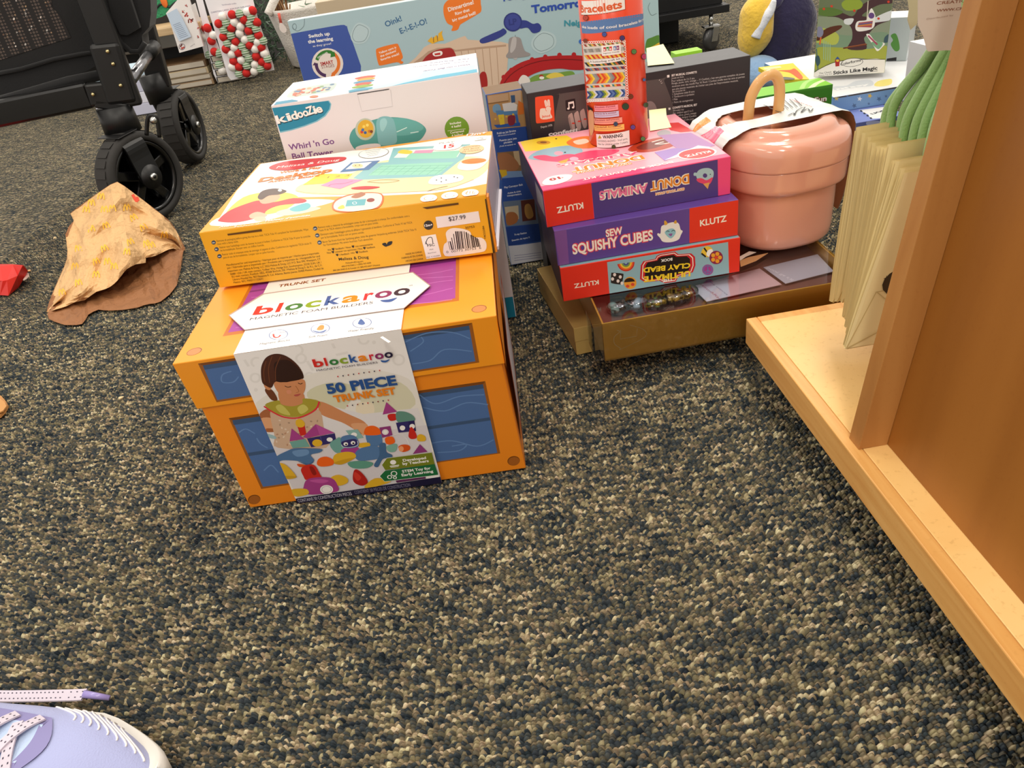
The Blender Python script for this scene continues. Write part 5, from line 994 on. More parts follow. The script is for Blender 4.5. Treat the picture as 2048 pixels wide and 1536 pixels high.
f.line(C2((235, 190), (250, 215), (280, 225), (320, 190), (325, 130)), .9, P_('70858c'), sm=4); f.ring(C2((252, 195))[0], 4, 6, .9, P_('70858c'))
f.line(T2B((1290, 20), (1275, 60), (1300, 115), (1340, 100)), .9, P_('70858c'), sm=4)
f.smooth(T2B((1262, 310), (1300, 285), (1370, 272), (1370, 400), (1262, 400)), P_('5a8a3a')); f.smooth(T2B((1280, 370), (1320, 345), (1370, 325), (1370, 420), (1280, 420)), P_('e8b83a'))
BNw = P_('d9bfa8'); BNd = P_('b99a82')
f.poly(C2((1080, 470), (1140, 420), (1200, 345), (1250, 318), (1350, 320), (1460, 275), (1500, 262), (1520, 290), (1600, 295), (1760, 305), (1820, 320), (1810, 480), (1790, 690), (1640, 700), (1590, 420), (1100, 475)), BNw)
f.poly(C2((1100, 475), (1190, 410), (1230, 375), (1300, 350), (1390, 345), (1430, 365), (1590, 345), (1800, 325), (1800, 340), (1430, 378), (1300, 365), (1210, 420), (1180, 470)), BNd)
for i in range(6): f.line(C2((1470+i*52, 372-i*5), (1500+i*50, 500+i*30)), 1.6, BNd, up=(i == 0))
f.smooth(C2((1185, 500), (1200, 430), (1260, 380), (1340, 355), (1415, 365), (1430, 500)), P_('a82424')); f.smooth(C2((1262, 395), (1275, 380), (1320, 372), (1335, 385), (1325, 405), (1280, 412)), WHITE); f.poly(C2((1275, 392), (1318, 384), (1320, 400), (1280, 405)), P_('c8302a'))
f.smooth(C2((1610, 540), (1650, 530), (1665, 620), (1640, 690), (1600, 640)), P_('a82424'))
f.poly(C2((1225, 300), (1255, 268), (1262, 285), (1290, 255), (1300, 285), (1305, 245), (1335, 222), (1330, 250), (1345, 295), (1310, 300), (1262, 320)), P_('e8b12a')); f.line(C2((1270, 310), (1268, 270)), 1.4, P_('8a5a1a')); f.line(C2((1300, 300), (1295, 260)), 1.4, P_('8a5a1a'), up=False)
NVb = P_('33408c'); f.smooth(T2B((0, 300), (80, 260), (150, 230), (180, 215), (200, 250), (120, 300), (20, 330)), NVb); f.smooth(T2B((300, 160), (350, 155), (400, 180), (440, 175), (465, 205), (450, 240), (400, 250), (360, 210), (300, 215)), NVb); f.disc(T2B((249, 167))[0], 18.6, 19, P_('2c3880')); f.disc(T2B((249, 167))[0], 15.6, 16, P_('3b4896')); f.text('LP', *T2B((220, 192), (282, 182)), 12, P_('2c3880'), .04)
f.line(T2B((268, 265), (265, 300)), .8, P_('55606a')); SV = P_('9a9494'); f.disc(T2B((268, 438))[0], 4, 4, P_('b9b4b4')); f.smooth(T2B((225, 290), (262, 278), (305, 290), (322, 340), (340, 385), (378, 405), (370, 425), (280, 438), (210, 440), (198, 420), (215, 390), (215, 330)), SV); f.smooth(T2B((245, 290), (275, 288), (270, 360), (240, 400), (228, 380)), P_('bdb8b8'))
f.smooth(T2B((148, 640), (190, 560), (260, 500), (360, 455), (500, 428), (640, 420), (800, 430), (800, 520), (700, 530), (600, 520), (460, 540), (340, 600), (300, 690), (155, 690)), P_('b5252a')); f.line(T2B((165, 660), (230, 570), (340, 500), (480, 460), (640, 450), (790, 458)), 2, P_('7d1a1e'), sm=3)
for q in ((180, 585), (238, 532), (322, 488), (395, 452), (495, 432), (603, 418), (712, 415)): f.disc(T2B(q)[0], 4.6, 5, P_('b5252a'), up=False)
f.smooth(T2B((370, 620), (400, 580), (470, 560), (590, 550), (700, 540), (705, 600), (500, 640)), P_('7aa04a')); f.smooth(T2B((500, 580), (560, 550), (620, 560), (640, 590), (560, 600)), P_('e8cf5a')); f.disc(T2B((465, 580))[0], 4.4, 4, P_('b23a2a')); f.disc(T2B((468, 590))[0], 5, 3, WHITE); f.smooth(T2B((290, 620), (320, 570), (360, 580), (380, 620), (330, 650)), P_('e9e0dc'))
f.text('Today, Sing', *T2B((160, 12), (520, -52)), 13, P_('2a4fae'), .03); f.text('Tomorrow', *T2B((392, 100), (850, 36)), 16, P_('2a4fae'), .04); f.text('Neigh', *T2B((638, 198), (800, 190)), 12, P_('3d94a8'), .03); f.disc(T2B((775, 315))[0], 7, 5.4, P_('3a6fc8'))
t = B.face('top')
B.mb.build('farm_playset_box', label='very large pale blue farm playset box standing on edge at the back', cat='toy box', origin=B.P(.38, .015, 0))
# perforated paper edge
# ================================================================== BOXES AT THE BACK RIGHT
X4 = Z(1440, 100, .21484); T6 = Z(1640, 0, .19922); C4 = Z(1440, 0, .29688); T4 = Z(1300, 0, .29297)
# green counting box
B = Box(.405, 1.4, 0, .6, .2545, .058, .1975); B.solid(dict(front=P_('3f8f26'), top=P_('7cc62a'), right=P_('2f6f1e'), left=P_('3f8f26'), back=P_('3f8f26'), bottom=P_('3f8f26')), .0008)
f = B.face('front'); f.poly(X4((290, 300), (1060, 345), (1050, 600), (700, 560), (290, 420)), P_('35801f'))
for k, c in ((.10, '6a1f1a'), (.03, None)):
    f.text('Cars Fun', *X4((700, 520), (992, 470)), 10, P_(c or 'f4f2ee'), k); f.text('Bus', *X4((865, 572), (978, 548)), 10, P_(c or 'f4f2ee'), k, up=False)
t = B.face('top'); t.line(X4((840, 360), (900, 310), (1000, 270)), 6, P_('d3eeb0'), sm=5); t.line(X4((760, 360), (800, 300), (900, 260)), 5, P_('a9dc72'), sm=5)
f.disc(X4((415, 382))[0], 14, 6.6, WHITE, -.1)
B.mb.build('counting_toy_box', label='green toy box half hidden behind the pink pot', cat='toy box', origin=B.P(.12, .03, 0))
# blue-violet puzzle box low down
B = Box(.6680, 1.4000, 0, .8, .135, .30, .1205); VB = P_('5f6cae'); B.solid(dict(front=VB, top=P_('7f8ed0'), right=VB, left=VB, back=VB, bottom=VB), .0008)
f = B.face('front'); f.poly(cr(X4((1360, 678), (1380, 664), (1470, 658), (1488, 672), (1470, 690), (1375, 700)), True, 3), P_('aab4dc'))
t = B.face('top'); t.poly(X4((1290, 560), (1560, 525), (1560, 640), (1400, 640), (1380, 600)), WHITE)
for i in range(4): t.poly(X4((1300+i*30, 562+i*22), (1318+i*30, 560+i*22), (1330+i*30, 574+i*22), (1310+i*30, 576+i*22)), BLACK, up=(i == 0))
t.text('LION', *X4((1420, 600), (1560, 560)), 6, BLACK, .05)
B.mb.build('puzzle_box', label='blue violet puzzle box with white lettering patch, lowest of the back pile', cat='puzzle box', origin=B.P(.06, .1, 0))
# star box
B = Box(.700, 1.482, .1210, .3, .305, .36, .0295); SB = P_('7ea6d4'); B.solid(dict(front=SB, top=P_('eef0f2'), right=SB, left=SB, back=SB, bottom=SB), .0006)
f = B.face('front'); f.rect(.0, .0265, .305, .0294, P_('55504e'))
def star(fc, c, r, col, a0=0., up=True): fc.poly([(c[0]+(r if k % 2 == 0 else r*.42)*cos(a0-pi/2+k*pi/5), c[1]+(r if k % 2 == 0 else r*.42)*sin(a0-pi/2+k*pi/5)) for k in range(10)], P_(col), up)
for i, (q, c) in enumerate((((1085, 452), 'e3c878'), ((1300, 455), 'eef2f6'), ((1395, 427), 'e8c25a'), ((1480, 455), '56749c'), ((1250, 518), '56749c'), ((1185, 425), '5a78a4'), ((1385, 500), '5a78a4'), ((1545, 430), '5a78a4'))): star(f, X4(q)[0], 5.6 if i < 5 else 3.4, c, .2*i, up=(i == 0))
t = B.face('top'); t.smooth(X4((1435, 330), (1470, 290), (1560, 270), (1600, 275), (1590, 320), (1500, 340)), P_('f3e27a')); t.smooth(X4((1060, 340), (1180, 330), (1260, 290), (1400, 280), (1420, 330), (1250, 350), (1080, 375)), P_('d5dbe2')); t.text('ntasy', *X4((1090, 370), (1400, 322)), 5, P_('f8f9fa'), .05)
B.mb.build('star_game_box', label='flat white-topped game box with stars on its blue side', cat='game box', origin=B.P(.15, .15, 0))
# yellow book under the clear picture box
zt = .1507
mb = MB(); c = [hit(p, V3((0, 0, zt+.009)), V3((0, 0, 1))) for p in X4((358, 160), (680, 120), (830, 270), (560, 275))]
c = [V3((v.x, v.y, zt+.0002)) for v in c]; mb.prism(c, (0, 0, .0085), P_('e8d23c')); fc = Face(mb, c[0]+V3((0, 0, .0088)), V3((1, 0, 0)), V3((0, 1, 0)))
fc.smooth(X4((545, 190), (650, 185), (700, 175), (770, 250), (740, 270), (660, 215), (600, 200)), P_('e2601f')); fc.poly(X4((400, 165), (560, 148), (575, 165), (420, 185)), P_('efe6a0')); fc.smooth(X4((540, 262), (600, 250), (690, 262), (680, 275), (580, 275)), P_('6a6a62'))
mb.build('picture_book', label='yellow picture book with orange shapes, flat under the clear-sided sticker box', cat='book')
# sticker playset box (window carton)
cfz = zt+.0093
a = hit(X4((873, 250))[0], V3((0, 0, cfz)), V3((0, 0, 1))); b = hit(X4((1530, 212))[0], V3((0, 0, cfz)), V3((0, 0, 1)))
yw_ = math.degrees(atan2(b.y-a.y, b.x-a.x)); wd = (b-a).length
B = Box(a.x, a.y, cfz, yw_, wd, .085, .15); ck = wempty('sticker_playset_box', B.P(wd/2, .04, 0), label='tall illustrated vinyl sticker box with clear side, forest scene on its front', cat='toy box')
CW = P_('efe9e2'); B.mb.box(B.o, B.U*wd, B.V*.0015, B.W*.15, dict(front=P_('8aa06a'), back=CW, left=CW, right=CW, top=CW, bottom=CW))
B.mb.box(B.o+B.V*.0836, B.U*wd, B.V*.0014, B.W*.15, P_('9a98a8')); B.mb.box(B.o+B.V*.0015, B.U*wd, B.V*.082, B.W*.003, CW); B.mb.box(B.o+B.U*(wd-.0014)+B.V*.0015, B.U*.0014, B.V*.082, B.W*.15, CW)
f = B.face('front')
f.poly(C4((630, 500), (640, -60), (1180, -60), (1170, 60), (1110, 420), (640, 470)), P_('8f9a84')); f.poly(C4((640, -40), (1180, -40), (1165, 60), (1100, 140), (900, 120), (650, 110)), P_('6d7a5c'))
f.smooth(C4((650, 250), (760, 230), (900, 240), (1130, 220), (1120, 360), (900, 370), (640, 350)), P_('7f9a80')); f.smooth(C4((635, 330), (800, 320), (1000, 330), (1125, 310), (1110, 420), (900, 390), (640, 470)), P_('a9b04a')); f.smooth(C4((640, 190), (740, 200), (800, 240), (780, 300), (680, 290), (640, 280)), P_('b9c25a'))
f.smooth(C4((860, 330), (890, 260), (880, 180), (800, 120), (720, 110), (800, 80), (890, 110), (930, 60), (960, 30), (1060, -20), (1160, -30), (1165, 20), (1080, 30), (1000, 70), (960, 110), (1100, 110), (1160, 130), (1060, 170), (1000, 230), (970, 260), (985, 330)), P_('4a2f36'))
f.smooth(C4((1000, 150), (1080, 100), (1170, 70), (1160, 130), (1060, 150)), P_('dfe3e6')); f.smooth(C4((840, 130), (900, 125), (880, 165), (840, 160)), P_('dfe3e6')); f.smooth(C4((820, 20), (900, -20), (960, 20), (940, 60), (850, 70)), P_('93a83c')); f.smooth(C4((660, 60), (740, 50), (830, 80), (760, 110), (670, 100)), P_('5c7a3a'))
f.smooth(C4((650, 250), (720, 190), (810, 170), (815, 190), (730, 240), (660, 275)), P_('5c2f22')); f.disc(C4((670, 215))[0], 8, 11, P_('8a8aa8')); f.line(C4((830, 325), (990, 300)), 3, P_('6b3a26')); f.line(C4((850, 318), (985, 295)), 1.2, P_('a8603c'))
for q in ((752, 42), (700, 60), (905, 72), (1135, 12), (1068, 125)): f.disc(C4(q)[0], 2.6, 2.4, P_('d8402a'), up=(q[0] == 752))
for i in range(4): f.line(C4((700+i*14, 270+i*8), (698+i*14, 400+i*4)), 1.4, P_('9fc4a8'), up=(i == 0))
f.line(C4((672, 300), (680, 250)), 3, P_('e0703a')); f.line(C4((650, 330), (660, 470), ), 2, P_('56707a')); f.smooth(C4((640, 390), (665, 375), (675, 420), (655, 445)), P_('3f5a66')); f.smooth(C4((1110, 250), (1140, 230), (1135, 280), (1105, 285)), P_('3f5a66'), up=False)
# plain striped toy sticker and leaf sticker
f.smooth(C4((912, 190), (925, 145), (985, 135), (998, 100), (1020, 55), (1045, 100), (1045, 130), (1030, 190), (940, 212)), WHITE); f.poly(C4((925, 182), (935, 152), (1030, 140), (1022, 185)), P_('b0525a')); f.line(C4((932, 165), (1025, 152)), 2, P_('5a6a9a')); f.line(C4((930, 175), (1023, 164)), 1.6, P_('e0a03a')); f.disc(C4((1020, 105))[0], 6, 6, P_('6a4a8a')); f.line(C4((990, 130), (998, 5)), 1.6, P_('e8dccb'))
f.smooth(C4((985, 232), (1010, 232), (1045, 275), (1108, 290), (1095, 315), (1060, 345), (1035, 310), (1008, 270)), WHITE); f.smooth(C4((1020, 285), (1060, 280), (1098, 292), (1070, 330), (1040, 312)), P_('7fb08a')); f.line(C4((998, 240), (1060, 300)), 3, P_('b0486a'))
f.poly(cr(C4((628, 490), (760, 425), (900, 405), (1112, 402), (1108, 500), (630, 530)), False, 3), WHITE); f.line(C4((636, 484), (760, 422), (900, 402), (1112, 400)), .9, BLACK, sm=4)
f.disc(C4((890, 420))[0], 22, 8.5, P_('2a2a2a'), -.1); f.disc(C4((890, 420))[0], 21, 7.7, WHITE, -.1); f.text('Colorforms', *C4((812, 442), (950, 412)), 5.4, BLACK, .02)
f.poly(C4((775, 400), (792, 380), (808, 398)), P_('3a5a9a')); f.poly(C4((775, 402), (808, 400), (804, 445), (778, 448)), P_('b02a2a')); f.disc(C4((792, 408))[0], 3, 2.4, P_('e8c23a'))
f.text('The Classic', *C4((668, 500), (752, 488)), 3.4, BLACK, .0); f.text('Picture Toy that', *C4((666, 514), (755, 500)), 2.6, BLACK, .0, up=False); f.text('Sticks Like Magic', *C4((762, 502), (1060, 468)), 7, BLACK, .03); f.line(C4((765, 510), (1062, 477)), .8, BLACK)
B.mb.build('carton', ck)
mb = MB(); mb.box(B.P(.0004, .0015, .003), B.U*.0004, B.V*.082, B.W*.147, CLR2); mb.build('clear_side', ck)
mb = MB(); mb.box(B.P(.02, .02, .0032), B.U*.09, B.V*.002, B.W*.13, P_('b5b4c4')); mb.box(B.P(.003, .006, .0032), B.U*.0008, B.V*.040, B.W*.11, P_('a9a8bc')); mb.box(B.P(.0028, .012, .02), B.U*.0001, B.V*.018, B.W*.03, P_('e8d24a')); mb.box(B.P(.012, .05, .0032), B.U*.002, B.V*.03, B.W*.12, P_('8d8a7a')); mb.build('inner_tray', ck)
# dinosaur box
B = Box(.872, 1.700, zt+.0006, -38, .075, .07, .085); B.solid(dict(front=P_('a9b4b4'), top=WHITE, right=P_('c9d0d2'), left=P_('c9d0d2'), back=WHITE, bottom=WHITE), .0006)
f = B.face('front'); f.smooth(C4((1150, 240), (1180, 225), (1200, 260), (1210, 330), (1180, 345), (1150, 300), (1165, 270)), P_('4f8a3a')); f.poly(C4((1125, 395), (1190, 385), (1180, 470), (1115, 455)), BLACK); f.smooth(C4((1140, 430), (1165, 410), (1170, 450)), P_('8a2a20'))
B.mb.build('dinosaur_toy_box', label='small grey box with a green dinosaur picture beside the sticker box', cat='toy box', origin=B.P(.03, .03, 0))
# dark foil bag block carrying the white game box
mb = MB(); KB = M('201d1e', .25, 0, coat=.4)
B = Box(.7950, 1.28, 0, 4, .15, .105, .162); B.mb.box(B.o, B.U*B.w, B.V*B.d, B.W*B.h, KB, .004)
B.mb.build('black_gift_box', label='shiny black gift box under the white text-covered game box', cat='gift box', origin=B.P(.07, .05, 0))
B = Box(.7700, 1.285, .1625, 4, .15, .07, .098); B.solid(dict(front=P_('e8e8ee'), top=WHITE, right=P_('f2f0f6'), left=P_('d8d8de'), back=WHITE, bottom=WHITE), .0006)
f = B.face('front'); f.poly(X4((1972, 0), (2010, 0), (2030, 200), (2040, 400), (1975, 340), (1965, 330)), P_('e3dff0')); f.line(X4((2010, 10), (1968, 340)), 1, BLACK)
f.text('DO', *X4((1895, 72), (1968, 64)), 11, BLACK, .04); f.text('VE', *X4((1880, 160), (1945, 150)), 14, BLACK, .04)
for i in range(9): f.text(('WARN', 'NEL CT da', 'te pentru', 'la distanta', 'et de tous', 'al este un', 'des les jeux', 'de la distr', 'distribue')[i], *X4((1893-i*5, 240+i*18), (1945-i*3, 252+i*19)), 2.6, BLACK, .02, up=(i == 0))
B.mb.build('word_game_box', label='white game box with bold black lettering, on the black gift box', cat='game box', origin=B.P(.06, .03, 0))
random.seed(9)
for i, (q, c, r) in enumerate(((( 1930, 430), 'dfe0d0', .011), ((1905, 520), 'b99a3a', .009), ((1925, 560), '2a2422', .012))):
    mb = MB(); c0 = ony(X4(q)[0], 1.268); bm = bmesh.new(); bmesh.ops.create_icosphere(bm, subdivisions=2, radius=r)
    for v in bm.verts: v.co *= random.uniform(.6, 1.25); v.co.z *= 1.3
    for v in bm.verts: v.co += V3((c0.x, 1.262, c0.z))
    mb.addbm(bm, M(c, .3, .5 if i else 0.)); 
    if i == 0: tissue = mb
    else: tissue.add([v for v in mb.v], mb.f, mb.mats[0])
tissue.build('tissue_bow', label='crumpled gold and pale green paper bow hanging at the front of black gift box', cat='bow')
# small lime box behind the black one
B = Box(.405, 1.52, 0, 2, .052, .03, .2685); LM = P_('9bd43a'); B.solid(LM, .0006); B.mb.build('lime_card_box', label='small lime green box peeking up behind the black musical box', cat='box', origin=B.P(.02, .01, 0))

# ================================================================== PLUSH TOY
pp = wempty('plush_toy', (.90, 2.25, 0), label='navy and yellow plush toy with pale blue base, sitting on the floor at the back', cat='plush toy')
def fur(h): return M(h, .95, bump=(60, .5, .01), sheen=.4, spec=.1)
def blob(name, c, r, mat, tilt=(0, 0, 0), sub=None):
    mb = MB(); R = (Matrix.Rotation(tilt[2], 3, 'Z') @ Matrix.Rotation(tilt[1], 3, 'Y') @ Matrix.Rotation(tilt[0], 3, 'X')); mb.ball(c, r, mat, R, 28, 18)
    for v in mb.v: v += V3((.003*sin(v.z*60+v.x*30), .003*sin(v.x*70), .003*sin(v.y*50)))
    return mb.build(name, pp)
blob('body', (.903, 2.25, .125), (.083, .08, .125), fur('2f2b48'), (0, .18, 0))
blob('belly', (.812, 2.215, .165), (.047, .055, .082), fur('e8c04a'), (0, .12, 0))
blob('head', (.912, 2.27, .285), (.075, .07, .07), fur('2f2b48')); blob('cap', (.845, 2.24, .225), (.045, .05, .045), fur('3a3560'))
blob('foot', (.815, 2.19, .045), (.06, .07, .045), fur('8fb0d6')); 
mb = MB(); q = [ony(p, 2.17) for p in C4((365, 0), (345, 60), (300, 130), (262, 200), (238, 255))]; q = cr([tuple(v) for v in q], False, 4); mb.tube(q, [.006+.007*min(1, i/6) for i in range(len(q))], fur('dfe2ea'), n=12); mb.build('white_stripe', pp)

# ================================================================== BLACK WHEELED FIXTURE
bx = wempty('wheeled_rack', (.8, 2.9, 0), label='black wheeled display rack with a caster, behind the musical box', cat='display rack')
KM = M('121214', .4)
mb = MB(); mb.box((.30, 2.80, .14), (.61, .0, 0), (0, .02, 0), (0, 0, .5), KM, .002); mb.build('front_panel', bx)
mb = MB(); mb.box((.28, 2.77, .115), (.645, 0, 0), (0, .5, 0), (0, 0, .024), KM, .002); mb.build('base_rail', bx)
mb = MB(); mb.box((.32, 3.02, .0), (.5, 0, 0), (0, .3, 0), (0, 0, .11), M('1c1a18', .6), .002); mb.build('base_box', bx)
def caster(x, y):
    mb = MB(); R = Matrix.Translation((x, y, .036)) @ Matrix.Rotation(radians(35), 4, 'Z') @ Matrix.Rotation(radians(90), 4, 'X')
    mb.lathe(None, [(.0001, -.012), (.03, -.012), (.036, -.008), (.036, .008), (.03, .012), (.0001, .012)], M('3a3a3a', .3, 0, coat=.4), n=28, M4=R); o = mb.build('caster', bx)
    mb = MB(); mb.box((x-.028, y-.018, .074), (.056, 0, 0), (0, .036, 0), (0, 0, .005), CH, .001); mb.box((x-.004, y-.020, .03), (.02, 0, 0), (0, .003, 0), (.008, 0, .046), CH, .0006); mb.box((x-.004, y+.017, .03), (.02, 0, 0), (0, .003, 0), (.008, 0, .046), CH, .0006)
    mb.tube([V3((x, y, .078)), V3((x, y, .115))], .007, CH); fk = mb.build('caster_fork', o)
caster(.868, 2.79); caster(.34, 2.79)

# ================================================================== GIFT BAGS ON THE HOOK
CB = M('e6d29c', .5); CBd = M('c2a970', .6); INK = P_('2a1c10')
random.seed(21)
ROPE = M('84ab62', .75, bump=(500, .7, .001), sheen=.3)
#   left px bottom, top-left px, y depth
bags = [((1659, 602), (1709, 262), .742, ), ((1663, 604), (1713, 255), .731), ((1671, 603), (1724, 266), .720), ((1682, 604), (1736, 274), .708), ((1684, 633), (1736, 284), .697), ((1688, 637), (1743, 285), .686),
        ((1693, 636), (1752, 292), .674), ((1699, 634), (1760, 294), .663), ((1690, 655), (1768, 296), .651), ((1692, 668), (1778, 290), .639), ((1686, 690), (1786, 322), .627), ((1688, 695), (1790, 322), .616), ((1692, 696), (1800, 336), .605), ((1689, 696), (1806, 345), .596)]
labs = ['farthest', 'second farthest', 'third farthest', 'fourth farthest', 'fifth farthest', 'sixth farthest', 'seventh farthest', 'seventh nearest', 'sixth nearest', 'fifth nearest', 'fourth nearest', 'third nearest', 'second nearest', 'nearest']
for i, (pb, ptp, y) in enumerate(bags):
    b0 = ony(pb, y); t0 = ony(ptp, y); tk = .0048
    W_ = .112; b1 = V3((b0.x+W_, y, b0.z-.001)); t1 = V3((max(t0.x, b0.x-.002)+W_, y, t0.z)); t0 = V3((t0.x, y, t0.z))
    bag = wempty('gift_bag', V3(((b0.x+b1.x)/2, y, b0.z)), label='cream paper gift bag hanging on the hook, %s in the row of fourteen' % labs[i], cat='gift bag', group='cream gift bags hanging on one hook')
    mb = MB(); n = 9; fr = []; bk = []
    for j in range(n+1):
        t = j/n; z = b0.z*(1-t)+t0.z*t; xl = b0.x*(1-t)+t0.x*t; xr = b1.x*(1-t)+t1.x*t
        th_ = tk*(.35+.65*sin(pi*min(1, t*.9+.05))); w_ = .0012*sin(t*5+i)
        fr.append((V3((xl, y-th_/2+w_, z)), V3((xl+.003, y-th_/2-.0006+w_, z)), V3((xr, y-th_/2+w_, z)))); bk.append((V3((xl, y+th_/2+w_, z)), V3((xl+.003, y+th_/2+.0006+w_, z)), V3((xr, y+th_/2+w_, z))))
    vs = [p for r_ in fr for p in r_]+[p for r_ in bk for p in r_]; fs = []; o_ = (n+1)*3
    for j in range(n):
        for k in (0, 1): fs.append((j*3+k, j*3+k+1, (j+1)*3+k+1, (j+1)*3+k)); fs.append((o_+j*3+k+1, o_+j*3+k, o_+(j+1)*3+k, o_+(j+1)*3+k+1))
        # side gusset folded inward
        g0 = len(vs); vs.append((fr[j][0]+bk[j][0])/2+V3((.011, 0, 0))); vs.append((fr[j+1][0]+bk[j+1][0])/2+V3((.011, 0, 0)))
        fs.append((j*3, (j+1)*3, g0+1, g0)); fs.append((g0, g0+1, o_+(j+1)*3, o_+j*3)); fs.append((j*3+2, o_+j*3+2, o_+(j+1)*3+2, (j+1)*3+2))
    fs.append((0, o_, o_+1, 1)); fs.append((1, o_+1, o_+2, 2))
    mb.add(vs, fs, CB)
    # folded bottom flap with diagonal creases
    fc = Face(mb, V3((b0.x, y-tk*.25-.0011, b0.z)), V3((1, 0, 0)), V3((0, 0, 1)))
    fc.poly_uv([(.022, .056), (W_, .056), (W_, .0552), (.0222, .0552)], CBd); fc.poly_uv([(0, 0), (.022, .056), (.0228, .0556), (.0010, 0)], CBd)
    fc.poly_uv([(.001, .0), (.06, .026), (.06, .0272), (.001, .0012)], CBd); fc.poly_uv([(.022, .056), (.042, .036), (.0428, .0362), (.0230, .0560)], CBd)
    for q in ((.030, .068), (.052, .10), (.030, .112), (.040, .14)): fc.poly_uv([(q[0]+(.0028 if k % 2 == 0 else .0008)*cos(k*pi/4), q[1]+(.0028 if k % 2 == 0 else .0008)*sin(k*pi/4)) for k in range(8)], INK, up=False)
    fc.poly_uv([(.045+.018*cos(a), .062+.014*sin(a)) for a in [2*pi*k/16 for k in range(16)]], INK); fc.poly_uv([(.034, .045), (.05, .045), (.052, .05), (.04, .052)], INK)
    mb.build('bag_body', bag)
    if True:
        mb = MB(); xa = 1770+(i*7) % 60; 
        topx, topz = .43, hz+.004
        sx = (t0.x+.03+.004*(i % 5)) ; sz = t0.z-.012
        pts = [(sx, y, sz), (sx+.002, y, sz+.03), (sx+.008+.001*i, y*.6+.66*.4, sz+.07), (.408+.0012*i, .66, .435-.001*i), (.425, .66+.004*(i-7), topz+.003)]
        mb.tube(cr(pts, False, 6), .0056, ROPE, n=10, flat=(1, .7))
        pts = [(sx+.026, y-.001, sz), (sx+.026, y, sz+.03), (sx+.022, y*.6+.66*.4, sz+.07), (.418+.0012*i, .655, .43-.001*i), (.43, .66+.004*(i-7), topz+.003)]
        mb.tube(cr(pts, False, 6), .0056, ROPE, n=10, flat=(1, .7))
        mb.build('rope_handle', bag, label='thick green cord handles')
# hang card over the ropes
TG = P_('cfc4b8'); hy_ = .60
hc = [ony(p, hy_) for p in T6((985, -60), (985, 255), (1005, 300), (1040, 370), (1060, 440), (1075, 505), (1090, 517), (1262, 505), (1420, 505), (1420, -60))]
hcd = wempty('header_card', hc[3], label='pale grey-pink header card with brown lettering, over the green cords', cat='card'); mb = MB(); mb.prism(hc, (0, .0006, 0), TG); fc = Face(mb, V3((0, hy_-.0001, 0)), V3((1, 0, 0)), V3((0, 0, 1)))
BRt = P_('8a5a44'); fc.text('CREATIONS', *T6((1170, 48), (1560, 12)), 6.6, BRt, .01); fc.text('WWW.CREATE', *T6((1170, 120), (1560, 86)), 5.6, BRt, .02); fc.text('Distributed by', *T6((1070, 200), (1340, 158)), 3.6, P_('b09a8c'), .0)
mb.build('front_sheet', hcd); mb = MB(); mb.prism([ony(p, .625) for p in T6((870, -60), (895, 90), (880, 200), (910, 300), (975, 240), (985, 120), (1000, -60))], (0, .0006, 0), P_('b8b08e'))
mb.build('back_sheet', hcd, label='olive back sheet of the card')
# ================================================================== STROLLER
K = M('0b0b0c', .45); KR = M('2c2a28', .75, bump=(300, .3, .001)); KF = M('0e0e10', .85, bump=(250, .5, .001), sheen=.2); KP = M('080809', .25, coat=.3); RV = M('c9b98a', .25, 1.)
st_ = wempty('stroller', (-1.0, 2.2, 0), label='black folding stroller wagon with large front wheels, at the upper left', cat='stroller')
# plane of the near side frame: through wheel 1, running left towards the camera
N1 = V3((.24, -.97, 0)).normalized(); P1 = V3((-.80, 1.97, 0)); A1 = V3((-.97, -.24, 0))
def s1(p, d=0.): return hit(p, P1+N1*d, N1)
U8 = Z(0, 0, .21484); W3 = Z(160, 120, .20833)
def bar(mb, p0, p1, w_, th, mat, d=0., flat=None, ends=True):
    """flat bar between two photo points on the frame plane; w_ width in m"""
    a, b = s1(p0, d), s1(p1, d); t = (b-a).normalized(); x = t.cross(N1).normalized(); mb.box(a-x*w_/2-N1*th/2, x*w_, N1*th, b-a, mat, min(w_, th)*.18)
mb = MB(); bar(mb, (160, -60), (262, 212), .055, .032, K); ob = mb.build('front_leg', st_)
mb = MB(); bar(mb, (208, 85), (246, 205), .064, .046, K); ob2 = mb.build('leg_bracket', st_)
for q in ((215, 103), (226, 128), (241, 171), (186, 189)):
    mb = MB(); mb.ball(s1(q, .028), .0045, RV, seg=12, ring=8); mb.build('rivet', st_, label='brass rivet')
mb = MB(); a = s1((247, 262)); mb.tube([V3((a.x, a.y, a.z-.002)), V3((a.x, a.y, a.z+.058))], [.043, .040], K, n=24); mb.build('caster_housing', st_)
mb = MB(); bar(mb, (-60, 238), (182, 188), .058, .04, KP, -.01); mb.build('side_rail', st_, label='glossy black side rail')
mb = MB(); bar(mb, (176, 190), (246, 182), .05, .03, K, .004); bar(mb, (190, 205), (262, 216), .02, .03, K, .004); mb.build('rail_joint', st_)
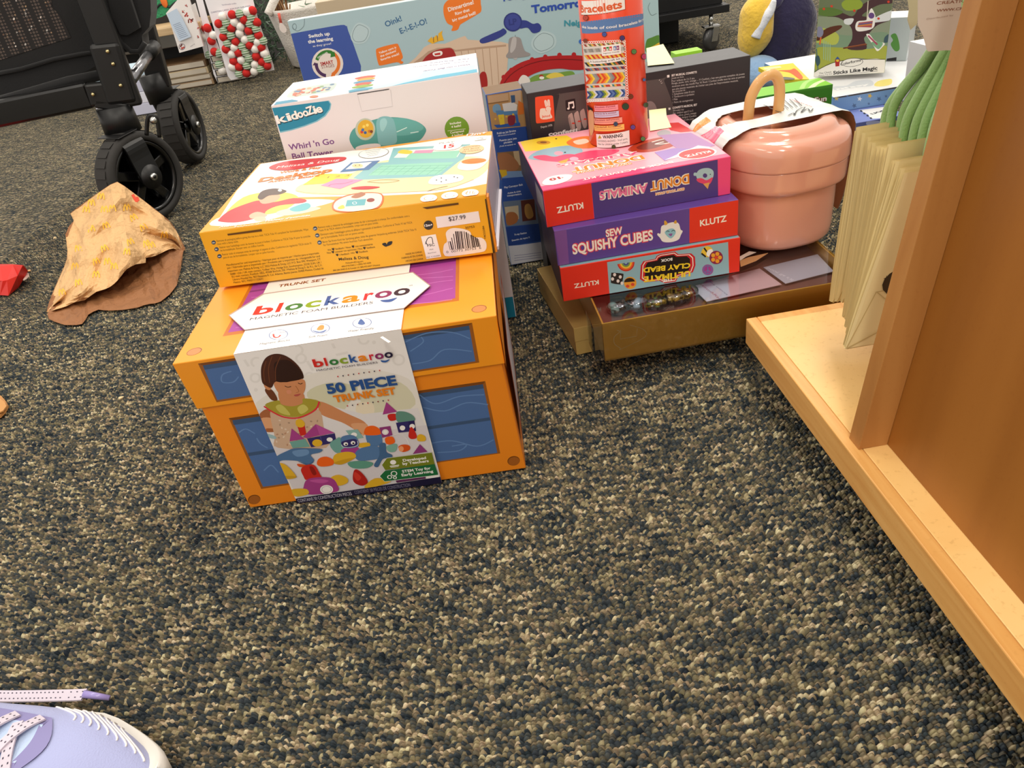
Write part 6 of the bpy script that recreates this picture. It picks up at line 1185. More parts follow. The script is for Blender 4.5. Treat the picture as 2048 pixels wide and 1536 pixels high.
# wheels
def wheel(c, axis, r, wd, fork_top, name='front_wheel'):
    axis = V3(axis).normalized(); z = axis; x = V3((0, 0, 1)).cross(z).normalized(); y = z.cross(x); M4 = Matrix((x, y, z)).transposed().to_4x4(); M4.translation = V3(c)
    mb = MB(); h = wd/2
    mb.lathe(None, [(r*.80, -h*.9), (r*.86, -h), (r*.95, -h*.92), (r*.985, -h*.7), (r, -h*.3), (r, h*.3), (r*.985, h*.7), (r*.95, h*.92), (r*.86, h), (r*.80, h*.9), (r*.80, -h*.9)], KR, n=56, M4=M4)
    for k in range(28):
        a = 2*pi*k/28; mb.box(M4 @ V3((cos(a)*r*1.0, sin(a)*r*1.0, -h*.6)), (M4.to_3x3() @ V3((cos(a), sin(a), 0)))*r*.003, (M4.to_3x3() @ V3((-sin(a), cos(a), 0)))*r*.17, M4.to_3x3() @ V3((0, 0, h*1.2)), KR)
    wo = mb.build(name, st_)
    mb = MB(); mb.lathe(None, [(r*.70, -h*.6), (r*.80, -h*.8), (r*.80, h*.8), (r*.73, h*.85), (r*.70, h*.6), (r*.70, -h*.6)], KP, n=56, M4=M4)
    mb.lathe(None, [(.0001, -h*.7), (r*.17, -h*.7), (r*.17, h*.75), (.0001, h*.8)], KP, n=24, M4=M4)
    for k in range(5):
        a = 2*pi*k/5+.3; R3 = M4.to_3x3(); d0 = R3 @ V3((cos(a), sin(a), 0)); d1 = R3 @ V3((-sin(a), cos(a), 0))
        mb.box(V3(c)+d0*r*.12-d1*r*.11-z*h*.45, d0*r*.62, d1*r*.22, z*h*.9, KP, .003)
    mb.build('rim', wo)
    # fork: curved plates both sides down to the axle
    mb = MB(); ft = V3(fork_top); R3 = M4.to_3x3()
    for s_ in (1, -1):
        off = z*(h+.008)*s_; pts = [ft+z*.012*s_, ft*.8+V3(c)*.2+off+x*0, ft*.45+V3(c)*.55+off, V3(c)+off]; pts = cr([tuple(p) for p in pts], False, 4); dn = (V3(c)-ft).normalized(); sd = dn.cross(z).normalized()
        for i in range(len(pts)-1):
            a, b = V3(pts[i]), V3(pts[i+1]); mb.box(a-sd*.029-z*.0025, sd*.058, z*.005, (b-a)*1.04, K)
        e = V3(c)+off; mb.tube([e-z*.003, e+z*.003], .029, K, n=20)
    mb.box(ft-z*(h+.008)-sd*.029-dn*.004, z*(2*h+.016), sd*.058, dn*.006+V3((0, 0, .004)), K, .001)
    fo_ = mb.build('fork', st_)
    mb = MB(); e = V3(c)+z*(h+.012); mb.tube([e-z*.002, e+z*.008], .0085, CH, n=14); mb.tube([e+z*.008, e+z*.0085], .0045, K, n=10); mb.build('axle_bolt', fo_, label='chrome axle bolt')
r1 = .107; c1 = ony((283, 357), 1.93); c1 = V3((c1.x, 1.93, r1+.002))
wheel(c1, (.85, -.52, 0), r1, .06, (c1.x-.012, c1.y-.004, .212))
r2 = .104; c2 = V3((-.845, 2.44, r2+.002))
wheel(c2, (1, -.06, 0), r2, .06, (c2.x-.012, c2.y, .215))
mb = MB(); a = hit((277, 207), V3((0, 1.93, 0)), V3((0, 1, 0))); pts = [ony(p, 1.915) for p in W3((640, 720), (645, 600), (660, 545), (690, 530), (725, 545), (745, 600), (765, 740))]; mb.tube(cr([tuple(p) for p in pts], False, 4), .005, K, n=8); mb.ball(ony(W3((706, 578))[0], 1.912), .009, CH, seg=12, ring=8); mb.build('brake_lever', st_)
# far leg and the steel cross bar
def s2(p): return ony(p, 2.42)
mb = MB(); a, b = s2((278, 20)), s2((322, 175)); mb.box(a-V3((.03, .016, 0)), (.06, 0, 0), (0, .03, 0), b-a, K, .004); mb.build('front_leg', st_)
mb = MB(); a = s2((318, 168)); mb.tube([a+V3((-.005, 0, -.045)), a+V3((-.012, 0, .03))], [.04, .037], K, n=20); mb.build('caster_housing', st_)
mb = MB(); mb.tube([ony((262, 160), 1.99), ony((304, 100), 2.38)], .0125, M('8a8a8e', .25, 1.), n=16); mb.build('cross_bar', st_, label='bare steel cross bar')
mb = MB(); mb.tube([ony((296, 108), 2.30), ony((308, 94), 2.38)], .019, K, n=16); mb.build('bar_collar', st_)
# fabric tub: dark cloth with a mesh window
def sheet(pts, d0, nm, mat, dpt=.02, seg=1):
    mb = MB(); q = [s1(p, d0) for p in pts]; mb.prism(q, -N1*dpt, mat); return mb
mb = sheet(U8((-200, -300), (1400, -300), (1400, 100), (1330, 300), (1290, 470), (1150, 490), (900, 610), (650, 740), (300, 840), (0, 960), (-200, 1020)), -.06, '', KF, .03)
tub = mb.build('fabric_tub', st_)
mb = MB(); seam = U8((-60, 690), (200, 640), (500, 550), (760, 500), (940, 480)); mb.tube([s1(p, -.055) for p in seam], .004, KF, n=8); mb.tube([s1(p, -.052) for p in U8((-60, 960), (300, 860), (640, 760), (930, 700))], .012, KF, n=10); mb.build('seam_piping', tub)
# gauze: dark cloth with a regular array of small holes letting the light wall behind show
def gauze():
    mt = bpy.data.materials.new('gauze'); mt.use_nodes = True; nt = mt.node_tree; N = nt.nodes; L = nt.links.new; bs = N['Principled BSDF']
    bs.inputs['Base Color'].default_value = (.012, .010, .010, 1); bs.inputs['Roughness'].default_value = .8
    tc = N.new('ShaderNodeTexCoord'); vo = N.new('ShaderNodeTexVoronoi'); vo.inputs['Scale'].default_value = 150; vo.inputs['Randomness'].default_value = .0; L(tc.outputs['Object'], vo.inputs['Vector'])
    lt_ = N.new('ShaderNodeMath'); lt_.operation = 'GREATER_THAN'; lt_.inputs[1].default_value = .40; L(vo.outputs['Distance'], lt_.inputs[0]); L(lt_.outputs[0], bs.inputs['Alpha']); return mt
mw = MB(); pts = U8((-200, -300), (455, -300), (480, 60), (560, 150), (620, 260), (660, 350), (400, 430), (0, 560), (-200, 620)); q = [s1(p, -.0588) for p in pts]
t3 = tessellate_polygon([q]); mw.add(q, [tuple(t) for t in t3], gauze()); mwo = mw.build('mesh_window', tub, label='see-through mesh window')
mb = MB(); q = [s1(p, -.0592) for p in pts]; cols = ('6a5648', '8a7a6c', '3a2a20', 'a39a92')
mb.prism(q, -N1*.0004, M('5a4e48', .8)); fc = Face(mb, s1(U8((0, 0))[0], -.0592), -A1, V3((0, 0, 1)), two=True)
if fc.N.dot(N1) < 0: fc.U = -fc.U; fc.N = -fc.N
random.seed(14)
for i in range(46):
    x = random.uniform(0, 480+0); y = random.uniform(0, 520-x*.35); l = random.uniform(20, 60); fc.poly(U8((x, y), (x+l*.35, y-l*.9), (x+l*.35+12, y-l*.85), (x+16, y+6)), M(random.choice(('b9b4b0', '8a7460', 'd9cfc8', '6a5040', 'a88a6a')), .7), up=(i % 6 == 0))
mb.build('lining', tub)
# front pocket
mb = MB(); q = [ony(p, 2.05) for p in U8((930, -250), (1390, -250), (1405, 120), (1390, 250), (1320, 330), (1330, 420), (1290, 480), (1200, 470), (1120, 380), (1060, 240), (960, 80))]
mb.prism(q, (0, .05, 0), KF); q = [ony(p, 2.035) for p in U8((960, -200), (1150, -200), (1300, 260), (1180, 330), (1120, 320), (1040, 150))]; mb.prism(q, (0, .012, 0), KF)
mb.tube([ony(p, 2.04) for p in U8((980, 100), (1050, 260), (1130, 400), (1220, 480), (1300, 480), (1350, 400))], .006, KF, n=8); mb.build('front_pocket', st_)

# ================================================================== PAPER BAG ON THE FLOOR
S2 = Z(0, 340, .32558)
KPm = bpy.data.materials.new('kraft_paper'); KPm.use_nodes = True
nt = KPm.node_tree; bs = nt.nodes['Principled BSDF']; bs.inputs['Base Color'].default_value = (lin(.85), lin(.68), lin(.47), 1); bs.inputs['Roughness'].default_value = .7
tcn = nt.nodes.new('ShaderNodeTexCoord'); vr = nt.nodes.new('ShaderNodeTexVoronoi'); vr.inputs['Scale'].default_value = 17; nt.links.new(tcn.outputs['Object'], vr.inputs['Vector'])
bp = nt.nodes.new('ShaderNodeBump'); bp.inputs['Strength'].default_value = .9; bp.inputs['Distance'].default_value = .02; vr.feature = 'F1'
nz = nt.nodes.new('ShaderNodeTexNoise'); nz.inputs['Scale'].default_value = 25; nz.inputs['Detail'].default_value = 4; nt.links.new(tcn.outputs['Object'], nz.inputs['Vector'])
ad = nt.nodes.new('ShaderNodeMath'); ad.operation = 'ADD'; nt.links.new(vr.outputs['Distance'], ad.inputs[0]); nt.links.new(nz.outputs['Fac'], ad.inputs[1]); nt.links.new(ad.outputs[0], bp.inputs['Height']); nt.links.new(bp.outputs[0], bs.inputs['Normal'])
KPi = KPm.copy(); KPi.node_tree.nodes['Principled BSDF'].inputs['Base Color'].default_value = (lin(.58), lin(.38), lin(.22), 1)  # inner sheet: unbleached brown, darkened further to put the mouth's shade into it
# the bag stands tilted: silhouette points given on a leaning sheet, crumpled
bagc = onz((225, 625)); 
rimb = S2((292, 880), (300, 915), (340, 935), (400, 953), (470, 953), (512, 945), (545, 885), (600, 858), (660, 865), (760, 860), (850, 845), (900, 825), (975, 818), (1040, 768), (1085, 712), (1112, 600), (1122, 500))
rimt = S2((292, 880), (345, 855), (400, 840), (460, 812), (520, 800), (590, 748), (650, 730), (690, 710), (730, 670), (775, 610), (830, 580), (895, 570), (895, 540), (950, 530), (1010, 500), (1055, 478), (1122, 500))
back = S2((292, 880), (330, 740), (370, 650), (410, 560), (415, 480), (400, 400), (430, 330), (455, 310), (430, 265), (560, 170), (640, 115), (710, 68), (740, 80), (800, 125), (900, 200), (1040, 310), (1090, 380), (1115, 450), (1122, 500))
def baglayer(n):  # the bag in space: mouth on the floor facing the camera, body rising behind it
    pass
NB = 17
def lerp(a, b, t): return V3(a)*(1-t)+V3(b)*t
random.seed(31)
rb = [onz(p, .002) for p in rimb]
yb_ = [v.y for v in rb]
# upper lip of the mouth: stands above / behind the lower lip
rtp = []
for i, p in enumerate(rimt):
    y = rb[i].y+.006; v = ony(p, y); v.z = max(v.z, .003); rtp.append(v)
def resample(pts, n):
    d = [0]
    for a, b in zip(pts, pts[1:]): d.append(d[-1]+sqrt((a[0]-b[0])**2+(a[1]-b[1])**2))
    out = []
    for k in range(n):
        s = d[-1]*k/(n-1); i = max(j for j in range(len(d)) if d[j] <= s+1e-9); i = min(i, len(pts)-2); t = (s-d[i])/(d[i+1]-d[i]); out.append((pts[i][0]*(1-t)+pts[i+1][0]*t, pts[i][1]*(1-t)+pts[i+1][1]*t))
    return out
NR = 33
bt = resample(back, NR); tt = resample(rimt, NR); bb = resample(rimb, NR)
CG = [[random.uniform(-.026, .026) for _ in range(14)] for _ in range(10)]
NJ = 20; mbk = MB(); front = []
yl, yr = rb[0].y, rb[-1].y
for j in range(NJ+1):
    row = []; t = j/NJ
    for i in range(NR):
        p = (tt[i][0]*(1-t)+bt[i][0]*t, tt[i][1]*(1-t)+bt[i][1]*t); s = i/(NR-1)
        base = yl*(1-s)+yr*s
        y = base+.008-.0*sin(pi*s)+(t**1.2)*(.30*sin(pi*s)**.95)-.085*sin(pi*s)
        ci_, cj_ = i/3.2, j/2.9; gi, gj = int(ci_), int(cj_); fi, fj = ci_-gi, cj_-gj; cr_ = ((CG[gj][gi]*(1-fi)+CG[gj][gi+1]*fi)*(1-fj)+(CG[gj+1][gi]*(1-fi)+CG[gj+1][gi+1]*fi)*fj)*min(1, i/2, (NR-1-i)/2)*(1 if j > 0 else .4)+(random.random()-.5)*.008*(0 < i < NR-1)
        v = ony(p, y+cr_); v.z = max(v.z, .002); row.append(v)
    front.append(row)
for r in range(2):   # soften, keeping some sharp creases
    for j in range(1, NJ):
        for i in range(1, NR-1):
            if (i*7+j*5) % 4 == 0: continue
            front[j][i] = front[j][i]*.6+(front[j-1][i]+front[j+1][i]+front[j][i-1]+front[j][i+1])*.1
vs = [v for row in front for v in row]; fs = [(j*NR+i, j*NR+i+1, (j+1)*NR+i+1, (j+1)*NR+i) for j in range(NJ) for i in range(NR-1)]
mbk.add(vs, fs, KPm)
# underside / back sheet from lower lip to the same back edge
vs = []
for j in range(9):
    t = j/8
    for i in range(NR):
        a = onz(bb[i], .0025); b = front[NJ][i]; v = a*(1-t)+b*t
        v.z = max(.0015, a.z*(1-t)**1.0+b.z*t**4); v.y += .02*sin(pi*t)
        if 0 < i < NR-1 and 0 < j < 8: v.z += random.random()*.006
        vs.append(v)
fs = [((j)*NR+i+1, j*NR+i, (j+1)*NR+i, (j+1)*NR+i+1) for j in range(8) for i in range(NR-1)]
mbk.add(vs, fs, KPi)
# printed yellow marks following the sheet
YM_ = M('f0b93a', .7); RDm = M('d8401f', .7)
from mathutils.bvhtree import BVHTree
bvh = BVHTree.FromPolygons([v for row in front for v in row], [(j*NR+i, j*NR+i+1, (j+1)*NR+i+1, (j+1)*NR+i) for j in range(NJ) for i in range(NR-1)])
def onbag(p):
    d = ray(p).normalized(); h_ = bvh.ray_cast(CAM, d)
    return (h_[0]-d*.0018) if h_[0] is not None else None
def stroke(pts, wd, mat):
    L2 = []
    for a_, b_ in zip(pts, pts[1:]):
        n_ = 5
        for k in range(n_+1): L2.append((a_[0]+(b_[0]-a_[0])*k/n_, a_[1]+(b_[1]-a_[1])*k/n_))
    for a_, b_ in zip(L2, L2[1:]):
        dx, dy = b_[0]-a_[0], b_[1]-a_[1]; l_ = sqrt(dx*dx+dy*dy)
        if l_ < 1e-6: continue
        nx, ny = -dy/l_*wd, dx/l_*wd; q = [onbag((a_[0]+nx, a_[1]+ny)), onbag((b_[0]+nx, b_[1]+ny)), onbag((b_[0]-nx, b_[1]-ny)), onbag((a_[0]-nx, a_[1]-ny))]
        if all(v is not None for v in q): mbk.add(q, [(0, 1, 2, 3)], mat)
def mark(c, size, mat, ang):
    M_ = [(-.5, .5), (-.42, -.1), (-.25, -.5), (-.08, -.1), (0, .4), (.08, -.1), (.25, -.5), (.42, -.1), (.5, .5)]
    stroke([(c[0]+(x*cos(ang)-y*sin(ang))*size, c[1]+(x*sin(ang)+y*cos(ang))*size) for x, y in M_], size*.09, mat)
for q in S2((640, 240), (530, 240), (690, 235), (650, 340), (560, 360), (480, 480), (590, 560), (700, 590), (640, 480), (800, 440), (780, 500), (930, 460), (1040, 600), (460, 590), (590, 640), (480, 690), (380, 750), (880, 350), (820, 290), (1010, 400), (620, 160), (560, 200), (660, 560), (1060, 660), (900, 450), (780, 230)): mark(q, 13, YM_, random.uniform(-.5, .1))
stroke(S2((815, 150), (840, 195), (850, 150), (885, 190)), 2.6, RDm); stroke(S2((826, 150), (850, 190)), 3, RDm)
o = mbk.build('paper_bag', label='crumpled brown paper food bag lying open on the carpet', cat='paper bag')
sm_ = o.modifiers.new('thick', 'SOLIDIFY'); sm_.thickness = .0005

# ================================================================== RED CARTON, BROWN SCRAP, CRUMBS
R5 = Z(0, 500, .23438)
RC = M('dc2a22', .4); rc = wempty('fries_carton', onz((20, 585)), label='red cardboard fries carton lying on the carpet at the left edge', cat='carton')
mb = MB(); b_ = [onz(p, .002) for p in R5((-260, 260), (0, 330), (10, 345), (75, 385), (160, 320), (235, 200), (185, 190), (0, 190), (-260, 160))]
top = [ony(p, 1.60) for p in R5((-260, 150), (0, 265), (20, 268), (20, 268), (120, 232), (240, 180), (195, 130), (0, 135), (-260, 140))]
lo = [onz(p, .001) for p in R5((-200, 330), (0, 385), (72, 390), (160, 318), (235, 195))]; hi_ = [onz(p, .03) for p in R5((-200, 235), (22, 265), (60, 258), (150, 220), (238, 178))]; tp_ = [onz(p, .05) for p in R5((-200, 125), (0, 138), (110, 127), (195, 128), (238, 176))]; bk_ = [onz((p[0], p[1]), .001) for p in R5((-200, 100), (0, 120), (110, 120), (200, 130), (240, 180))]
vs = lo+hi_+tp_+bk_; fs = [(r*5+i, r*5+i+1, (r+1)*5+i+1, (r+1)*5+i) for r in range(3) for i in range(4)]+[(i, i+15, i+16, i+1) for i in range(4)]+[(0, 5, 10, 15)]; mb.add(vs, fs, RC)
fc = Face(mb, lo[1], (lo[2]-lo[1]), V3((0, .3, 1))); 
mb.build('carton_body', rc); mb = MB(); mb.prism([onz(p, .018) for p in R5((200, 262), (235, 200), (248, 205), (250, 225), (225, 250))], (0, 0, .002), P_('f0ddd0')); mb.prism([onz(p, .02) for p in R5((235, 178), (262, 172), (264, 182), (240, 188))], (0, 0, .002), P_('d9b070')); mb.build('carton_lining', rc, label='white inner edge of the carton')
mb = MB(); q = [onz(p, .002) for p in R5((-90, 1225), (0, 1250), (20, 1262), (55, 1300), (76, 1340), (50, 1390), (10, 1430), (-90, 1470))]; mb.prism(q, (0, 0, .004), M('b88146', .7)); q = [onz(p, .008) for p in R5((-60, 1262), (0, 1270), (45, 1305), (60, 1340), (30, 1380), (-60, 1420))]; mb.prism(q, (0, 0, .002), M('c08a4c', .7)); mb.build('paper_scrap', label='small brown paper scrap at the left edge of the carpet', cat='scrap')
random.seed(40)
for p, r, lb in (((243, 797), .0036, 'tiny pale crumb on the carpet, left of the orange trunk'), ((110, 477), .0042, 'tiny pale crumb on the carpet between the red carton and the stroller'), ((28, 640), .003, 'tiny crumb on the carpet just below the red carton')):
    c = onz(p, .002); mb = MB(); bm = bmesh.new(); bmesh.ops.create_icosphere(bm, subdivisions=1, radius=r)
    for v in bm.verts: v.co = V3((v.co.x*random.uniform(.7, 1.5), v.co.y*random.uniform(.7, 1.3), v.co.z*.7))+c+V3((0, 0, r*.4))
    mb.addbm(bm, M('e0c79a', .8)); mb.build('crumb', label=lb, cat='crumb', group='crumbs on the carpet')

# ================================================================== SNEAKER
shoe = wempty('sneaker', (-.48, .43, 0), label='lavender running shoe pointing right at the bottom left corner', cat='shoe')
def knit():
    mt = M('a6add8', .8, bump=(700, .5, .001), sheen=.2); return mt
LV, LVd, LVw = knit(), M('8a86b8', .7), M('e8e6e0', .5)
# outline half-widths along the length: s from toe (0) to heel (1); sole centre line
toe = V3((-.333, .372, 0)); hl = V3((-.600, .447, 0)); axd = (hl-toe).normalized(); sdv = V3((0, 0, 1)).cross(axd)  # sdv points to camera-near side?
L_ = .275
def prof(s):  # half width far, near; height of upper
    w_ = .050*(min(1, s/.30)**.5)*(1-.18*max(0, (s-.45))/.55) if s > 0 else 0
    hgt = .030+.030*min(1, s/.22)**.7+.030*max(0, (s-.3))
    return w_, hgt
def ringpts(s, grow=0., z0=0., z1=None, n=20, low=False):
    w_, h_ = prof(s); w_ += grow; c = toe+axd*L_*s; out = []
    for k in range(n):
        a = pi*k/(n-1); x = cos(a); z = sin(a)
        out.append(c+sdv*(w_*(abs(x)**.8)*(1 if x > 0 else -1))+V3((0, 0, z0+(h_-z0)*z**.85)))
    return out
ss = [.0, .012, .03, .06, .1, .15, .2, .26, .32, .4, .5, .6, .75, .9, 1.0]
mb = MB(); rows = [ringpts(max(s, .004), -.002, .022) for s in ss]; n = 20
vs = [v for r_ in rows for v in r_]; mb.add(vs, [(j*n+i, j*n+i+1, (j+1)*n+i+1, (j+1)*n+i) for j in range(len(ss)-1) for i in range(n-1)], LV, True); mb.build('upper', shoe)
mb = MB(); vs = []
for s in ss:
    w_, h_ = prof(max(s, .0)); c = toe-axd*.004+axd*(L_+.004)*s; g = .004
    zt_ = .026+.012*max(0, 1-s/.12)
    vs += [c+sdv*(w_+g)+V3((0, 0, .001)), c+sdv*(w_+g+.002)+V3((0, 0, zt_*.6)), c+sdv*(w_+g-.001)+V3((0, 0, zt_)), c-sdv*(w_+g-.001)+V3((0, 0, zt_)), c-sdv*(w_+g+.002)+V3((0, 0, zt_*.6)), c-sdv*(w_+g)+V3((0, 0, .001))]
mb.add(vs, [(j*6+i, j*6+(i+1) % 6, (j+1)*6+(i+1) % 6, (j+1)*6+i) for j in range(len(ss)-1) for i in range(6)]+[tuple(range(6))], LVw, True); mb.build('sole', shoe, label='off-white foam sole')
def onsh(s, x, lift=.001):  # point on the upper: s along, x in -1..1 across
    w_, h_ = prof(max(s, .004)); w_ -= .002; xx = max(-1, min(1, x)); ca = abs(xx)**(1/.8); z = sqrt(max(0, 1-ca*ca))
    return toe+axd*L_*s+sdv*(w_*xx)+V3((0, 0, .022+(h_-.022)*z**.85+lift))
# which sign of sdv is the far side (greater y)?
FS = 1 if sdv.y > 0 else -1
mb = MB()
for k in range(9):
    s0 = .19+k*.032; pts = [onsh(max(.02, s0-.15*t+.02*sin(6.28*t)), FS*(.985-.42*t**1.2), .0004) for t in [i/8 for i in range(9)]]; mb.tube(pts, .0009, M('f6f2f0', .4), n=6)
mb.build('stripe_overlay', shoe, label='thin white curved ridges')
# eyestay and tongue
mb = MB(); far = [onsh(.36+.064*i, FS*(.52+.02*i), .0015) for i in range(9)]; fin = [onsh(.36+.064*i, FS*(.34+.0*i), .003) for i in range(9)]; near = [onsh(.36+.064*i, -FS*(.34), .003) for i in range(9)]; nout = [onsh(.36+.064*i, -FS*(.52+.02*i), .0015) for i in range(9)]
for A_, B_ in ((far, fin), (nout, near)): mb.add(A_+B_, [(i, i+1, i+10, i+9) for i in range(8)], LVd, True)
arc = [onsh(.36-.055*cos(a*pi/10-pi/2)*1.0, FS*.52*(-1+2*a/10)*-1, .0018) for a in range(11)]; arc2 = [onsh(.372-.015*cos(a*pi/10-pi/2), FS*.34*(-1+2*a/10)*-1, .003) for a in range(11)]; mb.add(arc+arc2, [(i, i+1, i+12, i+11) for i in range(10)], LVd, True); mb.build('eyestay', shoe, label='darker lavender eyelet band')
mb = MB(); mb.add(fin+near, [(i, i+1, i+10, i+9) for i in range(8)], M('bcd0f0', .8, bump=(900, .5, .001)), True); mb.build('tongue', shoe, label='pale blue knitted tongue')
LC = M('cfc6d4', .8, bump=(1200, .4, .0005)); LCd = M('2b2540', .6)
def lace(nm, pts, w_=.0042, par=None, lift=V3((0, 0, 1)), spots=True):
    mb = MB(); pts = [V3(p) for p in cr([tuple(p) for p in pts], False, 6)]; L2 = []; R2 = []
    for i, p in enumerate(pts):
        t = (pts[min(i+1, len(pts)-1)]-pts[max(i-1, 0)]).normalized(); x = t.cross(lift).normalized()*w_; L2.append(p+x); R2.append(p-x)
    n = len(pts); up_ = lift*.0018
    vs = L2+R2+[v+up_ for v in L2]+[v+up_ for v in R2]
    for i in range(n-1): mb.add([vs[i], vs[i+1], vs[n+i+1], vs[n+i], vs[2*n+i], vs[2*n+i+1], vs[3*n+i+1], vs[3*n+i]], [(0, 3, 2, 1), (4, 5, 6, 7), (0, 1, 5, 4), (3, 7, 6, 2)], LC)
    if spots:
        acc = 0
        for i in range(n-1):
            acc += (pts[i+1]-pts[i]).length
            if acc > .0042:
                acc = 0; t = (pts[i+1]-pts[i]).normalized(); x = t.cross(lift).normalized()
                for off_ in (-.5, .5):
                    c = pts[i]+x*w_*off_+t*.001*off_+lift*.0021; mb.add([c-x*.0005-t*.0009, c+x*.0005-t*.0005, c+x*.0005+t*.0009, c-x*.0005+t*.0005], [(0, 1, 2, 3)], LCd)
    mb.build(nm, par)
for i in range(4):
    s0 = .385+.085*i
    lace('shoe_lace', [onsh(s0-.006, FS*.47, .003), onsh(s0+.012, FS*.2, .006), onsh(s0+.035, -FS*.1, .006), onsh(s0+.06, -FS*.47, .003)], .0042, shoe)
    lace('shoe_lace', [onsh(s0-.006, -FS*.47, .002), onsh(s0+.012, -FS*.2, .0045), onsh(s0+.035, FS*.1, .0045), onsh(s0+.05, FS*.3, .003)], .0042, shoe)
zz = .012
lace('shoe_lace', [hit(p, V3((0, 0, zz)), V3((0, 0, 1))) for p in Z(0, 1280, .19531)((-200, 570), (0, 583), (250, 582), (500, 578), (760, 572), (870, 566))], .0058, shoe)
mb = MB(); a, b = [hit(p, V3((0, 0, zz)), V3((0, 0, 1))) for p in Z(0, 1280, .19531)((865, 567), (1095, 553))]; mb.tube([a+V3((0, 0, .002)), b+V3((0, 0, -.006))], [.0036, .0024], M('9c8fce', .3, coat=.4), n=10); mb.build('lace_tip', shoe, label='clear violet lace tip')

# ================================================================== SEASONAL DISPLAY AT THE BACK LEFT
T7 = Z(250, 0, .19043)
YB = 3.9
shf = wempty('display_shelf', (-1.6, 4.0, 0), label='dark low display shelf with wooden ledges at the back left', cat='shelf')
DKW = M('1d1a1a', .6); TW_ = wood('ledge_wood', 'b79a72', 'c4a77e', 'd0b48c', (3, 40, 40), .5)
def bandp(mb, K_, pts, y, ext, mat): mb.prism([ony(p, y) for p in K_(*pts)], (0, ext, 0), mat)
mb = MB(); mb.box((-2.9, 4.05, 0), (2.0, 0, 0), (0, .5, 0), (0, 0, .42), DKW, .004); mb.build('shelf_body', shf)
mb = MB(); mb.box((-1.9, 3.80, .225), (.80, 0, 0), (0, .25, 0), (0, 0, .03), TW_, .003); mb.build('ledge', shf)
mb = MB(); mb.box((-2.2, 3.90, .165), (.98, 0, 0), (0, .15, 0), (0, 0, .06), M('7a756c', .3, .6), .003); mb.build('price_rail', shf, label='grey metal price rail')
stacks = [('stacked_book', 8, -1.53, .42, (('a08464', .026), ('8f7f68', .024), ('c8b490', .028), ('6b5238', .03))), ('stacked_book', 9, -1.095, .17, (('8a8580', .028), ('77736f', .03), ('9a948c', .03), ('857f7a', .03)))]
nmz = ('lowest', 'second lowest', 'third lowest', 'topmost')
for nm, sd, x, w_, cols in stacks:
    z = .0
    for i, (c, h_) in enumerate(cols):
        mb = MB(); mb.box((x+.004*(i % 2), 3.80, z), (w_-.004*i, 0, 0), (0, .22, 0), (0, 0, h_-.001), P_(c), .001); mb.box((x+.006+.004*(i % 2), 3.797, z+.004), (w_-.014-.004*i, 0, 0), (0, .004, 0), (0, 0, h_-.009), P_('c9bfae')); z += h_
        mb.build('stacked_book', label=('brown and tan' if w_ > .3 else 'grey')+' book in the stack on the floor by the dark shelf, '+nmz[i], cat='book', group='books stacked on the floor at the back')
# white box stack seen between the stroller legs
z = 0
for i in range(4):
    mb = MB(); mb.box((-1.47, 3.35, z), (.24-.01*i, 0, 0), (0, .2, 0), (0, 0, .042), P_(('c9cbe0', 'dfe0ee', 'c4c6dc', 'b9d0e0')[i]), .002); z += .0425
    mb.build('white_box', label='flat pale lilac box in the pile behind the stroller wheels, '+nmz[i], cat='box', group='pale boxes behind the stroller wheels')
# felt green sign
mb = MB(); bandp(mb, T7, ((255, -80), (600, -80), (605, 40), (560, 80), (480, 130), (380, 180), (270, 210)), 3.79, .02, M('3f9a68', .95, bump=(120, .8, .01))); fcg = [ony(p, 3.786) for p in T7((280, 92), (330, 85), (370, 45), (420, 55), (470, 75), (520, 30), (580, 0))]
mb.tube(cr([tuple(v) for v in fcg], False, 4), .004, BLACK, n=6); mb.ball(ony(T7((408, 15))[0], 3.785), (.014, .008, .025), M('e8742a', .8)); mb.build('green_felt_decoration', label='green felt decoration with a black wavy line, standing on the wooden ledge', cat='decoration')
# shiny printed book and price sheet
mb = MB(); bandp(mb, T7, ((470, 225), (430, 140), (600, -60), (650, -60), (735, 200), (825, 485), (572, 555)), 3.76, .02, P_('efe9e6')); fc = Face(mb, V3((0, 3.7597, 0)), V3((1, 0, 0)), V3((0, 0, 1)))
random.seed(8)
for q, s_ in (((650, 150), 1.), ((690, 220), .9), ((600, 490), 1.), ((770, 300), .4), ((610, 120), .4), ((770, 390), .5), ((640, 60), .5)):
    for k in range(5): fc.line(T7((q[0]+random.uniform(-30, 30)*s_, q[1]+random.uniform(-30, 30)*s_), (q[0]+random.uniform(-30, 30)*s_, q[1]+random.uniform(-30, 30)*s_)), 2.2*s_+.4, P_(random.choice(('b0322a', 'c4463a', '6a2a26'))), up=(k == 0))
fc.ring(T7((598, 490))[0], 6, 6, 1, P_('6a5a6a')); fc.text('merry', *T7((690, 495), (735, 465)), 3, P_('8a8088'))
mb.build('printed_book', label='white book cover with small red fox drawings leaning at the ledge', cat='book')
mb = MB(); bandp(mb, T7, ((470, 235), (440, 145), (540, 90), (600, 190), (695, 385), (570, 435)), 3.75, .003, P_('c3d3e6')); fc = Face(mb, V3((0, 3.7497, 0)), V3((1, 0, 0)), V3((0, 0, 1)))
for i in range(9): fc.line(T7((505+i*9, 265+i*17), (580+i*10, 235+i*17)), 1, P_('8f9db4'), up=(i == 0))
mb.build('price_sheet', label='pale blue price sheet in front of the fox-print book', cat='sign')
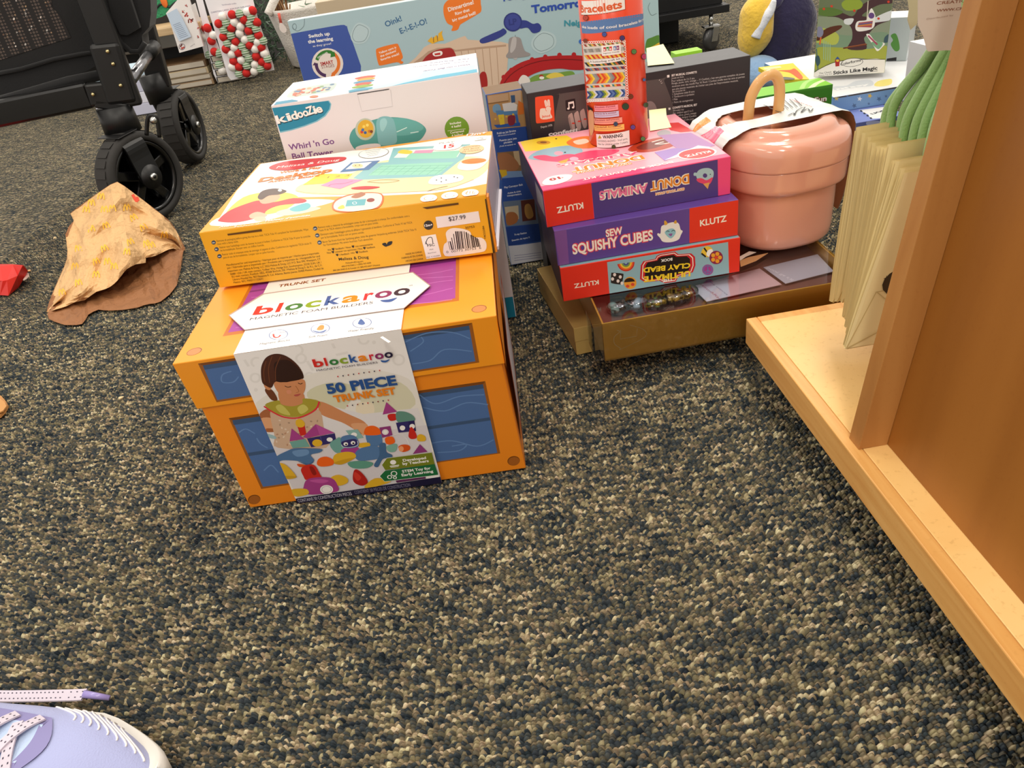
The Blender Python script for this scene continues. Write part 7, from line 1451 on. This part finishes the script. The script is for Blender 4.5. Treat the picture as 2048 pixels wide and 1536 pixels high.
# felt ball garland packs
RB, WB, GB = M('c4231f', .95, bump=(80, .5, .004)), M('ebe6e0', .95, bump=(80, .5, .004)), M('7d9a78', .95, bump=(80, .5, .004)); GS_ = M('dfe6d8', .95)
def pack(card, y, balls, lb, edge):
    e = wempty('garland_pack', ony(T7(card[0])[0], y), label=lb, cat='garland pack', group='felt ball garland packs')
    mb = MB(); bandp(mb, T7, card, y, .004, P_('efecf0')); 
    if edge: fc = Face(mb, V3((0, y-.0003, 0)), V3((1, 0, 0)), V3((0, 0, 1))); fc.text('handmade crafts', *T7((1020, 58), (1170, 42)), 3, P_('8a86a0')); fc.text('CHRISTMAS CARDS, POM POM GARLANDS', *T7((905, 140), (1320, 68)), 3.2, P_('6f6a86'))
    mb.build('backing_card', e)
    for q, c in balls:
        mb = MB(); p = ony(T7(q)[0], y-.02); r_ = .0182; mt = {'r': RB, 'w': WB, 'g': GB}[c]; mb.ball(p, r_, mt, seg=14, ring=9)
        if c == 'g':
            for k in (-.5, 0, .5): mb.lathe(p+V3((0, 0, k*r_)), [(r_*sqrt(1-k*k)*1.0+.0004, -.0016), (r_*sqrt(1-k*k)*1.0+.0008, .0016)], GS_, n=14)
        mb.build('felt_ball', e)
bl_ = [((1340, 112), 'r'), ((1125, 155), 'r'), ((1205, 148), 'g'), ((1285, 125), 'w'), ((985, 250), 'r'), ((1062, 245), 'g'), ((1150, 235), 'w'), ((1250, 208), 'r'), ((1325, 188), 'g'), ((1025, 175), 'w'), ((1385, 235), 'r'), ((1310, 250), 'g'), ((1115, 295), 'r'), ((1212, 282), 'w'), ((1038, 318), 'g'), ((1300, 325), 'r'), ((1375, 305), 'g'), ((1205, 352), 'w'), ((1112, 372), 'g'), ((1035, 390), 'r'), ((1402, 372), 'r'), ((1325, 400), 'g'), ((1260, 418), 'w'), ((1162, 440), 'r'), ((1075, 455), 'g'), ((1392, 445), 'w'), ((1450, 430), 'g'), ((1310, 475), 'r'), ((1230, 490), 'g'), ((1148, 500), 'w'), ((1060, 517), 'r'), ((1432, 498), 'r'), ((1365, 515), 'w'), ((1265, 550), 'g'), ((1192, 555), 'r'), ((1120, 572), 'w'), ((1465, 565), 'w'), ((1378, 595), 'r'), ((1300, 610), 'g'), ((1222, 632), 'w'), ((1140, 645), 'r'), ((1495, 620), 'g'), ((1440, 652), 'r'), ((1365, 680), 'w'), ((1278, 690), 'g'), ((1195, 702), 'r'), ((1128, 705), 'w'), ((1495, 690), 'r'), ((1425, 722), 'g'), ((1358, 750), 'w'), ((1275, 768), 'r'), ((1198, 778), 'g')]
pack(((820, -60), (1330, -60), (1390, 180), (1560, 690), (1568, 735), (1115, 842), (1080, 800), (960, 380)), 3.72, bl_, 'garland pack of red, white and striped green felt balls, nearest of three', True)
pack(((730, -60), (800, -60), (870, 200), (1040, 640), (1085, 830), (970, 860), (930, 780), (850, 400)), 3.80, [((865, 295), 'r'), ((925, 372), 'w'), ((908, 430), 'r'), ((940, 545), 'r'), ((985, 560), 'g'), ((990, 680), 'g'), ((1022, 745), 'w')], 'felt ball garland pack seen edge-on, middle of three', False)
pack(((695, 55), (735, 30), (840, 380), (900, 700), (965, 855), (925, 868), (870, 720), (790, 400)), 3.86, [((830, 390), 'w'), ((845, 300), 'r'), ((885, 580), 'g'), ((955, 690), 'g')], 'felt ball garland pack seen edge-on, farthest of three', False)
# felt basket with twigs
FB = M('e3dfd8', .95, bump=(150, .6, .006), sheen=.3); bk = V3((-.640, 3.93, 0)); e = wempty('felt_basket', bk, label='white felt basket standing on the floor beyond the farm box', cat='basket')
mb = MB(); mb.lathe(bk, [(.0001, .004), (.115, .0), (.128, .01), (.150, .13), (.172, .235), (.178, .25), (.168, .25), (.148, .14), (.12, .03), (.0001, .03)], FB, n=48); mb.build('basket_wall', e)
mb = MB(); mb.tube(cr([tuple(bk+V3((-.15, -.12, .24))), tuple(bk+V3((-.06, -.10, .33))), tuple(bk+V3((.06, -.10, .33))), tuple(bk+V3((.15, -.12, .24)))], False, 6), .018, FB, n=10); mb.build('basket_handle', e)
mb = MB(); a = ony(T7((1615, 140))[0], 3.76); b = ony(T7((1640, 250))[0], 3.765); mb.tube([a, b], .006, M('d85a4a', .7), n=8); mb.prism([ony(p, 3.758) for p in cr(T7((1622, 250), (1650, 245), (1695, 300), (1690, 335), (1660, 345), (1625, 310)), True, 3)], (0, .002, 0), P_('e6dcd8')); mb.build('hang_tag', e, label='white hang tag on a red ribbon')
random.seed(17); mb = MB()
for i in range(40):
    x = bk.x-.10+random.uniform(-.03, .03); y = bk.y-.06+random.uniform(-.03, .03); mb.tube([V3((x, y, .2)), V3((x+random.uniform(-.02, .02), y+random.uniform(-.03, .03), .26+random.random()*.05))], .003, M(random.choice(('7a5230', '5c3a20', 'a07a50')), .8), n=5, caps=False)
mb.build('twig_bundle', label='bundle of brown twigs in the white felt basket', cat='twigs', kind=None)
# fir foliage behind
mb = MB(); random.seed(19); FG = M('4f6a52', .9); FG2 = M('93a596', .9)
for i in range(520):
    x = random.uniform(-.93, -.66); z = random.uniform(.0, .36); y = 4.12+random.uniform(-.04, .06); a = random.uniform(0, 6.28); l = random.uniform(.02, .045); mb.tube([V3((x, y, z)), V3((x+l*cos(a), y-.012, z+l*sin(a)))], [.003, .0008], FG if random.random() < .7 else FG2, n=4, caps=False, smooth=False)
mb.tube([V3((-.8, 4.12, 0)), V3((-.8, 4.13, .38))], .012, M('4a3828', .8)); mb.build('fir_branch', label='dusty green fir branch standing between garland packs and the felt basket', cat='greenery')
# tan card behind the farm box
mb = MB(); mb.box((-.50, 3.3, .0), (.55, 0, 0), (0, .3, 0), (0, 0, .30), P_('c9b69a'), .003); mb.build('cardboard_carton', label='plain tan cardboard carton showing just above the farm box', cat='carton')
# ------------------------------------------------------------------ tidy
for o in bpy.data.objects:
    if '_wl' in o: del o['_wl']
